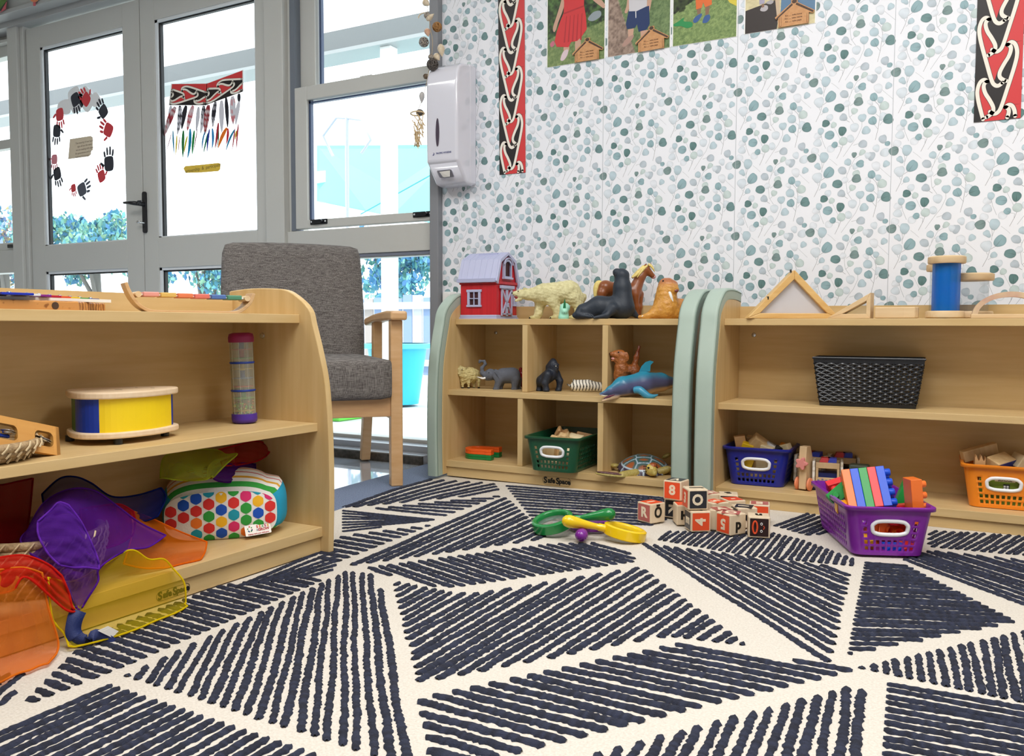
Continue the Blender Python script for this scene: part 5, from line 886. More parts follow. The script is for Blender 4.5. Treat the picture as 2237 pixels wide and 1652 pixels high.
# ---------------------------------------------------------------- toys on the open shelf's top board
ZT = .6085; WT = 'wooden toys on the open shelf'; hon = mat('honey_wood', 'd2a45f', .45, 'e2bd7d', sc=(5, 40, 40), ns=2, contrast=.3); raw = mat('raw_wood', 'd2b184', .55, 'e2c79d', sc=(4, 40, 40), ns=2, contrast=.3)
t = thing('sensory_triangle', 'large wooden triangle frame with frosted panel at the left of the open shelf', 'wooden toy', (-.588, 2.925, ZT), math.radians(27), WT); a, hh, th = .150, .157, .045
O = [(-a, 0), (a, 0), (0, hh)]; I = [(-a + .042, .017), (a - .042, .017), (0, hh - .030)]
for n_, (i, j) in (('left_bar', (0, 2)), ('right_bar', (2, 1)), ('bottom_bar', (1, 0))):
    MB().prism([(O[i][0], -th / 2, O[i][1]), (O[j][0], -th / 2, O[j][1]), (I[j][0], -th / 2, I[j][1]), (I[i][0], -th / 2, I[i][1])], (0, th, 0)).put(n_, hon, t, bev=.002)
MB().prism([(x, -.006, z) for x, z in I], (0, .003, 0)).put('frosted_panel', clear('frosted', 'e4e2e6', .72, .4, .1), t); MB().prism([(x, .010, z) for x, z in I], (0, .003, 0)).put('back_panel', clear('frosted2', 'dedce2', .6, .4, .1), t)
b = MB(); r = random.Random(4)
for i in range(26): x = .045 + r.gauss(0, .026); z = .024 + abs(r.gauss(0, .013)); b.ball((min(.085, max(-.01, x)), .002, min(z, .05)), (r.uniform(.006, .012), .003, r.uniform(.004, .009)), 8, 6, col=r.choice(['8a8c92', '9d9ca0', '6f7078', 'c9c6b8']), T=Euler((0, r.uniform(0, 3), 0)).to_matrix())
o = b.put('shell_filling', mat('shell_bits', rough=.6, vcol=True), t, smooth=180); o['kind'] = 'stuff'
for px, z in ((-.012, .155), (-.083, .068)): MB().box(px - .002, px + .002, -th / 2 - .0005, -th / 2 + .01, z - .007, z + .003).put('peg', ebl, t)
t = thing('wooden_wedge', 'small right-angled wooden triangle frame beside the large one', 'wooden toy', (-.402, 2.90, ZT), math.radians(-8), WT); a = .058; O = [(-.070, 0), (.062, 0), (.062, .079)]; I = [(-.022, .014), (.050, .014), (.050, .054)]
for n_, (i, j) in (('base_bar', (0, 1)), ('upright_bar', (1, 2)), ('sloping_bar', (2, 0))): MB().prism([(O[i][0], -.02, O[i][1]), (O[j][0], -.02, O[j][1]), (I[j][0], -.02, I[j][1]), (I[i][0], -.02, I[i][1])], (0, .04, 0)).put(n_, raw, t, bev=.001)
MB().prism([(x, -.002, z) for x, z in I], (0, .004, 0)).put('clear_panel', clear('clear_acrylic', 'f4f6f6', .08, .05, .12), t)
P = [(-.062, -.022), (.02, -.022), (.05, -.018), (.058, -.005), (.058, .02), (-.062, .02)]
tag(MB().prism([(x, y, 0) for x, y in P], (0, 0, .034)).put('wooden_block', raw, loc=(-.268, 2.885, ZT), bev=.003), 'plain light wooden block right of the small wooden triangle', 'block', WT)
def viewer(label, loc, H, rc, rb, tint, alpha, hb=.022, cm=raw, reach=True):
    t = thing('viewing_cylinder', label, 'wooden toy', loc, .3, WT); MB().lathe([(rb * .93, 0), (rb, .003), (rb, hb - .003), (rb * .96, hb)], 36).put('base', cm, t, smooth=40); MB().lathe([(rb * .96, 0), (rb, .003), (rb, hb - .003), (rb * .9, hb)], 36, (0, 0, H - hb)).put('cap', cm, t, smooth=40)
    MB().lathe([(rc, hb), (rc, H - hb)], 36, caps=False).put('tube', clear('acrylic_' + tint, tint, alpha, .04, .12), t, smooth=180); return t
viewer('blue transparent cylinder with wooden ends, tallest on the shelf', (-.138, 2.90, ZT), .184, .0385, .052, '0a84e0', .45)
viewer('clear cylinder with wooden cap standing behind the wooden arch', (-.072, 2.985, ZT), .136, .046, .060, 'f3f5f6', .05)
viewer('clear cylinder half hidden behind the blue cylinder', (-.155, 3.005, ZT), .168, .034, .045, 'f3f5f6', .05)
t = thing('wooden_arch', 'wooden arch with base strip at the right edge of the open shelf', 'wooden toy', (.030, 2.885, ZT), math.radians(4), WT)
b = MB(); po = [(.098 * math.cos(w), .070 * math.sin(w) + .006) for w in [pi * i / 24 for i in range(25)]]; pi_ = [(.083 * math.cos(w), .053 * math.sin(w) + .008) for w in [pi * i / 24 for i in range(25)]]; n = 25
for y in (-.018, .018): b.add([(x, y, z) for x, z in po + pi_], [(i, i + 1, n + i + 1, n + i) for i in range(n - 1)])
b.add([(x, y, z) for y in (-.018, .018) for x, z in po], [(i, i + 1, n + i + 1, n + i) for i in range(n - 1)]); b.add([(x, y, z) for y in (-.018, .018) for x, z in pi_], [(i, i + 1, n + i + 1, n + i) for i in range(n - 1)]); b.put('arch', mat('stained_wood', 'd8bd95', .55, 'c49a86', sc=(9, 30, 9), ns=3, contrast=.2), t, smooth=50, merge=True)
MB().box(-.10, .10, -.019, .019, 0, .012).put('base', raw, t, bev=.001)
# black basket
t = thing('black_basket', 'empty-looking black woven plastic basket on the open shelf\'s middle board', 'basket', (-.347, 2.882, .334), math.radians(4.5)); bk = mat('basket_black', '12151c', .3, spec=.5)
def bbox(x, z, k=0): return None
Wb, Wt, Lb, Hb = .137, .158, .13, .150; b = MB()
def wall4(v, ins=0): w = Wb + (Wt - Wb) * v - ins; d = Lb + .012 * v - ins; return [(-w, -.012 * v + ins), (w, -.012 * v + ins), (w, d), (-w, d)]
for v0, v1, e in ((0, .07, .0015), (.90, 1.0, .002)):
    A, B = wall4(v0, -e), wall4(v1, -e); V = [(x, y, Hb * v0) for x, y in A] + [(x, y, Hb * v1) for x, y in B]; A, B = wall4(v0, .003), wall4(v1, .003); V += [(x, y, Hb * v0) for x, y in A] + [(x, y, Hb * v1) for x, y in B]
    b.add(V, [(i, (i + 1) % 4, 4 + (i + 1) % 4, 4 + i) for i in range(4)] + [(8 + i, 12 + i, 12 + (i + 1) % 4, 8 + (i + 1) % 4) for i in range(4)] + [(4 + i, 4 + (i + 1) % 4, 12 + (i + 1) % 4, 12 + i) for i in range(4)])
b.add([(x, y, .002) for x, y in wall4(0)], [(0, 1, 2, 3)]); b.put('frame', bk, t)
b = MB()
for s_ in range(4):
    A, B = wall4(.0), wall4(1.0); nc = 19 if s_ % 2 == 0 else 9; nr = 16
    for rw in range(nr):
        v = .075 + (rw + .5) * (.82 / nr); a0, a1 = [Vector((*wall4(v)[i], Hb * v)) for i in (s_, (s_ + 1) % 4)]; nrm = Vector(((a1 - a0).y, -(a1 - a0).x, 0)).normalized(); P = []
        for c in range(nc * 4 + 1):
            f = c / (nc * 4); ph = 2 * pi * (c / 8 + (.5 if rw % 2 else 0)); P.append(a0 + (a1 - a0) * f + nrm * (.0016 * math.cos(ph) + .0002) + Vector((0, 0, .0022 * math.cos(ph))))
        b.tube(P, .0032, 5)
    for c in range(nc * 2 + 1):
        f = c / (nc * 2); a0 = Vector((*(Vector(wall4(.05)[s_]) * (1 - f) + Vector(wall4(.05)[(s_ + 1) % 4]) * f), Hb * .05)); a1 = Vector((*(Vector(wall4(.93)[s_]) * (1 - f) + Vector(wall4(.93)[(s_ + 1) % 4]) * f), Hb * .93)); b.tube([a0, a1], .0022, 4)
b.put('woven_sides', bk, t, smooth=60); b = MB(); q = wall4(1.0, -.003); b.tube([(x, y, Hb) for x, y in q], .0035, 6, closed=True); b.put('rim', bk, t, smooth=60)
# wheeled wooden toys beside the blue basket
WV = 'wheeled wooden toys on the open shelf'
t = thing('pull_toy', 'upright wooden pull toy with orange wheels and pink flower beside the blue basket', 'wooden toy', (-.528, 2.862, .0585), math.radians(-12), WV); Z0 = .016; b = MB()
b.prism([(-.012, y, z) for y, z in ((-.008, .004), (.055, .004), (.05, .09), (.025, .142), (-.006, .142), (-.012, .095), (-.006, .06))], (.024, 0, 0)); b.put('body', mat('toy_beech', 'c9aa80', .5, 'd8bd96', sc=(20, 20, 6), ns=2, contrast=.3), t, bev=.002)
ow = mat('wheel_orange', 'e48a62', .5); RY = Matrix.Rotation(pi / 2, 3, 'Y')
for x in (-.026, .014):
    for y in (.004, .05): MB().lathe([(.004, 0), (.014, 0), (.0205, .004), (.0205, .009), (.014, .012), (.004, .012)], 24, (x, y, .0208), RY).put('wheel', ow, t, smooth=50)
b = MB(); b.prism([((.017 + .004 * math.cos(5 * w)) * math.cos(w), -.022, .088 + (.017 + .004 * math.cos(5 * w)) * math.sin(w)) for w in [2 * pi * i / 40 for i in range(40)]], (0, .012, 0)); b.put('flower', mat('flower_pink', 'd98983', .5), t, bev=.002); MB().tube([(0, -.012, .088), (0, 0, .088)], .004, 8).put('axle', ow, t)
def truck(label, loc, rz, s=1.0, grey=False):
    t = thing('toy_truck', label, 'toy vehicle', loc, rz, WV); w = mat('truck_wood', 'bfa279', .55, 'd0b58e', sc=(20, 20, 6), ns=2, contrast=.3); wt = mat('worn_white', 'e9e8e2', .5, 'b9ab92', ns=60, contrast=.08); nv = mat('truck_navy', '1d2a66', .4)
    b = MB()
    for q in ((-.036, .036, 0, .012, .020, .042), (-.036, .036, 0, .012, .072, .090), (-.036, -.028, 0, .012, .042, .072), (.028, .036, 0, .012, .042, .072), (-.036, .036, .012, .09, .02, .030), (-.036, .036, .075, .09, .03, .090)): b.box(*[v * s for v in q])
    b.put('cab', w, t, bev=.0012)
    for x in (-.046, .038): MB().box(x * s, (x + .008) * s, -.004 * s, .09 * s, .012 * s, .094 * s).put('side_panel', wt, t, bev=.001)
    MB().box(-.03 * s, .03 * s, .014 * s, .06 * s, .030 * s, .056 * s).put('seat', nv, t)
    b = MB(); b.prism([(-.026 * s, y * s, .090 * s) for y in (.012, .05)] + [(-.020 * s, y * s, .104 * s) for y in (.046, .016)], (.026 * s, 0, 0)); b.put('red_light', redp, t); b = MB(); b.prism([(0, y * s, .090 * s) for y in (.012, .05)] + [(0, y * s, .104 * s) for y in (.046, .016)], (.026 * s, 0, 0)); b.put('blue_light', mat('light_blue_bar', '2233b0', .35), t)
    for x in (-.045, .035):
        for y in (.012, .078): MB().lathe([(.003, 0), (.0145 * s, 0), (.0145 * s, .010), (.003, .010)], 20, (x * s, y * s, .0148 * s), RY).put('wheel', nv, t, smooth=50)
    b = MB()
    for i in range(5):
        for k in range(2): b.box((-.03 + i * .012) * s, (-.024 + i * .012) * s, -.0006, 0, (.026 + k * .006 + (i % 2) * .003) * s, (.030 + k * .006 + (i % 2) * .003) * s)
    b.put('checker_print', mat('checker_blue', '6b6f9a', .5), t); return t
truck('worn white wooden truck with red and blue roof light, nearest of three', (-.458, 2.885, .0585), math.radians(8))
truck('wooden truck with roof light half hidden behind the upright pull toy', (-.525, 2.945, .0585), math.radians(-6), 1.08)
truck('wooden truck with roof light standing at the back, right of the worn white one', (-.425, 2.99, .0585), math.radians(12), 1.05)
tag(MB().prism([(-.03, -.02, 0), (.03, -.02, 0), (.03, .02, 0), (-.03, .02, 0)], (0, 0, .085)).put('wooden_block', mat('block_darkgreen', '4d5a4c', .5), loc=(-.372, 2.95, .0585), bev=.006), 'dark green block behind the purple basket of bricks', 'block', WV)
# ---------------------------------------------------------------- instruments on the left shelf
MI = 'musical instruments on the left shelf'; chev = mat('striped_pine', 'c98d4c', .4, '8c5524', sc=(1, 1, 1), ns=4, contrast=.2, wave=38)
t = thing('metallophone', 'glockenspiel with coloured metal bars on a striped pine base at the far left', 'glockenspiel', (-1.60, 1.0, ZT - .003), 0, MI)
b = MB(); b.prism([(x + 1.60, y - 1.0, 0) for x, y in ((-1.567, .72), (-1.567, 1.070), (-1.652, 1.19), (-1.672, 1.19), (-1.70, 1.10), (-1.74, .72))], (0, 0, .020)); b.put('base', chev, t, bev=.003)
MB().lathe([(.007, 0), (.007, .0008)], 20, (.0332, .022, .0105), RY).put('side_hole', mat('hole_dark', '4a3323', .8), t)
for i, (c, y, hl) in enumerate((('2438b8', .945, .075), ('e6e6ea', .985, .066), ('8a2a8f', 1.012, .061), ('c4263c', 1.038, .056), ('e0562a', 1.064, .051), ('e8bf2c', 1.090, .046), ('3f9a3c', 1.116, .041), ('2a3c8c', 1.145, .036))):
    cx_ = -1.632 - .004 * i; wd = .03 if i == 0 else .0115; z = .028 - i * .0006; b = MB().box(cx_ - hl + 1.6, cx_ + hl + 1.6, y - 1.0 - wd, y - 1.0 + wd, z, z + .0045); o = b.put('bar', mat('bar_' + c, c, .25, metal=.3), t, bev=.001)
    for sx_ in (-1, 1): MB().lathe([(.0045, -.006), (.0045, 0), (.0038, .002), (.001, .003)], 14, (cx_ + sx_ * hl * .62 + 1.6, y - 1.0, z + .0045)).put('screw', steel, o, smooth=50)
for x0, x1 in ((-.075, -.062), (.005, .018)): MB().prism([(x0, -.12, .02), (x1, -.12, .02), (x1 - .01, .16, .02), (x0 - .01, .16, .02)], (0, 0, .006)).put('rail', white, t)
t = thing('curved_xylophone', 'small xylophone with pastel wooden bars on a curved plywood base', 'xylophone', (-1.618, 1.372, ZT - .003), math.radians(-29), MI)
ply = mat('plywood_edge', 'd5b184', .45, 'c39a68', sc=(200, 6, 200), ns=1, contrast=.2); prof = spline([(0, y, z) for y, z in ((-.127, .068), (-.1215, .052), (-.112, .033), (-.098, .0165), (-.078, .006), (-.05, .0038), (.03, .0038), (.105, .0042), (.128, .0125), (.145, .030), (.153, .050))], 5); b = MB(); V = []
for i, p in enumerate(prof):
    a, d = prof[max(0, i - 1)], prof[min(len(prof) - 1, i + 1)]; tn = (d - a).normalized(); nm = Vector((0, -tn.z, tn.y)); s_ = .0036
    V += [(-.058, p.y + nm.y * s_, p.z + nm.z * s_), (.004, p.y + nm.y * s_, p.z + nm.z * s_), (.004, p.y - nm.y * s_, p.z - nm.z * s_), (-.058, p.y - nm.y * s_, p.z - nm.z * s_)]
n = len(prof); b.add(V, [(i * 4 + j, i * 4 + (j + 1) % 4, i * 4 + 4 + (j + 1) % 4, i * 4 + 4 + j) for i in range(n - 1) for j in range(4)] + [(3, 2, 1, 0), tuple(range(4 * n - 4, 4 * n))]); b.put('base', ply, t, bev=.001)
for y, z in ((-.102, .0425), (.137, .0375)): MB().tube([(-.060, y, z), (.006, y, z)], .0066, 16).put('end_dowel', raw, t, smooth=50)
for i, c in enumerate(('e0988e', 'd9b35f', 'e07a4f', 'dc7264', '4d6fae', '4f8a6a')):
    y = -.0745 + i * .0366; z = .042 - i * .0008; MB().box(-.058 + i * .001, .002, y - .0165, y + .0165, z - .004, z + .0065).put('bar', mat('pastel_' + c, c, .5), t, bev=.002)
for x in (-.045, -.010): MB().tube([(x, -.102, .0425), (x, .137, .0375)], .002, 6).put('cord', gripm, t)
# drum: curved front block between two boards
t = thing('wooden_drum', 'wooden drum with yellow front and blue posts on the middle board', 'drum', (-1.6, 1.22, .334), 0, MI); DP = [(-1.70, 1.128), (-1.650, 1.106), (-1.610, 1.108), (-1.575, 1.138), (-1.560, 1.19), (-1.562, 1.25), (-1.585, 1.312), (-1.612, 1.335), (-1.645, 1.33), (-1.695, 1.275), (-1.73, 1.21), (-1.733, 1.155)]
DPs = [(p.x + 1.6, p.y - 1.22) for p in spline([(x, y, 0) for x, y in DP], 4, True)]; cx_, cy_ = sum(p[0] for p in DPs) / len(DPs), sum(p[1] for p in DPs) / len(DPs)
def shr(k): return [(cx_ + (x - cx_) * k, cy_ + (y - cy_) * k) for x, y in DPs]
lw = mat('drum_board', 'dcc09c', .5, 'e8d2b4', sc=(6, 30, 30), ns=2, contrast=.3); MB().prism([(x, y, .012) for x, y in DPs], (0, 0, .013)).put('base_board', lw, t, bev=.003); MB().prism([(x, y, .094) for x, y in DPs], (0, 0, .014)).put('top_board', lw, t, bev=.003)
S_ = shr(.90); n = len(S_); b = {k: MB() for k in 'ybgB'}
for i in range(n):
    p, q = S_[i], S_[(i + 1) % n]; mx, my = (p[0] + q[0]) / 2, (p[1] + q[1]) / 2; k = 'y' if mx > -.012and -.094 < my < .085 else 'b' if (mx > -.062) else 'g'
    k = 'B' if k == 'b' and my > 0 else k
    b[k].add([(*p, .025), (*q, .025), (*q, .094), (*p, .094)], [(0, 1, 2, 3)])
for k, nm, m in (('y', 'front_panel', mat('drum_yellow', 'efcf0c', .45)), ('b', 'corner_post', mat('drum_blue', '12379f', .3)), ('B', 'corner_post', mat('drum_blue')), ('g', 'side_panel', mat('drum_green', '2f6b2a', .4))): b[k].put(nm, m, t, smooth=30)
for x, y in ((-.01, .08), (.02, -.06), (-.11, -.08), (-.10, .02)): MB().lathe([(.009, 0), (.009, .012)], 16, (x, y, 0)).put('foot', black, t)
for x, y, r_ in ((-.03, -.02, .012), (-.05, .04, .003), (-.01, .05, .006)): MB().prism([(x - r_, y - .001, .1081), (x + r_, y - .0012, .1081), (x + r_, y + .0012, .1081), (x - r_, y + .001, .1081)], (0, 0, .0002)).put('sound_slot', mat('hole_dark'), t)
# rain maker
t = thing('rain_maker', 'clear rain stick with beads, magenta top cap and purple bottom cap', 'rain stick', (-1.655, 1.578, .3335), 0, MI, rot=(math.radians(.6), math.radians(-1.6), .4)); rr_ = .0285; H = .228
MB().lathe([(.026, .001), (.0305, .004), (.0315, .012), (.031, .024)], 32).put('bottom_cap', mat('cap_purple', '4a2a9a', .45), t, smooth=60); MB().lathe([(.031, H - .024), (.0315, H - .012), (.029, H - .003), (.02, H)], 32).put('top_cap', mat('cap_magenta', '8c1450', .45), t, smooth=60)
MB().lathe([(rr_, .02), (rr_, H - .02)], 32, caps=False).put('tube', clear('rain_tube', 'e0e4d6', .24, .1, .15), t, smooth=180)
for z in (.083, .153): MB().lathe([(rr_ + .001, z - .0025), (rr_ + .0022, z), (rr_ + .001, z + .0025)], 32, caps=False).put('blue_band', mat('band_blue', '1a3c9c', .4), t, smooth=180)
for z, c in ((.0315, 'e8b84a'), (.063, '79c05a'), (.092, 'e0563c'), (.113, '7f8fc4'), (.137, 'e2b43c'), (.163, '4fa84a'), (.185, 'd84a50')): MB().lathe([(rr_ * .9, z), (rr_ * .9, z + .0015), (.004, z + .003)], 24).put('disc', mat('disc_' + c, c, .4), t); 
for z, c in ((.125, '3a50b0'), (.145, 'd9a82c'), (.178, 'c84048'), (.070, '3f9a4a'), (.196, '4a5ab0')): MB().lathe([(.006, z - .012), (.006, z + .008)], 16).put('core', mat('core_' + c, c, .4), t, smooth=60)
b = MB(); r = random.Random(8)
for i in range(90): a = r.uniform(0, 2 * pi); q = .0235 * math.sqrt(r.random()) if r.random() < .4 else .0235; b.ball((q * math.cos(a), q * math.sin(a), r.uniform(.034, .058) if i < 66 else r.uniform(.024, .03)), .0026, 8, 5, col=r.choice(['6fbf4a', '8fcf5a', 'd98a6a', 'e6d25a', 'a8d080', 'e07a50']))
o = b.put('beads', mat('bead_colours', rough=.35, vcol=True), t, smooth=180); o['kind'] = 'stuff'
b = MB()
for i in range(9): a = 2 * pi * i / 9; b.tube([(rr_ * math.cos(a), rr_ * math.sin(a), .022), (rr_ * math.cos(a), rr_ * math.sin(a), H - .022)], .0003, 4)
b.put('tube_ribs', mat('rib_pale', 'd8d6c4', .4), t)
# tray and tambourine
wick = mat('wicker', 'b89d76', .7, '8c7250', sc=(1, 1, 1), ns=130, contrast=.2, bump=.8, bs=260); wickl = mat('wicker_stitch', 'cdb791', .6)
def coil(name, label, cat, loc, prof, rope=.0075, stitches=40, group=None, sx=1.0):
    t = thing(name, label, cat, loc, 0, group); b, s_ = MB(), MB()
    for i, (r_, z) in enumerate(prof):
        b.tube([(r_ * math.cos(w) * sx, r_ * math.sin(w), z) for w in [2 * pi * j / 48 for j in range(48)]], rope, 8, closed=True)
        for k in range(stitches):
            a = 2 * pi * (k + (i % 2) * .5) / stitches; c, s2 = math.cos(a), math.sin(a); c2, s3 = math.cos(a + .10), math.sin(a + .10); q = r_ + rope * 1.0; s_.tube([(q * c * sx, q * s2, z - rope * .9), ((q + rope * .28) * math.cos(a + .05) * sx, (q + rope * .28) * math.sin(a + .05), z), (q * c2 * sx, q * s3, z + rope * .9)], rope * .22, 5)
    b.lathe([(.001, prof[0][1] - rope * .5), (prof[0][0], prof[0][1] - rope * .5)], 40, sx=sx, caps=False); b.put('coils', wick, t, smooth=60); s_.put('stitching', wickl, t); return t
coil('woven_tray', 'shallow coiled wicker tray under the tambourine at the left edge', 'tray', (-1.630, .872, .334), [(.104, .0085), (.116, .0185), (.124, .0285)], .0085, 34)
t = thing('tambourine', 'wooden tambourine with steel jingles resting on the wicker tray', 'tambourine', (0, 0, 0), 0, MI); o_ = at(0, 940, x=-1.535); ex = at(134, 965, x=-1.552) - o_; up = at(142, 935, x=-1.56) - at(126, 995, x=-1.535); T = frame3(o_ + Vector((-.005, 0, 0)), ex, up); t.matrix_world = T; Lx = ex.length; hw = .029
bwd = mat('tambourine_wood', 'c3893f', .45, 'd09a50', sc=(4, 30, 30), ns=2, contrast=.3)
def slotboard(mb, x0, x1, slots, zf):
    """board along x with rounded slots cut through"""
    xs = [x0] + [q for s_ in slots for q in s_] + [x1]
    for i in range(0, len(xs), 2): mb.box(xs[i], xs[i + 1], -hw, hw, -zf, 0)
    for a, c in slots:
        mb.box(a, c, .0145, hw, -zf, 0); mb.box(a, c, -hw, -.0145, -zf, 0)
        for sx_, ax in ((1, a), (-1, c)):
            for sy_ in (1, -1): P = [(ax, sy_ * .0145)] + [(ax + sx_ * .010 * (1 - math.sin(w)), sy_ * (.0145 - .010 * (1 - math.cos(w)))) for w in [pi / 2 * i / 5 for i in range(6)]]; mb.prism([(x, y, -zf) for x, y in P], (0, 0, zf))
b = MB(); slotboard(b, -.10, Lx, [(-.05, Lx * .30), (Lx * .58, Lx * .89)], .008); b.box(-.03 + Lx * 0 - .07, Lx, -hw, hw, -.150, -.142); b.box(Lx - .008, Lx, -hw, hw, -.15, -.0); b.put('frame', bwd, t, bev=.0008)
for x, tl in ((Lx * .74, .5), (Lx * .15, .2), (-.02, .3)):
    for k in (0, .005): MB().lathe([(.002, .002), (.008, .0026), (.0095, 0), (.0165, -.001), (.0165, -.0016), (.0095, -.0008), (.002, .0012)], 28, (x, 0, -.004), Euler((pi / 2 + tl, .5, 0)).to_matrix()).put('jingle', steel, t, smooth=40) if k == 0 else MB().lathe([(.002, .002), (.008, .0026), (.0095, 0), (.0165, -.001), (.0165, -.0016), (.0095, -.0008), (.002, .0012)], 28, (x + .003, .001, -.009), Euler((pi / 2 + tl + .15, .5, 0)).to_matrix()).put('jingle', steel, t, smooth=40)
MB().lathe([(.002, .002), (.0165, 0), (.0165, -.0006), (.002, .001)], 28, (Lx + .012, -.012, -.05), Euler((.3, .9, 0)).to_matrix()).put('jingle', steel, t, smooth=40)
MB().box(-.06, Lx * .22, -.008, -.002, -.012, -.006).put('blue_strip', mat('strip_blue', '1c3fae', .4), t, bev=.002)
# ---------------------------------------------------------------- spotted cushion
t = thing('sensory_cushion', 'soft block cushion with coloured polka dots, striped top and teal ends', 'cushion', (-1.655, 1.485, .0685), 0); F0 = at(450, 1183, z=.066); ex = Vector((.66, .75, 0)).normalized(); T = frame3(Vector((-1.604, 1.452, .0685)) - t.location, ex, (0, 0, 1)); Wc, Hc, Dc = .128, .116, .11
cw_ = mat('cushion_white', 'e9e5df', .85, bump=.3, bs=300); teal = mat('cushion_teal', '1795b8', .8)
pal = {'b': '1550b8', 'r': 'd9302c', 'y': 'f0b41e', 'g': '2f9a3a', 't': '1a96ac', 'p': 'd82a6a', 'o': 'ee7a24'}
def shape(x, y, zz):
    """front-face bulge: x across, y up -> depth"""
    u, v = x / Wc, (y - Hc / 2) / (Hc / 2); return .018 * max(0, 1 - u * u) ** .6 * max(0, 1 - v * v) ** .6
def ss(w, k, n=3.2): c, s_ = math.cos(w), math.sin(w); q = 1 / ((abs(c) ** n + abs(s_) ** n) ** (1 / n)); return (c * q * k, s_ * q * k)
b = MB(); NW = 72; rings = 14; V, K, Fc = [], [], []
def cp(k, w): x, y = ss(w, k); return x * Wc, Hc / 2 + y * Hc / 2
for i in range(rings + 1):
    for j in range(NW): x, y = cp(i / rings, 2 * pi * j / NW); V.append(T @ Vector((x, y, shape(x, y, 0))))
Fc = [(i * NW + j, i * NW + (j + 1) % NW, (i + 1) * NW + (j + 1) % NW, (i + 1) * NW + j) for i in range(rings) for j in range(NW)]; b.add(V, Fc); b.put('dotted_face', cw_, t, smooth=180)
cols = ['rt..', 'rbtr', 'bror', 'trgr', 'ybyb', 'grtp', 'pgg o', 'tybg', 'ppror']; grid_ = ['rrr ', 'tbor', 'brot', 'trgrg', 'ybybb', 'grtpg', 'pggo', 'tybg', 'pror']; pit = .0285
DOTS = []
for ci, colm in enumerate(('.rr', 'tbr.', 'broat'.replace('a', ''), 'trgrg', 'ybyb', 'grtpg', 'pggor', 'tybg', 'prr')):
    for ri, ch_ in enumerate(colm):
        if ch_ not in pal: continue
        x = -.113 + ci * pit * .985; y = Hc - .009 - ri * pit * 1.0 + (.0145 if ci % 2 else 0) - .004
        DOTS.append((x, y, ch_))
for x, y, ch_ in DOTS:
    q = MB(); n = 24; P = []
    for j in range(n):
        w = 2 * pi * j / n; k = 1 / (max(abs(math.cos(w + i * pi / 3)) for i in range(6)) ** .5); px, py = x + .0127 * k * math.cos(w), y + .0127 * k * math.sin(w); u, v = px / Wc, (py - Hc / 2) / (Hc / 2); m_ = (abs(u) ** 3.2 + abs(v) ** 3.2) ** (1 / 3.2)
        if m_ > .985: px, py = px * .985 / m_, Hc / 2 + (py - Hc / 2) * .985 / m_
        P.append(T @ Vector((px, py, shape(px, py, 0) + .0006)))
    mx, my = sum((T.inverted() @ p).x for p in P) / n, sum((T.inverted() @ p).y for p in P) / n; c_ = T @ Vector((mx, my, shape(mx, my, 0) + .0012)); q.add([c_] + P, [(0, 1 + j, 1 + (j + 1) % n) for j in range(n)]); q.put('dot', mat('dot_' + ch_, pal[ch_], .85), t, smooth=180)
# wrap-around band: striped top and bottom, teal ends
b = {k: MB() for k in ('cushion_white', 'cushion_teal')}; stripes_ = [(.06, .13, '2f9a3a'), (.20, .26, 'd9a030'), (.34, .38, 'b8242c'), (.50, .54, 'e08a60'), (.62, .65, '2a7fae'), (.74, .79, 'c23038'), (.86, .9, 'd9a030')]
nd = 40; bulge = lambda w, d: 1 + .05 * math.sin(pi * d)
V, K = [], []
for d_ in range(nd + 1):
    d = d_ / nd; e = .018 * (1 - min(1, min(d, 1 - d) / .12)) ** 2
    for j in range(NW): w = 2 * pi * j / NW; x, y = cp(1, w); kx = 1 - e / Wc; x += (.022 * math.sin(pi * d) ** .7 if math.cos(w) > .75 else 0); V.append(T @ Vector((x * kx * bulge(w, d), Hc / 2 + (y - Hc / 2) * (1 - e / Hc) * (1 + .03 * math.sin(pi * d)) + max(0, (y - Hc / 2) / Hc * 2) * .042 * math.sin(pi * min(1, d * .8 + .02)) ** .8, -.002 - d * Dc * 1.2)))
band = MB(); cw3 = lin('e9e5df'); tl3 = lin('1795b8')
for p in range(nd):
    for j in range(NW):
        w = 2 * pi * (j + .5) / NW; d = (p + .5) / nd; side = abs(math.cos(w)) > .80 and (math.cos(w) > 0 or True); c = tl3 if side and d > .05 else next((lin(h_) for a, q, h_ in stripes_ if a <= d < q), cw3); n_ = len(band.v)
        band.add([V[p * NW + j], V[p * NW + (j + 1) % NW], V[(p + 1) * NW + (j + 1) % NW], V[(p + 1) * NW + j]], [(0, 1, 2, 3)], 0, c)
band.put('striped_band', mat('cushion_band', rough=.85, vcol=True, bump=.3, bs=300), t, smooth=180)
q = MB(); q.add([V[nd * NW + j] for j in range(NW)], [tuple(range(NW))]); q.put('back_face', cw_, t)
T2 = T @ Matrix.Translation((.082, .022, .0170)) @ Matrix.Rotation(math.radians(3), 4, 'Z') @ Matrix.Rotation(math.radians(14), 4, 'Y') @ Matrix.Rotation(math.radians(-22), 4, 'X'); lb = MB().poly([T2 @ Vector((x, y, 0)) for x, y in rrect(-.031, .031, -.013, .013, .002, 3)]).put('label_patch', mat('label_white', 'f2efe9', .7), t)
q = MB(); ctag = [('S', 'd4272d'), ('E', 'e07f2a'), ('n', '2f8a3c'), ('S', 'c22b63'), ('E', 'e0a12a')]
for i, (ch_, c) in enumerate(ctag): text_to(q, ch_, T2 @ Matrix.Translation((-.001 + i * .0065, .0062, .0006)), .0092, .0001, .0003, 0, c)
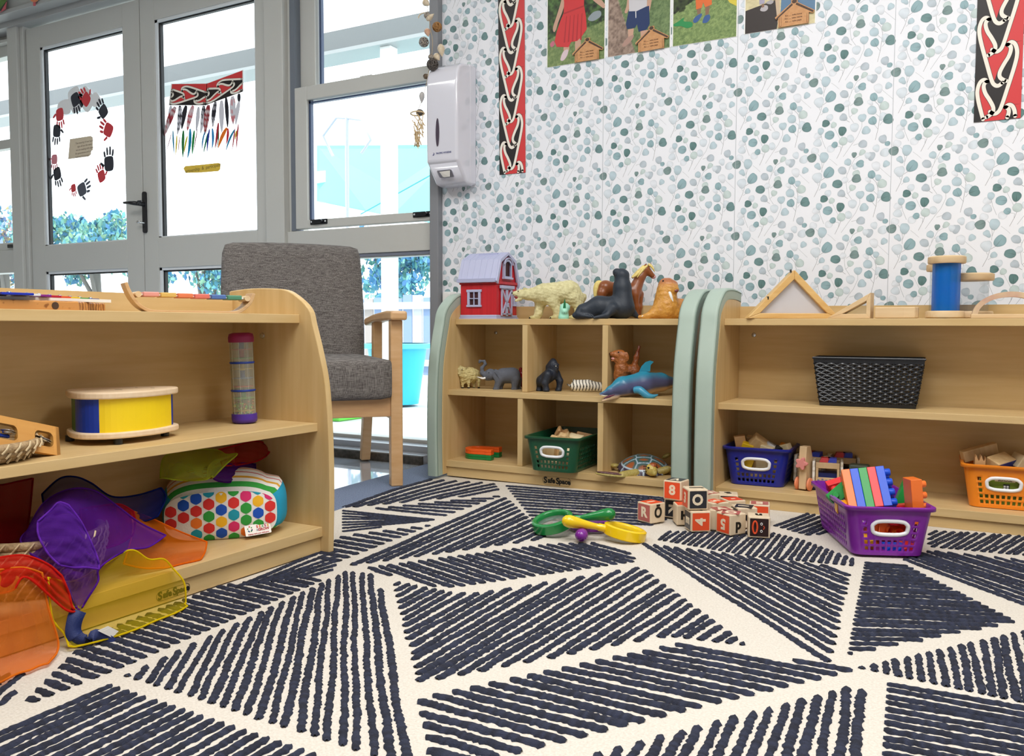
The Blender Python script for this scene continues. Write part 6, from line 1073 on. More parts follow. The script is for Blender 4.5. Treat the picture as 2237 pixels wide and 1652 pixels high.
text_to(q, '&', T2 @ Matrix.Translation((-.002, -.0015, .0006)), .007, .0001, .0001, 0, '8fa0b0'); text_to(q, 'GROW', T2 @ Matrix.Translation((.0135, -.0015, .0006)), .0085, .0001, .0003, 0, 'b32430'); text_to(q, 'helping reach your child grow', T2 @ Matrix.Translation((0, -.0095, .0006)), .0042, .0001, .0001, 0, 'b32430')
r = random.Random(2)
for i in range(14): a = r.uniform(0, 6.28); q.lathe([(.0016, 0), (.0014, .0003)], 8, T2 @ Vector((-.019 + .005 * math.cos(a), .003 + .006 * math.sin(a), .0005)), T2.to_3x3(), 0, r.choice(['d4272d', 'e0a12a', '2f8a3c', '5b3f8f', '2a7fae']))
q.put('lettering', mat('label_print', rough=.7, vcol=True), lb)
# ---------------------------------------------------------------- baskets and sheer scarves at the bottom left
SG = 'sheer play scarves on the left shelf'
coil('woven_basket', 'round coiled wicker basket under the scarves at the left', 'basket', (-1.628, 1.005, .0690), [(.088, .008), (.098, .022), (.106, .036), (.112, .050), (.116, .064), (.119, .078), (.121, .092), (.121, .106)], .0085, 34)
coil('woven_basket', 'smaller wicker basket behind the orange scarf at the far left', 'basket', (-1.570, .775, .0690), [(.070, .008), (.080, .022), (.088, .036), (.092, .050), (.094, .064), (.095, .078)], .0085, 28)
def scarf(name, label, col, rows, op=.5, seed=1, wr=.004, n=9, hem=True, group=SG, cat='scarf', thick=0):
    """rows of (px, py, x-plane) control points across the cloth"""
    G = [[at(a, b, x=c) for a, b, c in r] for r in rows]; R = [spline(r, n) for r in G]; C_ = [spline([r[i] for r in R], n) for i in range(len(R[0]))]; nu, nv = len(C_), len(C_[0]); rw = np.random.RandomState(seed); ph = rw.rand(8) * 6.28; fq = rw.uniform(4, 13, 8); dr = rw.normal(size=(8, 2))
    V = []
    for j in range(nv):
        for i in range(nu):
            u, v = i / (nu - 1), j / (nv - 1); w = sum(math.sin(fq[k] * (dr[k, 0] * u + dr[k, 1] * v) * 1.6 + ph[k]) for k in range(8)) / 4; p = C_[i][j]; d = (CAM - p).normalized(); q = p + d * w * wr; V.append(Vector((q.x, q.y, max(q.z, .0075 if q.x > -1.49 else .0705))))
    t = thing(name, label, cat, sum((G[-1]), Vector()) / len(G[-1]) * 1.0, 0, group); t.location.z = min(p.z for p in V); o_ = t.location.copy(); V = [p - o_ for p in V]
    b = MB(); b.add(V, [(j * nu + i, j * nu + i + 1, (j + 1) * nu + i + 1, (j + 1) * nu + i) for j in range(nv - 1) for i in range(nu - 1)]); b.put('cloth', sheer('sheer_' + col + str(op), col, op), t, smooth=180)
    if hem:
        ring = [V[i] for i in range(nu)] + [V[j * nu + nu - 1] for j in range(1, nv)] + [V[(nv - 1) * nu + i] for i in range(nu - 2, -1, -1)] + [V[j * nu] for j in range(nv - 2, 0, -1)]; b = MB(); b.tube(ring, .0020, 5, closed=True); b.put('hem', sheer('hem_' + col, col, .8), t, smooth=180)
    return t
scarf('play_scarf', 'dark red scarf hanging against the back at the far left', '8f1016', [[(-60, 1062, -1.70), (0, 1060, -1.70), (40, 1052, -1.69), (72, 1045, -1.69)], [(-60, 1150, -1.66), (0, 1150, -1.66), (35, 1150, -1.66), (62, 1140, -1.66)], [(-60, 1230, -1.62), (0, 1228, -1.62), (25, 1220, -1.63), (45, 1200, -1.64)]], .7, 2, .003)
scarf('play_scarf', 'dark blue scarf heaped behind the purple one, reaching the cushion', '16246e', [[(92, 1080, -1.70), (130, 1046, -1.69), (165, 1042, -1.68), (200, 1056, -1.67), (245, 1085, -1.65), (300, 1082, -1.63), (352, 1066, -1.60)], [(95, 1100, -1.67), (130, 1075, -1.66), (170, 1078, -1.65), (215, 1090, -1.64), (260, 1108, -1.62), (310, 1118, -1.60), (362, 1088, -1.58)], [(100, 1130, -1.65), (140, 1120, -1.64), (180, 1125, -1.63), (230, 1130, -1.62), (280, 1135, -1.60), (318, 1138, -1.585), (345, 1128, -1.57)]], .55, 3, .007)
scarf('play_scarf', 'crimson scarf under the right half of the purple one', 'c01f2c', [[(175, 1112, -1.63), (220, 1105, -1.61), (262, 1102, -1.60), (292, 1118, -1.59)], [(180, 1160, -1.60), (225, 1150, -1.585), (265, 1150, -1.575), (296, 1142, -1.57)], [(190, 1212, -1.56), (225, 1200, -1.55), (262, 1188, -1.55), (290, 1170, -1.55)]], .5, 4, .006)
scarf('play_scarf', 'orange scarf spread flat over the bottom board toward the cushion', 'ef7a1c', [[(285, 1115, -1.60), (330, 1132, -1.59), (390, 1160, -1.565), (452, 1184, -1.545)], [(290, 1160, -1.56), (330, 1185, -1.545), (385, 1198, -1.53), (448, 1205, -1.52)], [(270, 1232, -1.525), (320, 1242, -1.515), (380, 1238, -1.505), (438, 1224, -1.50)]], .34, 5, .005)
scarf('play_scarf', 'large purple scarf draped in folds over the wicker basket', '6a2aa8', [[(60, 1160, -1.60), (95, 1100, -1.60), (150, 1070, -1.60), (205, 1072, -1.60), (255, 1105, -1.58), (305, 1142, -1.56), (362, 1170, -1.54)], [(45, 1180, -1.57), (90, 1130, -1.53), (140, 1100, -1.52), (190, 1120, -1.52), (235, 1150, -1.52), (290, 1180, -1.52), (325, 1195, -1.51)], [(60, 1205, -1.53), (110, 1180, -1.50), (150, 1165, -1.485), (185, 1190, -1.485), (215, 1215, -1.49), (250, 1212, -1.50), (275, 1204, -1.50)], [(95, 1226, -1.50), (130, 1225, -1.475), (160, 1230, -1.465), (185, 1240, -1.465), (208, 1255, -1.47), (215, 1250, -1.47), (218, 1240, -1.475)], [(120, 1248, -1.48), (140, 1262, -1.46), (158, 1275, -1.455), (180, 1285, -1.455), (200, 1290, -1.46), (210, 1282, -1.46), (214, 1270, -1.465)], [(165, 1325, -1.455), (167, 1328, -1.45), (170, 1331, -1.448), (174, 1332, -1.447), (180, 1326, -1.448), (186, 1316, -1.45), (192, 1306, -1.455)]], .36, 6, .008)
scarf('play_scarf', 'second fold of purple scarf curling inside the large one', '7a3ac0', [[(82, 1140, -1.52), (110, 1115, -1.52), (128, 1098, -1.515), (150, 1104, -1.51)], [(84, 1170, -1.50), (115, 1140, -1.495), (150, 1130, -1.49), (180, 1145, -1.49)], [(105, 1210, -1.475), (140, 1195, -1.47), (175, 1190, -1.468), (212, 1216, -1.472)], [(130, 1235, -1.462), (160, 1240, -1.458), (190, 1240, -1.456), (216, 1244, -1.46)]], .34, 16, .006)
scarf('play_scarf', 'bright red scarf knotted over the front of the orange one', 'dd2a20', [[(-40, 1226, -1.49), (0, 1218, -1.485), (45, 1213, -1.475), (78, 1220, -1.465), (110, 1236, -1.455), (135, 1258, -1.448)], [(-40, 1250, -1.475), (0, 1242, -1.47), (45, 1236, -1.46), (80, 1248, -1.452), (115, 1266, -1.446), (150, 1295, -1.442)], [(-40, 1268, -1.465), (0, 1258, -1.46), (50, 1244, -1.452), (90, 1262, -1.446), (125, 1300, -1.441), (158, 1326, -1.44)], [(-40, 1300, -1.455), (5, 1296, -1.452), (30, 1288, -1.448), (60, 1262, -1.444), (140, 1330, -1.438), (168, 1336, -1.438)]], .5, 7, .005)
scarf('play_scarf', 'orange scarf hanging over the shelf edge onto the rug at the far left', 'f08628', [[(-60, 1255, -1.462), (0, 1245, -1.460), (50, 1240, -1.456), (92, 1252, -1.452)], [(-60, 1320, -1.448), (0, 1320, -1.446), (60, 1315, -1.442), (105, 1325, -1.44)], [(-60, 1400, -1.436), (0, 1398, -1.434), (70, 1390, -1.43), (127, 1400, -1.428)], [(-60, 1450, -1.42), (0, 1458, -1.418), (60, 1440, -1.414), (122, 1432, -1.412)], [(-60, 1530, -1.37), (0, 1492, -1.375), (50, 1468, -1.38), (106, 1464, -1.385)]], .36, 8, .006)
scarf('play_scarf', 'wide sheer yellow scarf spilling over the shelf front onto the rug', 'ecd21e', [[(105, 1262, -1.452), (160, 1270, -1.48), (225, 1235, -1.50), (285, 1202, -1.50), (325, 1222, -1.49), (358, 1222, -1.485), (378, 1242, -1.478)], [(112, 1340, -1.446), (165, 1335, -1.448), (225, 1315, -1.452), (285, 1290, -1.46), (330, 1272, -1.462), (372, 1268, -1.462), (402, 1272, -1.456)], [(122, 1365, -1.442), (165, 1372, -1.442), (225, 1365, -1.444), (285, 1345, -1.446), (335, 1328, -1.447), (380, 1318, -1.448), (406, 1312, -1.448)], [(140, 1385, -1.436), (180, 1395, -1.434), (225, 1390, -1.434), (285, 1376, -1.436), (340, 1362, -1.438), (385, 1348, -1.44), (404, 1338, -1.442)], [(150, 1412, -1.42), (190, 1416, -1.405), (235, 1408, -1.40), (285, 1390, -1.40), (335, 1378, -1.405), (380, 1365, -1.41), (410, 1342, -1.425)]], .16, 9, .004)
t = thing('ribbon_tie', 'navy blue ribbon tie with white care tag lying on the yellow scarf', 'ribbon', at(160, 1360, x=-1.434)); o_ = t.location.copy(); P = [(172, 1334, -1.434), (164, 1352, -1.431), (160, 1380, -1.428), (172, 1398, -1.42), (192, 1402, -1.412), (206, 1390, -1.408), (228, 1400, -1.402), (246, 1412, -1.398)]; b = MB(); cs = spline([at(*p[:2], x=p[2]) - o_ for p in P], 6); V = []
for i, p in enumerate(cs):
    a, d = cs[max(0, i - 1)], cs[min(len(cs) - 1, i + 1)]; tn = (d - a).normalized(); up = Vector((.15, .75, .25)) if i < 16 else Vector((.3, .35, .75)); s_ = (up - tn * up.dot(tn)).normalized() * .0135; V += [p - s_, p + s_]
b.add(V, [(2 * i, 2 * i + 1, 2 * i + 3, 2 * i + 2) for i in range(len(cs) - 1)]); b.put('ribbon', mat('navy_ribbon', '16275e', .6, bump=.3, bs=500), t, smooth=180, solid=.0012)
P = [at(x, y, x=-1.400) - o_ for x, y in ((213, 1378), (236, 1368), (253, 1376), (238, 1390))]; b = MB(); b.poly(P); b.poly([p + Vector((.004, .003, -.003)) for p in P]); b.put('care_tag', white, t, solid=.0005)
scarf('play_scarf', 'lime yellow scarf crumpled on top of the spotted cushion', 'b9c63a', [[(350, 1045, -1.66), (358, 1000, -1.66), (395, 985, -1.66), (440, 982, -1.65), (475, 984, -1.64), (495, 995, -1.63)], [(356, 1044, -1.60), (372, 1015, -1.58), (405, 1002, -1.58), (440, 1012, -1.58), (470, 1000, -1.58), (518, 992, -1.58)], [(380, 1048, -1.585), (405, 1040, -1.57), (430, 1040, -1.565), (450, 1042, -1.565), (458, 1020, -1.57), (494, 1014, -1.575)], [(410, 1050, -1.60), (425, 1050, -1.59), (440, 1049, -1.585), (452, 1047, -1.58), (462, 1040, -1.58), (465, 1044, -1.585)]], .34, 11, .007)
scarf('play_scarf', 'red scarf puffed up on the back right of the spotted cushion', 'c8222c', [[(470, 985, -1.66), (520, 972, -1.68), (560, 964, -1.69), (592, 972, -1.69)], [(480, 1000, -1.63), (520, 995, -1.65), (560, 985, -1.66), (590, 985, -1.67)], [(485, 1018, -1.61), (520, 1016, -1.63), (560, 1008, -1.65), (582, 996, -1.66)]], .34, 12, .009)
scarf('play_scarf', 'deep purple scarf under the red one on the spotted cushion', '51137f', [[(462, 1030, -1.60), (495, 1015, -1.62), (530, 1012, -1.64), (558, 1014, -1.66)], [(466, 1045, -1.585), (498, 1035, -1.605), (530, 1030, -1.63), (557, 1030, -1.65)], [(478, 1052, -1.60), (500, 1054, -1.60), (520, 1048, -1.62), (545, 1040, -1.645)]], .6, 13, .007)
# ---------------------------------------------------------------- things on the wall and the panes
paper = mat('print_paper', rough=.45, vcol=True, spec=.4)
def koru_shapes():
    """one period (unit: strip width 590 x period 800) of the scroll pattern: red fills and cream ribbons"""
    Lo = [(345, 245), (318, 222), (280, 226), (245, 270), (225, 370), (250, 520), (330, 800), (400, 1030), (440, 1100), (490, 1116), (540, 1084)]; Li = [(345, 245), (312, 270), (305, 320), (330, 400), (385, 490), (432, 585), (430, 650), (385, 692), (350, 708)]
    m = lambda P, dy: [(935 - x, y + dy) for x, y in P]
    Ro, Ri = m(Lo, 358), m(Li, 358); return Lo, Li, Ro, Ri
def ribbon(mb, P, w, T, lift, col):
    S_ = [Vector((p.x, p.y, 0)) for p in spline([(x, y, 0) for x, y in P], 5)]; n = len(S_); V = []
    for i, p in enumerate(S_):
        d = (S_[min(n - 1, i + 1)] - S_[max(0, i - 1)]).normalized(); nn_ = Vector((-d.y, d.x, 0)) * w / 2; V += [p + nn_, p - nn_]
    F = [(2 * i, 2 * i + 1, 2 * i + 3, 2 * i + 2) for i in range(n - 1)]; b = len(V)
    for e, s_ in ((0, 1), (n - 1, 1)): c = S_[e]; q = len(V); V += [c + Vector((w / 2 * math.cos(a), w / 2 * math.sin(a), 0)) for a in [2 * pi * k / 12 for k in range(12)]]; F.append(tuple(range(q, q + 12)))
    mb.add([T(v.x, v.y, lift) for v in V], F, 0, col)
def koru_strip(mb, T, y0, y1, first, red='d23a3c', blk='1f1a1a', cream='efe9dc', x0=190, x1=780):
    """T maps (x, y, lift) of the pattern to 3D; y grows downward"""
    Lo, Li, Ro, Ri = koru_shapes()
    def cl(P): 
        out = []; P = [Vector((p.x, p.y, 0)) for p in spline([(x, y, 0) for x, y in P], 4)]
        return [(p.x, p.y) for p in P]
    def clipy(P):
        for lim, sg in ((y0, 1), (y1, -1)):
            Q = []
            for i in range(len(P)):
                a, b = P[i], P[(i + 1) % len(P)]; ia, ib = (a[1] - lim) * sg >= 0, (b[1] - lim) * sg >= 0
                if ia: Q.append(a)
                if ia != ib: t = (lim - a[1]) / (b[1] - a[1]); Q.append((a[0] + (b[0] - a[0]) * t, lim))
            P = Q
            if len(P) < 3: return []
        return P
    mb.poly([T(x, y, 0) for x, y in ((x0, y0), (x1, y0), (x1, y1), (x0, y1))], 0, blk)
    for k in range(first, first + 9):
        dy = 800 * k; sh = lambda P: [(x, y + dy) for x, y in P]
        P = clipy([(x1, 580 + dy), (x1, 1380 + dy), (660, 1375 + dy)] + [(700, 1361 + dy), (625, 1370 + dy)][:0] + [(660, 1375 + dy)] + [(560, 1400 + dy)] + sh(cl(Ro))[::-1][len(cl(Ro)) - 44:][:0] + [(532, 1375 + dy), (605, 1158 + dy), (690, 860 + dy), (712, 720 + dy), (690, 620 + dy), (655, 582 + dy)])
        if P: mb.poly([T(x, y, .0001) for x, y in P], 0, red)
        lens = sh(cl(Lo[:7])) + [(400, 700 + dy)] + sh(cl(Li))[::-1][5:]; P = clipy(lens)
        if P: mb.poly([T(x, y, .00016) for x, y in P], 0, red)
        tri = [(345, 730 + dy), (420, 712 + dy), (500, 655 + dy), (560, 560 + dy), (580, 605 + dy), (620, 650 + dy), (600, 720 + dy), (550, 810 + dy), (470, 940 + dy), (440, 1040 + dy), (425, 1075 + dy), (400, 1030 + dy), (330, 790 + dy)]; P = clipy(tri)
        if P: mb.poly([T(x, y, .00013) for x, y in P], 0, red)
        for Q in (Lo, Ro, Li, Ri):
            q = [(x, y) for x, y in sh(Q) if y0 + 4 <= y <= y1 - 4]
            if len(q) > 1:
                if len(q) < len(Q):
                    S_ = [p for p in [(v.x, v.y) for v in spline([(x, y, 0) for x, y in sh(Q)], 4)] if y0 + 8 <= p[1] <= y1 - 8]; q = S_[::2] + [S_[-1]]
                ribbon(mb, q, 62, T, .0002, '2a1515'); ribbon(mb, q, 50, T, .00026, cream)
for lb, xl, xr, zb, tilt, up in (('red, black and cream scroll-patterned paper strip beside the towel dispenser', -1.849, -1.7245, 1.2155, .013, 2.06), ('red, black and cream scroll-patterned paper strip at the right edge of the photo', -.0886, .0420, 1.240, .003, 1.95)):
    b = MB(); kx = (xr - xl) / 590; ky = .194 / 800; T = lambda x, y, l: Vector((xl + (x - 190) * kx - (1560 - y) * ky * tilt, 3.1972 - l, zb + (1560 - y) * ky)); n_ = int((up - zb) / .194) + 1
    koru_strip(b, T, 1560 - (up - zb) / ky, 1560, -n_ + 2); tag(b.put('scroll_strip', paper, solid=0), lb, 'paper strip', 'scroll-patterned paper strips')
# photographs
def photo(label, x0, x1, zb, h, bg, shapes, tilt=0):
    t = thing('photo_print', label, 'photograph', ((x0 + x1) / 2, 3.1995, zb), 0, 'photographs along the wall'); w = x1 - x0; b = MB(); b.box(-w / 2 - .004, w / 2 + .004, -.001, 0, -.001, h, 0, 'f3f3f1'); nx, nz = 64, 90; rs = np.random.RandomState(len(label)); big = rs.rand(18, 14); mid = rs.rand(46, 34); fine = rs.rand(nz + 1, nx + 1)
    def smp(A, u, v): y, x = v * (A.shape[0] - 1.001), u * (A.shape[1] - 1.001); i, j = int(y), int(x); a, c = y - i, x - j; return A[i, j] * (1 - a) * (1 - c) + A[i + 1, j] * a * (1 - c) + A[i, j + 1] * (1 - a) * c + A[i + 1, j + 1] * a * c
    def col(u, v): return bg(u, v, smp(big, u, v), smp(mid, u, v), fine[min(nz, int(v * nz)), min(nx, int(u * nx))])
    b.grid(lambda u, v: Vector((-w / 2 + w * u, -.0012, h * v)), nx, nz, 0, col)
    for i, (c, P) in enumerate(shapes): b.poly([(-w / 2 + w * x, -.0014 - i * .00007, w * z) for x, z in P], 0, c)
    b.put('print', paper, t); return t
def mixc(a, b, f): a, b = lin(a), lin(b); f = max(0, min(1, f)); return tuple(a[i] + (b[i] - a[i]) * f for i in range(3)) + (1,)
def grass(n1, n2, n3, a='4f6b3c', b='8ea065'): return mixc(a, b, n2 * .6 + n3 * .5 - .05)
def leafy(n1, n2, n3): return mixc('151d12', '587c3f', (n2 * .7 + n1 * .6 + n3 * .2 - .45) * 1.3)
def blobp(P, n=4): return [(p.x, p.y) for p in spline([(x, y, 0) for x, y in P], n, True)]
sk_ = 'c9a08a'; F1 = lambda x, y: ((x - 650) / 660, (830 - y) / 660)   # from the zoomed photo print
S1 = [('8f9aa0', blobp([F1(1120, 400), F1(1180, 340), F1(1260, 340), F1(1265, 395), F1(1180, 430)])), ('c46a80', blobp([F1(680, 590), F1(720, 560), F1(735, 600), F1(700, 625)])), (sk_, blobp([F1(830, 100), F1(800, 190), F1(760, 300), F1(715, 420), F1(725, 470), F1(750, 450), F1(775, 380), F1(830, 260), F1(860, 150)])), (sk_, blobp([F1(1080, 60), F1(1110, 140), F1(1180, 220), F1(1260, 290), F1(1300, 320), F1(1310, 280), F1(1240, 190), F1(1150, 80), F1(1100, 40)])), (sk_, blobp([F1(845, 640), F1(850, 700), F1(900, 700), F1(905, 640)])), (sk_, blobp([F1(980, 590), F1(985, 760), F1(1030, 760), F1(1040, 590)])), ('d9c4ca', blobp([F1(805, 770), F1(840, 690), F1(895, 680), F1(885, 740), F1(840, 785)])),
      ('cf3336', [F1(*p) for p in ((820, 40), (900, 40), (930, 100), (980, 100), (1030, 30), (1110, 0), (1100, 40), (1080, 120), (1075, 245), (1100, 370), (1110, 500), (1050, 570), (1000, 605), (930, 605), (900, 655), (760, 630), (735, 570), (760, 470), (800, 370), (840, 290), (845, 180))]), ('b0252c', [F1(*p) for p in ((840, 290), (1075, 250), (1076, 266), (842, 306))])] + [('b0252c', [F1(*p) for p in ((x, 330), (x + 8, 330), (x * 1.06 - 62, 600), (x * 1.06 - 80, 600))]) for x in (870, 915, 960, 1005, 1050)] + [(sk_, blobp([F1(900, 0), F1(905, 60), F1(945, 108), F1(1000, 70), F1(1020, 0), F1(1000, -120), F1(930, -120)]))]
photo('photograph of a child in a red dress pinned up left, cropped at the top', -1.627, -1.378, 1.628, .36, lambda u, v, a, b, c: grass(a, b, c) if v < .34 + .08 * u - .05 * a else leafy(a, b, c), S1)
F2 = lambda x, y: ((x - 1390) / 705, (700 - y) / 705)
S2 = [(sk_, blobp([F2(1615, 100), F2(1600, 190), F2(1580, 250), F2(1610, 260), F2(1640, 180)])), (sk_, blobp([F2(1850, 20), F2(1850, 120), F2(1820, 240), F2(1805, 310), F2(1840, 330), F2(1870, 270), F2(1895, 130), F2(1900, 30)])), (sk_, [F2(*p) for p in ((1620, 440), (1625, 520), (1680, 520), (1690, 440))]), (sk_, [F2(*p) for p in ((1765, 480), (1775, 640), (1830, 640), (1850, 480))]), ('b08d80', blobp([F2(1555, 600), F2(1610, 530), F2(1690, 510), F2(1660, 570), F2(1590, 615)])), ('1f3563', [F2(*p) for p in ((1625, 250), (1860, 230), (1870, 420), (1835, 475), (1745, 485), (1725, 400), (1705, 435), (1610, 435), (1597, 380))]), ('cfcdd2', [F2(*p) for p in ((1625, 0), (1840, 0), (1835, 230), (1720, 262), (1632, 250))]), ('cfcdd2', [F2(*p) for p in ((1830, -30), (1915, -20), (1905, 45), (1840, 60))]), ('e8e8e8', [F2(*p) for p in ((1704, 262), (1714, 262), (1716, 330), (1708, 335))])]
photo('photograph of a child in navy shorts and pale shirt, second from left', -1.362, -1.112, 1.631, .36, lambda u, v, a, b, c: mixc('57433a', 'b39c8c', b * .8 + c * .3) if (u < .45 - v * .5 and v < .75) else grass(a, b, c, '47603a', '839a68') if v < .78 else mixc('16171a', '4c4d4c', b), S2)
F3 = lambda x, y: ((x - 135) / 890, (640 - y) / 890)
S3 = [('8a6a55', [F3(*p) for p in ((470, 180), (480, 260), (525, 255), (535, 175))]), ('8a6a55', [F3(*p) for p in ((590, 170), (595, 290), (640, 280), (655, 170))]), ('3f5f96', blobp([F3(420, 340), F3(450, 290), F3(530, 255), F3(545, 280), F3(500, 345), F3(450, 370)])), ('3f5f96', blobp([F3(555, 370), F3(585, 300), F3(650, 290), F3(660, 345), F3(620, 390), F3(570, 390)])), ('e07038', [F3(*p) for p in ((452, 40), (680, 10), (682, 160), (590, 180), (560, 110), (540, 180), (462, 190))]), ('c3c9d2', [F3(*p) for p in ((455, -60), (660, -70), (660, 20), (560, 55), (455, 45))]), ('2f8f52', blobp([F3(140, 340), F3(210, 310), F3(290, 270), F3(290, 320), F3(400, 350), F3(410, 410), F3(330, 420), F3(250, 380), F3(160, 370)])), ('d9c84a', [F3(*p) for p in ((840, 40), (1020, 0), (1024, 240), (930, 180))])]
photo('photograph of a child in orange shorts and blue shoes, third from left', -1.099, -.861, 1.632, .30, lambda u, v, a, b, c: grass(a, b, c, '55713f', '9bb070') if v < .40 + .4 * u - .08 * a else mixc('1a1f17', '566a3c', (b + a) * .7 - .35), S3)
F4 = lambda x, y: ((x - 1140) / 970, (470 - y) / 970)
S4 = [('37302e', [F4(*p) for p in ((1140, 470), (1140, 145), (1560, 60), (1600, 395), (1590, 470))]), ('5d80a0', [F4(*p) for p in ((1640, 200), (1650, -60), (2110, -60), (2110, 300), (1980, 340), (1620, 380))]), ('c9b295', [F4(*p) for p in ((1560, 60), (1620, 50), (1640, 380), (1600, 395))]), ('b9b4b8', blobp([F4(1350, 160), F4(1390, 110), F4(1450, 120), F4(1460, 170), F4(1420, 195), F4(1370, 185)])), ('a9a3b8', [F4(*p) for p in ((1330, -40), (1420, -40), (1410, 80), (1340, 90))]), ('8d6a55', [F4(*p) for p in ((1370, 90), (1400, 85), (1410, 130), (1375, 140))]), ('a8a4a8', blobp([F4(1430, 80), F4(1500, 50), F4(1540, 80), F4(1500, 110)]))]
photo('photograph of a dark ribbed mat and pale shoes, right end of the row', -.829, -.588, 1.635, .26, lambda u, v, a, b, c: mixc('c9bd92', 'e2d8ae', b), S4)
cork = mat('card_brown', 'c48d5b', .6, 'cf9c6b', ns=120, contrast=.2); roofd = mat('card_roof', '3a2a22', .6, '5d4434', ns=300, contrast=.1); inkb = mat('card_ink', '5b3520', .6)
for lb, cx_, z0, s_, rt in (('house-shaped brown name card on the corner of the red-dress photograph', -1.448, 1.628, 1.0, 0), ('house-shaped brown name card on the corner of the navy-shorts photograph', -1.181, 1.630, 1.0, -.02), ('house-shaped brown name card on the corner of the ribbed-mat photograph', -.657, 1.637, 1.0, 0)):
    t = thing('name_card', lb, 'name card', (cx_, 3.1945, z0), 0, 'house-shaped name cards', rot=(0, rt, 0)); t.scale = (s_, 1, s_)
    MB().prism([(x, 0, z) for x, z in ((-.054, 0), (.050, 0), (.050, .036), (.064, .032), (.069, .040), (.011, .077), (.011, .088), (-.011, .088), (-.011, .077), (-.066, .036), (-.062, .028), (-.054, .034))], (0, -.003, 0)).put('card', cork, t)
    b = MB(); b.prism([(x, -.003, z) for x, z in ((-.063, .031), (-.059, .029), (-.005, .070), (-.008, .076))], (0, -.0005, 0)); b.put('roof_band', roofd, t); b = MB(); b.prism([(x, -.003, z) for x, z in ((.063, .034), (.066, .039), (.008, .076), (.004, .070))], (0, -.0005, 0)); b.put('roof_band', roofd, t)
    MB().prism([(.0085 * math.cos(a), -.003, .081 + .0065 * math.sin(a)) for a in [2 * pi * i / 18 for i in range(18)]], (0, -.0005, 0)).put('finial', roofd, t)
    for x in (-.050, .043):
        b = MB(); b.box(x, x + .0008, -.0034, -.003, .003, .034); b.box(x + .006, x + .0068, -.0034, -.003, .003, .034); b.box(x, x + .0068, -.0034, -.003, .002, .003); b.put('post_line', inkb, t)
    b = MB()
    for i, tx in enumerate(('Ko ...... toku ingoa', 'Ko ...... toku mama', 'Ko ...... toku papa')): text_to(b, tx, frame3((-.002, -.0032, .036 - i * .0105), (1, 0, 0), (0, 0, 1)), .0078, .0001, .00015)
    b.put('lettering', inkb, t)
# towel dispenser
t = thing('towel_dispenser', 'white plastic paper towel dispenser mounted beside the window', 'dispenser', (-2.044, 3.2, 1.18), 0); wp_ = mat('dispenser_white', 'dcdce6', .12, spec=.6, coat=.4); PF = [(0, .492), (-.06, .494), (-.105, .488), (-.130, .470), (-.145, .440), (-.150, .40), (-.1505, .25), (-.149, .085), (-.140, .078), (-.075, 0), (-.03, -.006), (0, .004)]
pf = [(p.x, p.y) for p in spline([(a, b, 0) for a, b in PF], 1)]; MB().prism([(-.078, y, z) for y, z in pf], (.156, 0, 0)).put('casing', wp_, t, bev=.012, seg=4, smooth=50)
b = MB(); b.box(-.080, .080, -.055, 0, .0, .498); b.put('back_plate', wp_, t, bev=.008, smooth=50)
b = MB(); P = [(.0085 * math.cos(a), .058 * math.sin(a)) for a in [2 * pi * i / 32 for i in range(32)]]; b.prism([(-.018 + x, -.1512, .205 + z) for x, z in P], (0, -.0015, 0)); b.put('sight_window', mat('smoked_window', '4f4654', .08, coat=.6), t)
Tn = frame3((-.004, -.1108, .0405), (1, 0, 0), (0, -.65, .78)); b = MB(); P = rrect(-.036, .034, -.018, .017, .006, 3); b.add([Tn @ Vector((*p, -.0015)) for p in P] + [Tn @ Vector((p[0] * 1.07, p[1] * 1.1, .0018)) for p in P], [(i, (i + 1) % 16, 16 + (i + 1) % 16, 16 + i) for i in range(16)]); b.put('slot_rim', wp_, t, smooth=180); MB().poly([Tn @ Vector((*p, .0012)) for p in P]).put('slot', mat('slot_grey', '8b8b96', .5), t)
b = MB(); b.poly([Tn @ Vector(p) for p in ((-.026, .012, .002), (.028, .014, .003), (.022, -.010, .011), (-.006, -.012, .008))]); b.poly([Tn @ Vector(p) for p in ((-.026, .012, .0022), (-.006, -.012, .0085), (-.018, -.012, .004))]); b.put('paper_towel', white, t, solid=.0006)
b = MB(); Tq = frame3((0, -.1512, .118), (1, 0, 0), (0, 0, 1)); text_to(b, 'PACIFIC HYGIENE', Tq @ Matrix.Translation((.012, .001, 0)), .0095, .0002, .0001); P = [(.0055 * math.cos(a), .0055 * math.sin(a)) for a in [-2.2 + 3.9 * i / 14 for i in range(15)]] + [(-.0015 + .0042 * math.cos(a), .0012 + .0040 * math.sin(a)) for a in [1.5 - 3.3 * i / 12 for i in range(13)]]; b.poly([Tq @ Vector((x - .040, y, .0002)) for x, y in P]); b.put('logo', mat('logo_navy', '2a3576', .4), t)
# power socket
t = thing('power_socket', 'white power socket low on the wall behind the cubby shelf', 'socket', (-2.098, 3.2, .675), 0); MB().prism([(x, 0, z) for x, z in rrect(-.036, .036, -.055, .055, .008)], (0, -.009, 0)).put('plate', gloss_w, t, bev=.002)
for z in (.02, -.02):
    for x, a in ((-.008, .5), (.008, -.5), (0, 0)): q = Matrix.Translation((x, -.0094, z - (0 if a else .012))) @ Matrix.Rotation(a, 4, 'Y'); MB().box(-.0012, .0012, -.0004, .0004, -.004, .004, T=q).put('pin_slot', ebl, t)
MB().box(-.006, .006, -.013, -.009, .036, .048).put('switch', gloss_w, t, bev=.001)
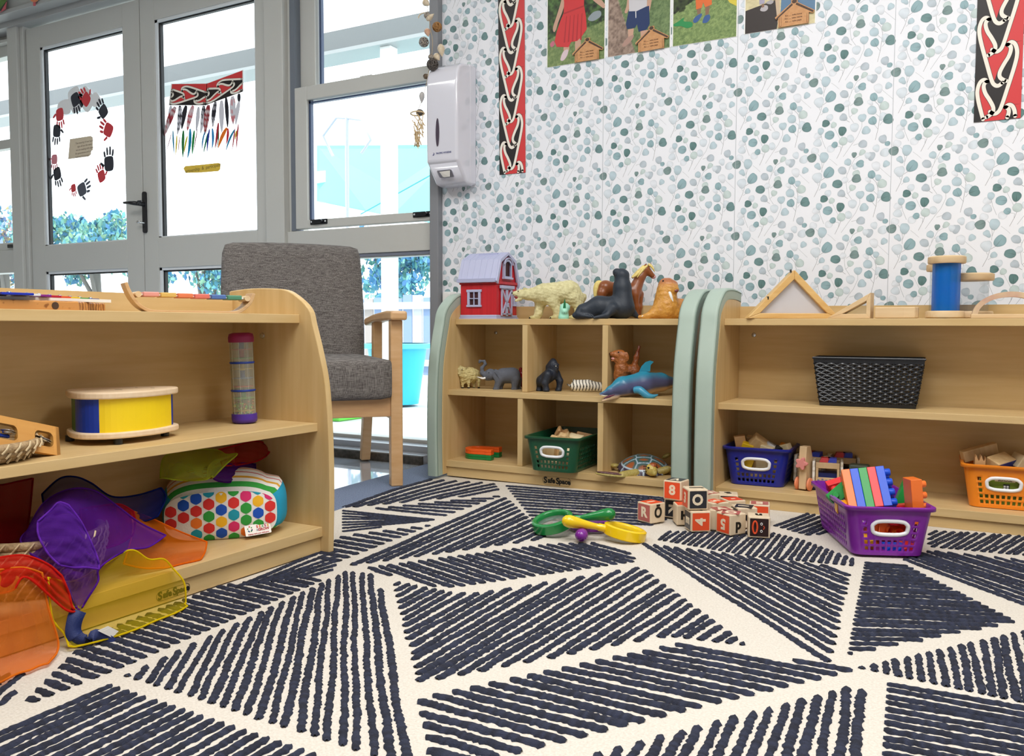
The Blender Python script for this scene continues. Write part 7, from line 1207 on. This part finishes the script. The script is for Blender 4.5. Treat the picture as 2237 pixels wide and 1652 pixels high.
# shell garland hanging before the jamb
t = thing('shell_garland', 'hanging garland of shells and woven balls in front of the dark jamb', 'garland', (-2.20, 3.06, 2.37), 0); o_ = Vector((-2.20, 3.06, 2.37)); g = lambda x, y, d=3.06: at(x, y, y=d) - o_
MB().tube(spline([Vector((0, 0, 0)), g(932, 5), g(940, 60), g(945, 100), g(935, 165), g(926, 205), g(914, 240)], 4), .0012, 5).put('string', mat('twine', 'b9a585', .8), t)
def wball(c, r, m, seed, nm='woven_ball'):
    b = MB(); rr_ = random.Random(seed)
    for k in range(16):
        e = Euler((rr_.uniform(0, 6), rr_.uniform(0, 6), rr_.uniform(0, 6))).to_matrix(); b.tube([c + e @ Vector((r * math.cos(a), r * math.sin(a), 0)) for a in [2 * pi * i / 20 for i in range(20)]], r * .075, 5, closed=True)
    b.ball(c, r * .72, 12, 8); b.put(nm, m, t, smooth=60)
rat = mat('rattan_tan', '8f6232', .6, 'b98a52', ns=200, contrast=.2); drk = mat('rattan_dark', '3f3a38', .6, '6a625c', ns=200, contrast=.2); shl = mat('shell_cream', 'cbb798', .4, 'e6d8c0', ns=90, contrast=.3); shg = mat('shell_grey', '6a6560', .35, 'b5aa9c', sc=(1, 1, 1), ns=150, contrast=.15); shp = mat('shell_pink', 'd9ae92', .35)
wball(g(955, 59), .019, rat, 1); wball(g(945, 141), .0235, drk, 2); wball(g(930, 167), .0105, mat('ball_brown', '75634f', .6), 3); wball(g(926, 92), .020, shg, 4, 'spiral_shell')
def shell(a, c, r, m):
    d = c - a; P = [a + d * (i / 14) for i in range(15)]; R_ = [r * math.sin(pi * (i / 14) ** .7) * (1 + .18 * (i % 2)) + .0008 for i in range(15)]; MB().tube(P, R_, 10).put('shell', m, t, smooth=60)
shell(g(925, 2), g(938, 12), .012, shl); shell(g(928, 30), g(942, 40), .012, shg); shell(g(932, 45), g(948, 30), .010, shl); shell(g(932, 62), g(936, 80), .011, shp); shell(g(962, 96), g(966, 124), .013, shl); shell(g(950, 118), g(960, 132), .012, shl); shell(g(938, 120), g(946, 130), .010, shg); shell(g(922, 200), g(921, 226), .010, mat('shell_white', 'b9b6b4', .5)); MB().tube([g(928 + 14 * math.cos(a), 40 - 12 * math.sin(a)) for a in [pi * i / 10 for i in range(11)]], .003, 6).put('driftwood_loop', shl, t, smooth=60)
b = MB(); r = random.Random(6)
for k in range(34):
    f = r.random(); w0 = 17 * (1 - f * .75); y0 = 250 + 68 * f; x0 = 915 - 4 * f; a, c = r.uniform(-1, 1), r.uniform(-1, 1); b.tube([g(x0 + a * w0, y0 - 5, 3.045), g(x0 + (a + c) * .4 * w0, y0 + 8, 3.03), g(x0 + c * w0, min(320, y0 + 24), 3.05)], .0022, 5)
b.tube([g(912 + 15 * math.cos(q), 248 + 5 * math.sin(q), 3.05 + .02 * math.sin(q)) for q in [2 * pi * i / 16 for i in range(16)]], .003, 6, closed=True); b.put('woven_cone', mat('rattan_pale', 'c7a97c', .6, 'e0cba6', ns=150, contrast=.2), t, smooth=60); MB().ball(g(917, 246), (.017, .017, .014)).put('dark_shell', drk, t, smooth=180)
# paper bunting on the header
o = thing('paper_decoration', 'green and pink paper cutout hanging at the top left corner', 'decoration', (-5.25, 3.065, 2.42), 0, 'paper decorations on the header'); pk = mat('paper_pink', 'c9606a', .7); gq = lambda x, y: at(x, y, y=3.062) - Vector((-5.25, 3.065, 2.42))
MB().prism([gq(*p) for p in ((-20, 30), (0, 20), (15, 2), (10, -20), (-20, -20))], (0, -.002, 0)).put('leaf', mat('paper_green', '5d7f3f', .7), o); MB().prism([gq(*p) for p in ((0, 28), (14, 4), (12, 20), (0, 27))], (0, .003, 0)).put('edge', pk, o)
o = thing('paper_decoration', 'round orange paper flower hanging over the header ledge', 'decoration', (-4.90, 3.065, 2.44), 0, 'paper decorations on the header'); gq = lambda x, y: at(x, y, y=3.062) - Vector((-4.90, 3.065, 2.44))
MB().prism([gq(75 + 10 * math.cos(a), -5 + 10 * math.sin(a)) for a in [2 * pi * i / 20 for i in range(20)]], (0, -.002, 0)).put('bloom', mat('paper_orange', 'e08a5f', .7), o); MB().prism([gq(*p) for p in ((73, 4), (78, 4), (78, 13), (73, 13))], (0, -.002, 0)).put('stalk', pk, o)
# ---------------------------------------------------------------- art on the door panes
PY = 3.2295
def gp(x, y): p = at(x, y, y=PY); return (p.x, p.z)
def pane_poly(mb, P, c, lift): mb.poly([(x, PY - lift, z) for x, z in P], 0, c)
HB, HR = '30333f', 'd8404a'
def hand(label, px, py, ang, size, c, flip=1, open_=1, white_edge=False):
    x0, z0 = gp(px, py); s = size * .0082; b = MB(); ca, sa = math.cos(math.radians(ang)), math.sin(math.radians(ang))
    def R(u, v): u *= flip; return Vector((s * (u * ca - v * sa), 0, s * (u * sa + v * ca)))
    t = thing('handprint', label, 'handprint', (x0, PY, z0), 0, 'painted handprints on the left door pane'); q = MB()
    hp = [(-4.2, -5), (-2.5, -6.2), (1.5, -6.2), (4, -5), (4.6, -1), (4.2, 2.2), (1.5, 3.0), (-1.5, 3.0), (-4.0, 2.2), (-4.6, -1.5)]; pal_ = blobp(hp, 3)
    if white_edge: q.poly([R(u * 1.55, v * 1.9 + 1.5) + Vector((0, -.0003, 0)) for u, v in pal_], 0, 'f4f6f8')
    q.poly([R(u, v) + Vector((0, -.0006, 0)) for u, v in pal_], 0, c)
    for u, v, L_, a in ((-3.4, 2.2, 5.0, .20), (-1.2, 3.0, 6.2, .05), (1.2, 3.0, 5.8, -.06), (3.5, 2.2, 4.4, -.22), (4.2, -3.2, 5.0, -1.0)):
        w_ = .95; d = (math.sin(-a), math.cos(a)); n_ = (d[1], -d[0]); P = [(u + n_[0] * w_ * k + d[0] * L_ * f, v + n_[1] * w_ * k + d[1] * L_ * f) for k, f in ((-.9, .12), (-1, .6), (-.8, .9), (0, 1.02), (.8, .9), (1, .6), (.9, .12))]; q.poly([R(*p) + Vector((0, -.0006, 0)) for p in P], 0, c)
    q.put('print', paper, t); return t
for a in (('white and red handprint hanging at the upper left of the ring', 131, 255, 185, .95, HR, 1), ('black handprint on the far left, below the upper red one', 124, 291, 172, .95, HB, -1), ('faded pink handprint low on the far left of the ring', 119, 352, 178, .75, 'dd8a96', 1), ('black handprint lowest on the left side of the ring', 126, 384, 196, .95, HB, 1), ('black handprint at the top of the ring, left of the red one', 166, 222, 200, 1.0, HB, -1, 1, True), ('red handprint at the top of the ring', 186, 214, 45, .95, HR, 1, 1, True), ('black handprint at the upper right of the ring', 224, 240, 35, .95, HB, -1), ('red handprint on the right of the ring', 234, 282, 60, 1.0, HR, -1), ('large black handprint at the lower right of the ring', 238, 352, 0, 1.1, HB, -1), ('red handprint below the large black one on the right', 221, 381, 20, .85, HR, 1), ('grey-black handprint at the bottom of the ring', 182, 412, -70, 1.0, '545a68', 1), ('small red handprint at the bottom of the ring', 161, 414, 190, .6, HR, 1)): hand(*a)
for lb, P in (('blank white cut-out paper hand at the upper left of the handprint ring', ((128, 225), (150, 217), (155, 240), (148, 250), (128, 245))), ('blank white cut-out paper hand at the upper right of the handprint ring', ((203, 205), (212, 203), (222, 225), (206, 234), (198, 222)))):
    Q = [gp(*p) for p in P]; cx_ = sum(q[0] for q in Q) / 5; cz = sum(q[1] for q in Q) / 5; b = MB(); b.poly([(x - cx_, -.0002, z - cz) for x, z in blobp([(a, c) for a, c in Q], 4)], 0, 'f6f7f9'); tag(b.put('paper_hand', paper, loc=(cx_, PY, cz)), lb, 'paper hand')
def note(label, P, c, lines, ty, tsz, tcol, tilt):
    Q = [gp(*p) for p in P]; cx_ = sum(q[0] for q in Q) / len(Q); cz = sum(q[1] for q in Q) / len(Q); t = thing('paper_note', label, 'note', (cx_, PY, cz), 0); b = MB(); b.prism([(x - cx_, -.0002, z - cz) for x, z in Q], (0, -.0006, 0), 0, c); b.put('paper', paper, t); b = MB()
    for i, l in enumerate(lines): text_to(b, l, frame3((0, -.0012, ty - i * tsz * 1.25), (1, 0, tilt), (-tilt, 0, 1)), tsz, .0001, 0, 0, tcol)
    b.put('handwriting', paper, t); return t
note('cream handwritten note in the middle of the handprint ring', ((153, 304), (198, 297), (203, 300), (203, 328), (199, 330), (199, 337), (194, 342), (170, 345), (149, 348)), 'dccdb4', ['This weaving of our hands', 'signs all are the same', 'we are making with trust', 'the generations and may be', 'body of history and culture', 'our tamariki growing together', 'in our community'], .040, .0155, '9a8878', 0.02)
note('yellow handwritten note under the feather banner', ((401, 368), (405, 363), (440, 360), (477, 356), (482, 358), (481, 370), (477, 374), (440, 377), (406, 378)), 'e3c14a', ['partnership  &  participation'], .0, .026, '7a6a30', .055)
# banner with feathers
bt_ = thing('feather_banner', 'red and black patterned paper banner with hanging feathers on the right door pane', 'banner', (-3.63, PY, 1.79), 0); b = MB(); o_ = Vector((-3.63, PY, 1.79)); zq = lambda x, y: gp(345 + x * 205 / 1355, 140 + y * 205 / 1355)
QL = [zq(*p) for p in ((202, 290), (708, 285), (690, 592), (165, 592))]; QR = [zq(*p) for p in ((708, 285), (1224, 92), (1228, 395), (690, 592))]
for Q, ph in ((QL, 0), (QR, 1)):
    def T(x, y, l, Q=Q): v = (x - 190) / 590; u = (y - 230) / 1150; a = Vector(Q[0]) * (1 - u) + Vector(Q[1]) * u; c = Vector(Q[3]) * (1 - u) + Vector(Q[2]) * u; p = a * v + c * (1 - v); return Vector((p.x, -.0006 - l * 1.5, p.y)) - Vector((-3.63, 0, 1.79))
    koru_strip(b, T, 230 + 8, 230 + 1142, -1)
    P = [Vector((q[0], -.0003, q[1])) - Vector((-3.63, 0, 1.79)) for q in Q]; c = sum(P, Vector()) / 4; b.poly([c + (p - c) * 1.035 for p in P], 0, 'f4f4f2')
b.put('patterned_paper', paper, bt_)
def feather(x0, y0, x1, y1, w, cols, lift, nm, seed):
    b = MB(); a, c = Vector(zq(x0, y0)), Vector(zq(x1, y1)); d = c - a; L_ = d.length; n_ = Vector((-d.y, d.x)).normalized(); ww = w * .00040; r = random.Random(seed); V, K, F = [], [], []; m = 14; bend = r.uniform(-.12, .12)
    for i in range(m + 1):
        f = i / m; hw = ww * (math.sin(pi * min(1, f * .94 + .06)) ** .6) * (1.1 - .45 * f); p = a + d * f + n_ * bend * L_ * math.sin(pi * f) * .5; k = lin(cols[min(len(cols) - 1, int(f * len(cols)))]) if len(cols) < 4 else lin(r.choice(cols)); kk = lin(r.choice(cols))
        for s_, kc in ((-1, k), (-.12, kk), (.12, k), (1, kk if r.random() < .6 else k)): q = p + n_ * hw * s_; V.append(Vector((q.x, PY - .0005 - lift, q.y)) - o_); K.append(kc)
    for i in range(m):
        for j in range(3): F.append((i * 4 + j, i * 4 + j + 1, i * 4 + j + 5, i * 4 + j + 4))
    b.add(V, F, 0, K); b.put(nm, paper, bt_)
Wt, Bk, Rd = ['d9d9e2'], ['24222c'], ['8f2530', 'b8424a', 'c9b9be', 'd9c9cc']
for i, (x0, y0, x1, y1, w, c) in enumerate(((190, 600, 150, 830, 40, Wt), (255, 620, 95, 1040, 60, Rd), (320, 600, 280, 1030, 50, ['24222c', 'd9d9e2', '4a4a55', 'd5d5de']), (410, 600, 345, 950, 50, Bk), (510, 600, 425, 975, 52, ['d8a0a8', 'c0404a', 'e0d0d4', 'c0505a']), (590, 620, 555, 980, 40, Wt), (665, 600, 615, 1010, 50, ['24222c', 'd9d9e2', 'd9d9e2']), (735, 590, 680, 1030, 56, Rd), (835, 545, 795, 920, 45, ['24222c', '24222c', 'c9c9d2']), (920, 525, 925, 1000, 50, Wt), (985, 485, 1010, 930, 38, Bk), (1080, 465, 1090, 880, 58, ['d9d9e2', 'd9d9e2', 'd08088']), (1170, 425, 1175, 565, 34, ['2a2a35']), (1175, 540, 1125, 890, 40, Wt))): feather(x0, y0, x1, y1, w, c, .0004 + .00025 * (i % 3), 'paper_feather', i)
for i, (x0, y0, x1, y1, w, c) in enumerate(((205, 990, 125, 1275, 8, ['8f3550']), (222, 960, 240, 1310, 17, ['2a8ab0']), (278, 1030, 258, 1330, 16, ['e3c81e']), (322, 1040, 310, 1300, 9, ['a03a50']), (372, 960, 365, 1360, 30, ['1f7a3a']), (430, 1040, 380, 1300, 18, ['d8cc2a']), (470, 935, 430, 1375, 32, ['1590c0']), (530, 960, 500, 1320, 26, ['1f8a3e']), (575, 940, 510, 1300, 10, ['8a4a40']), (680, 980, 640, 1240, 16, ['2a80b8']), (725, 1000, 660, 1295, 18, ['1a7a58']), (750, 940, 715, 1275, 20, ['2030a0']), (790, 930, 785, 1230, 24, ['1a86c8']), (878, 850, 830, 1225, 26, ['b02a38']), (882, 950, 850, 1240, 12, ['2f6a35']), (1000, 920, 868, 1225, 34, ['ee7a1e']), (1015, 930, 990, 1165, 24, ['cc2434']), (1110, 950, 985, 1260, 20, ['2a86b0']), (1115, 930, 1075, 1250, 14, ['b03a40']), (1140, 960, 1120, 1110, 16, ['e0b02a']), (1168, 870, 1140, 1245, 16, ['b8303a']))): feather(x0, y0, x1, y1, w, c, .0013 + .00025 * (i % 3), 'dyed_feather', 40 + i)
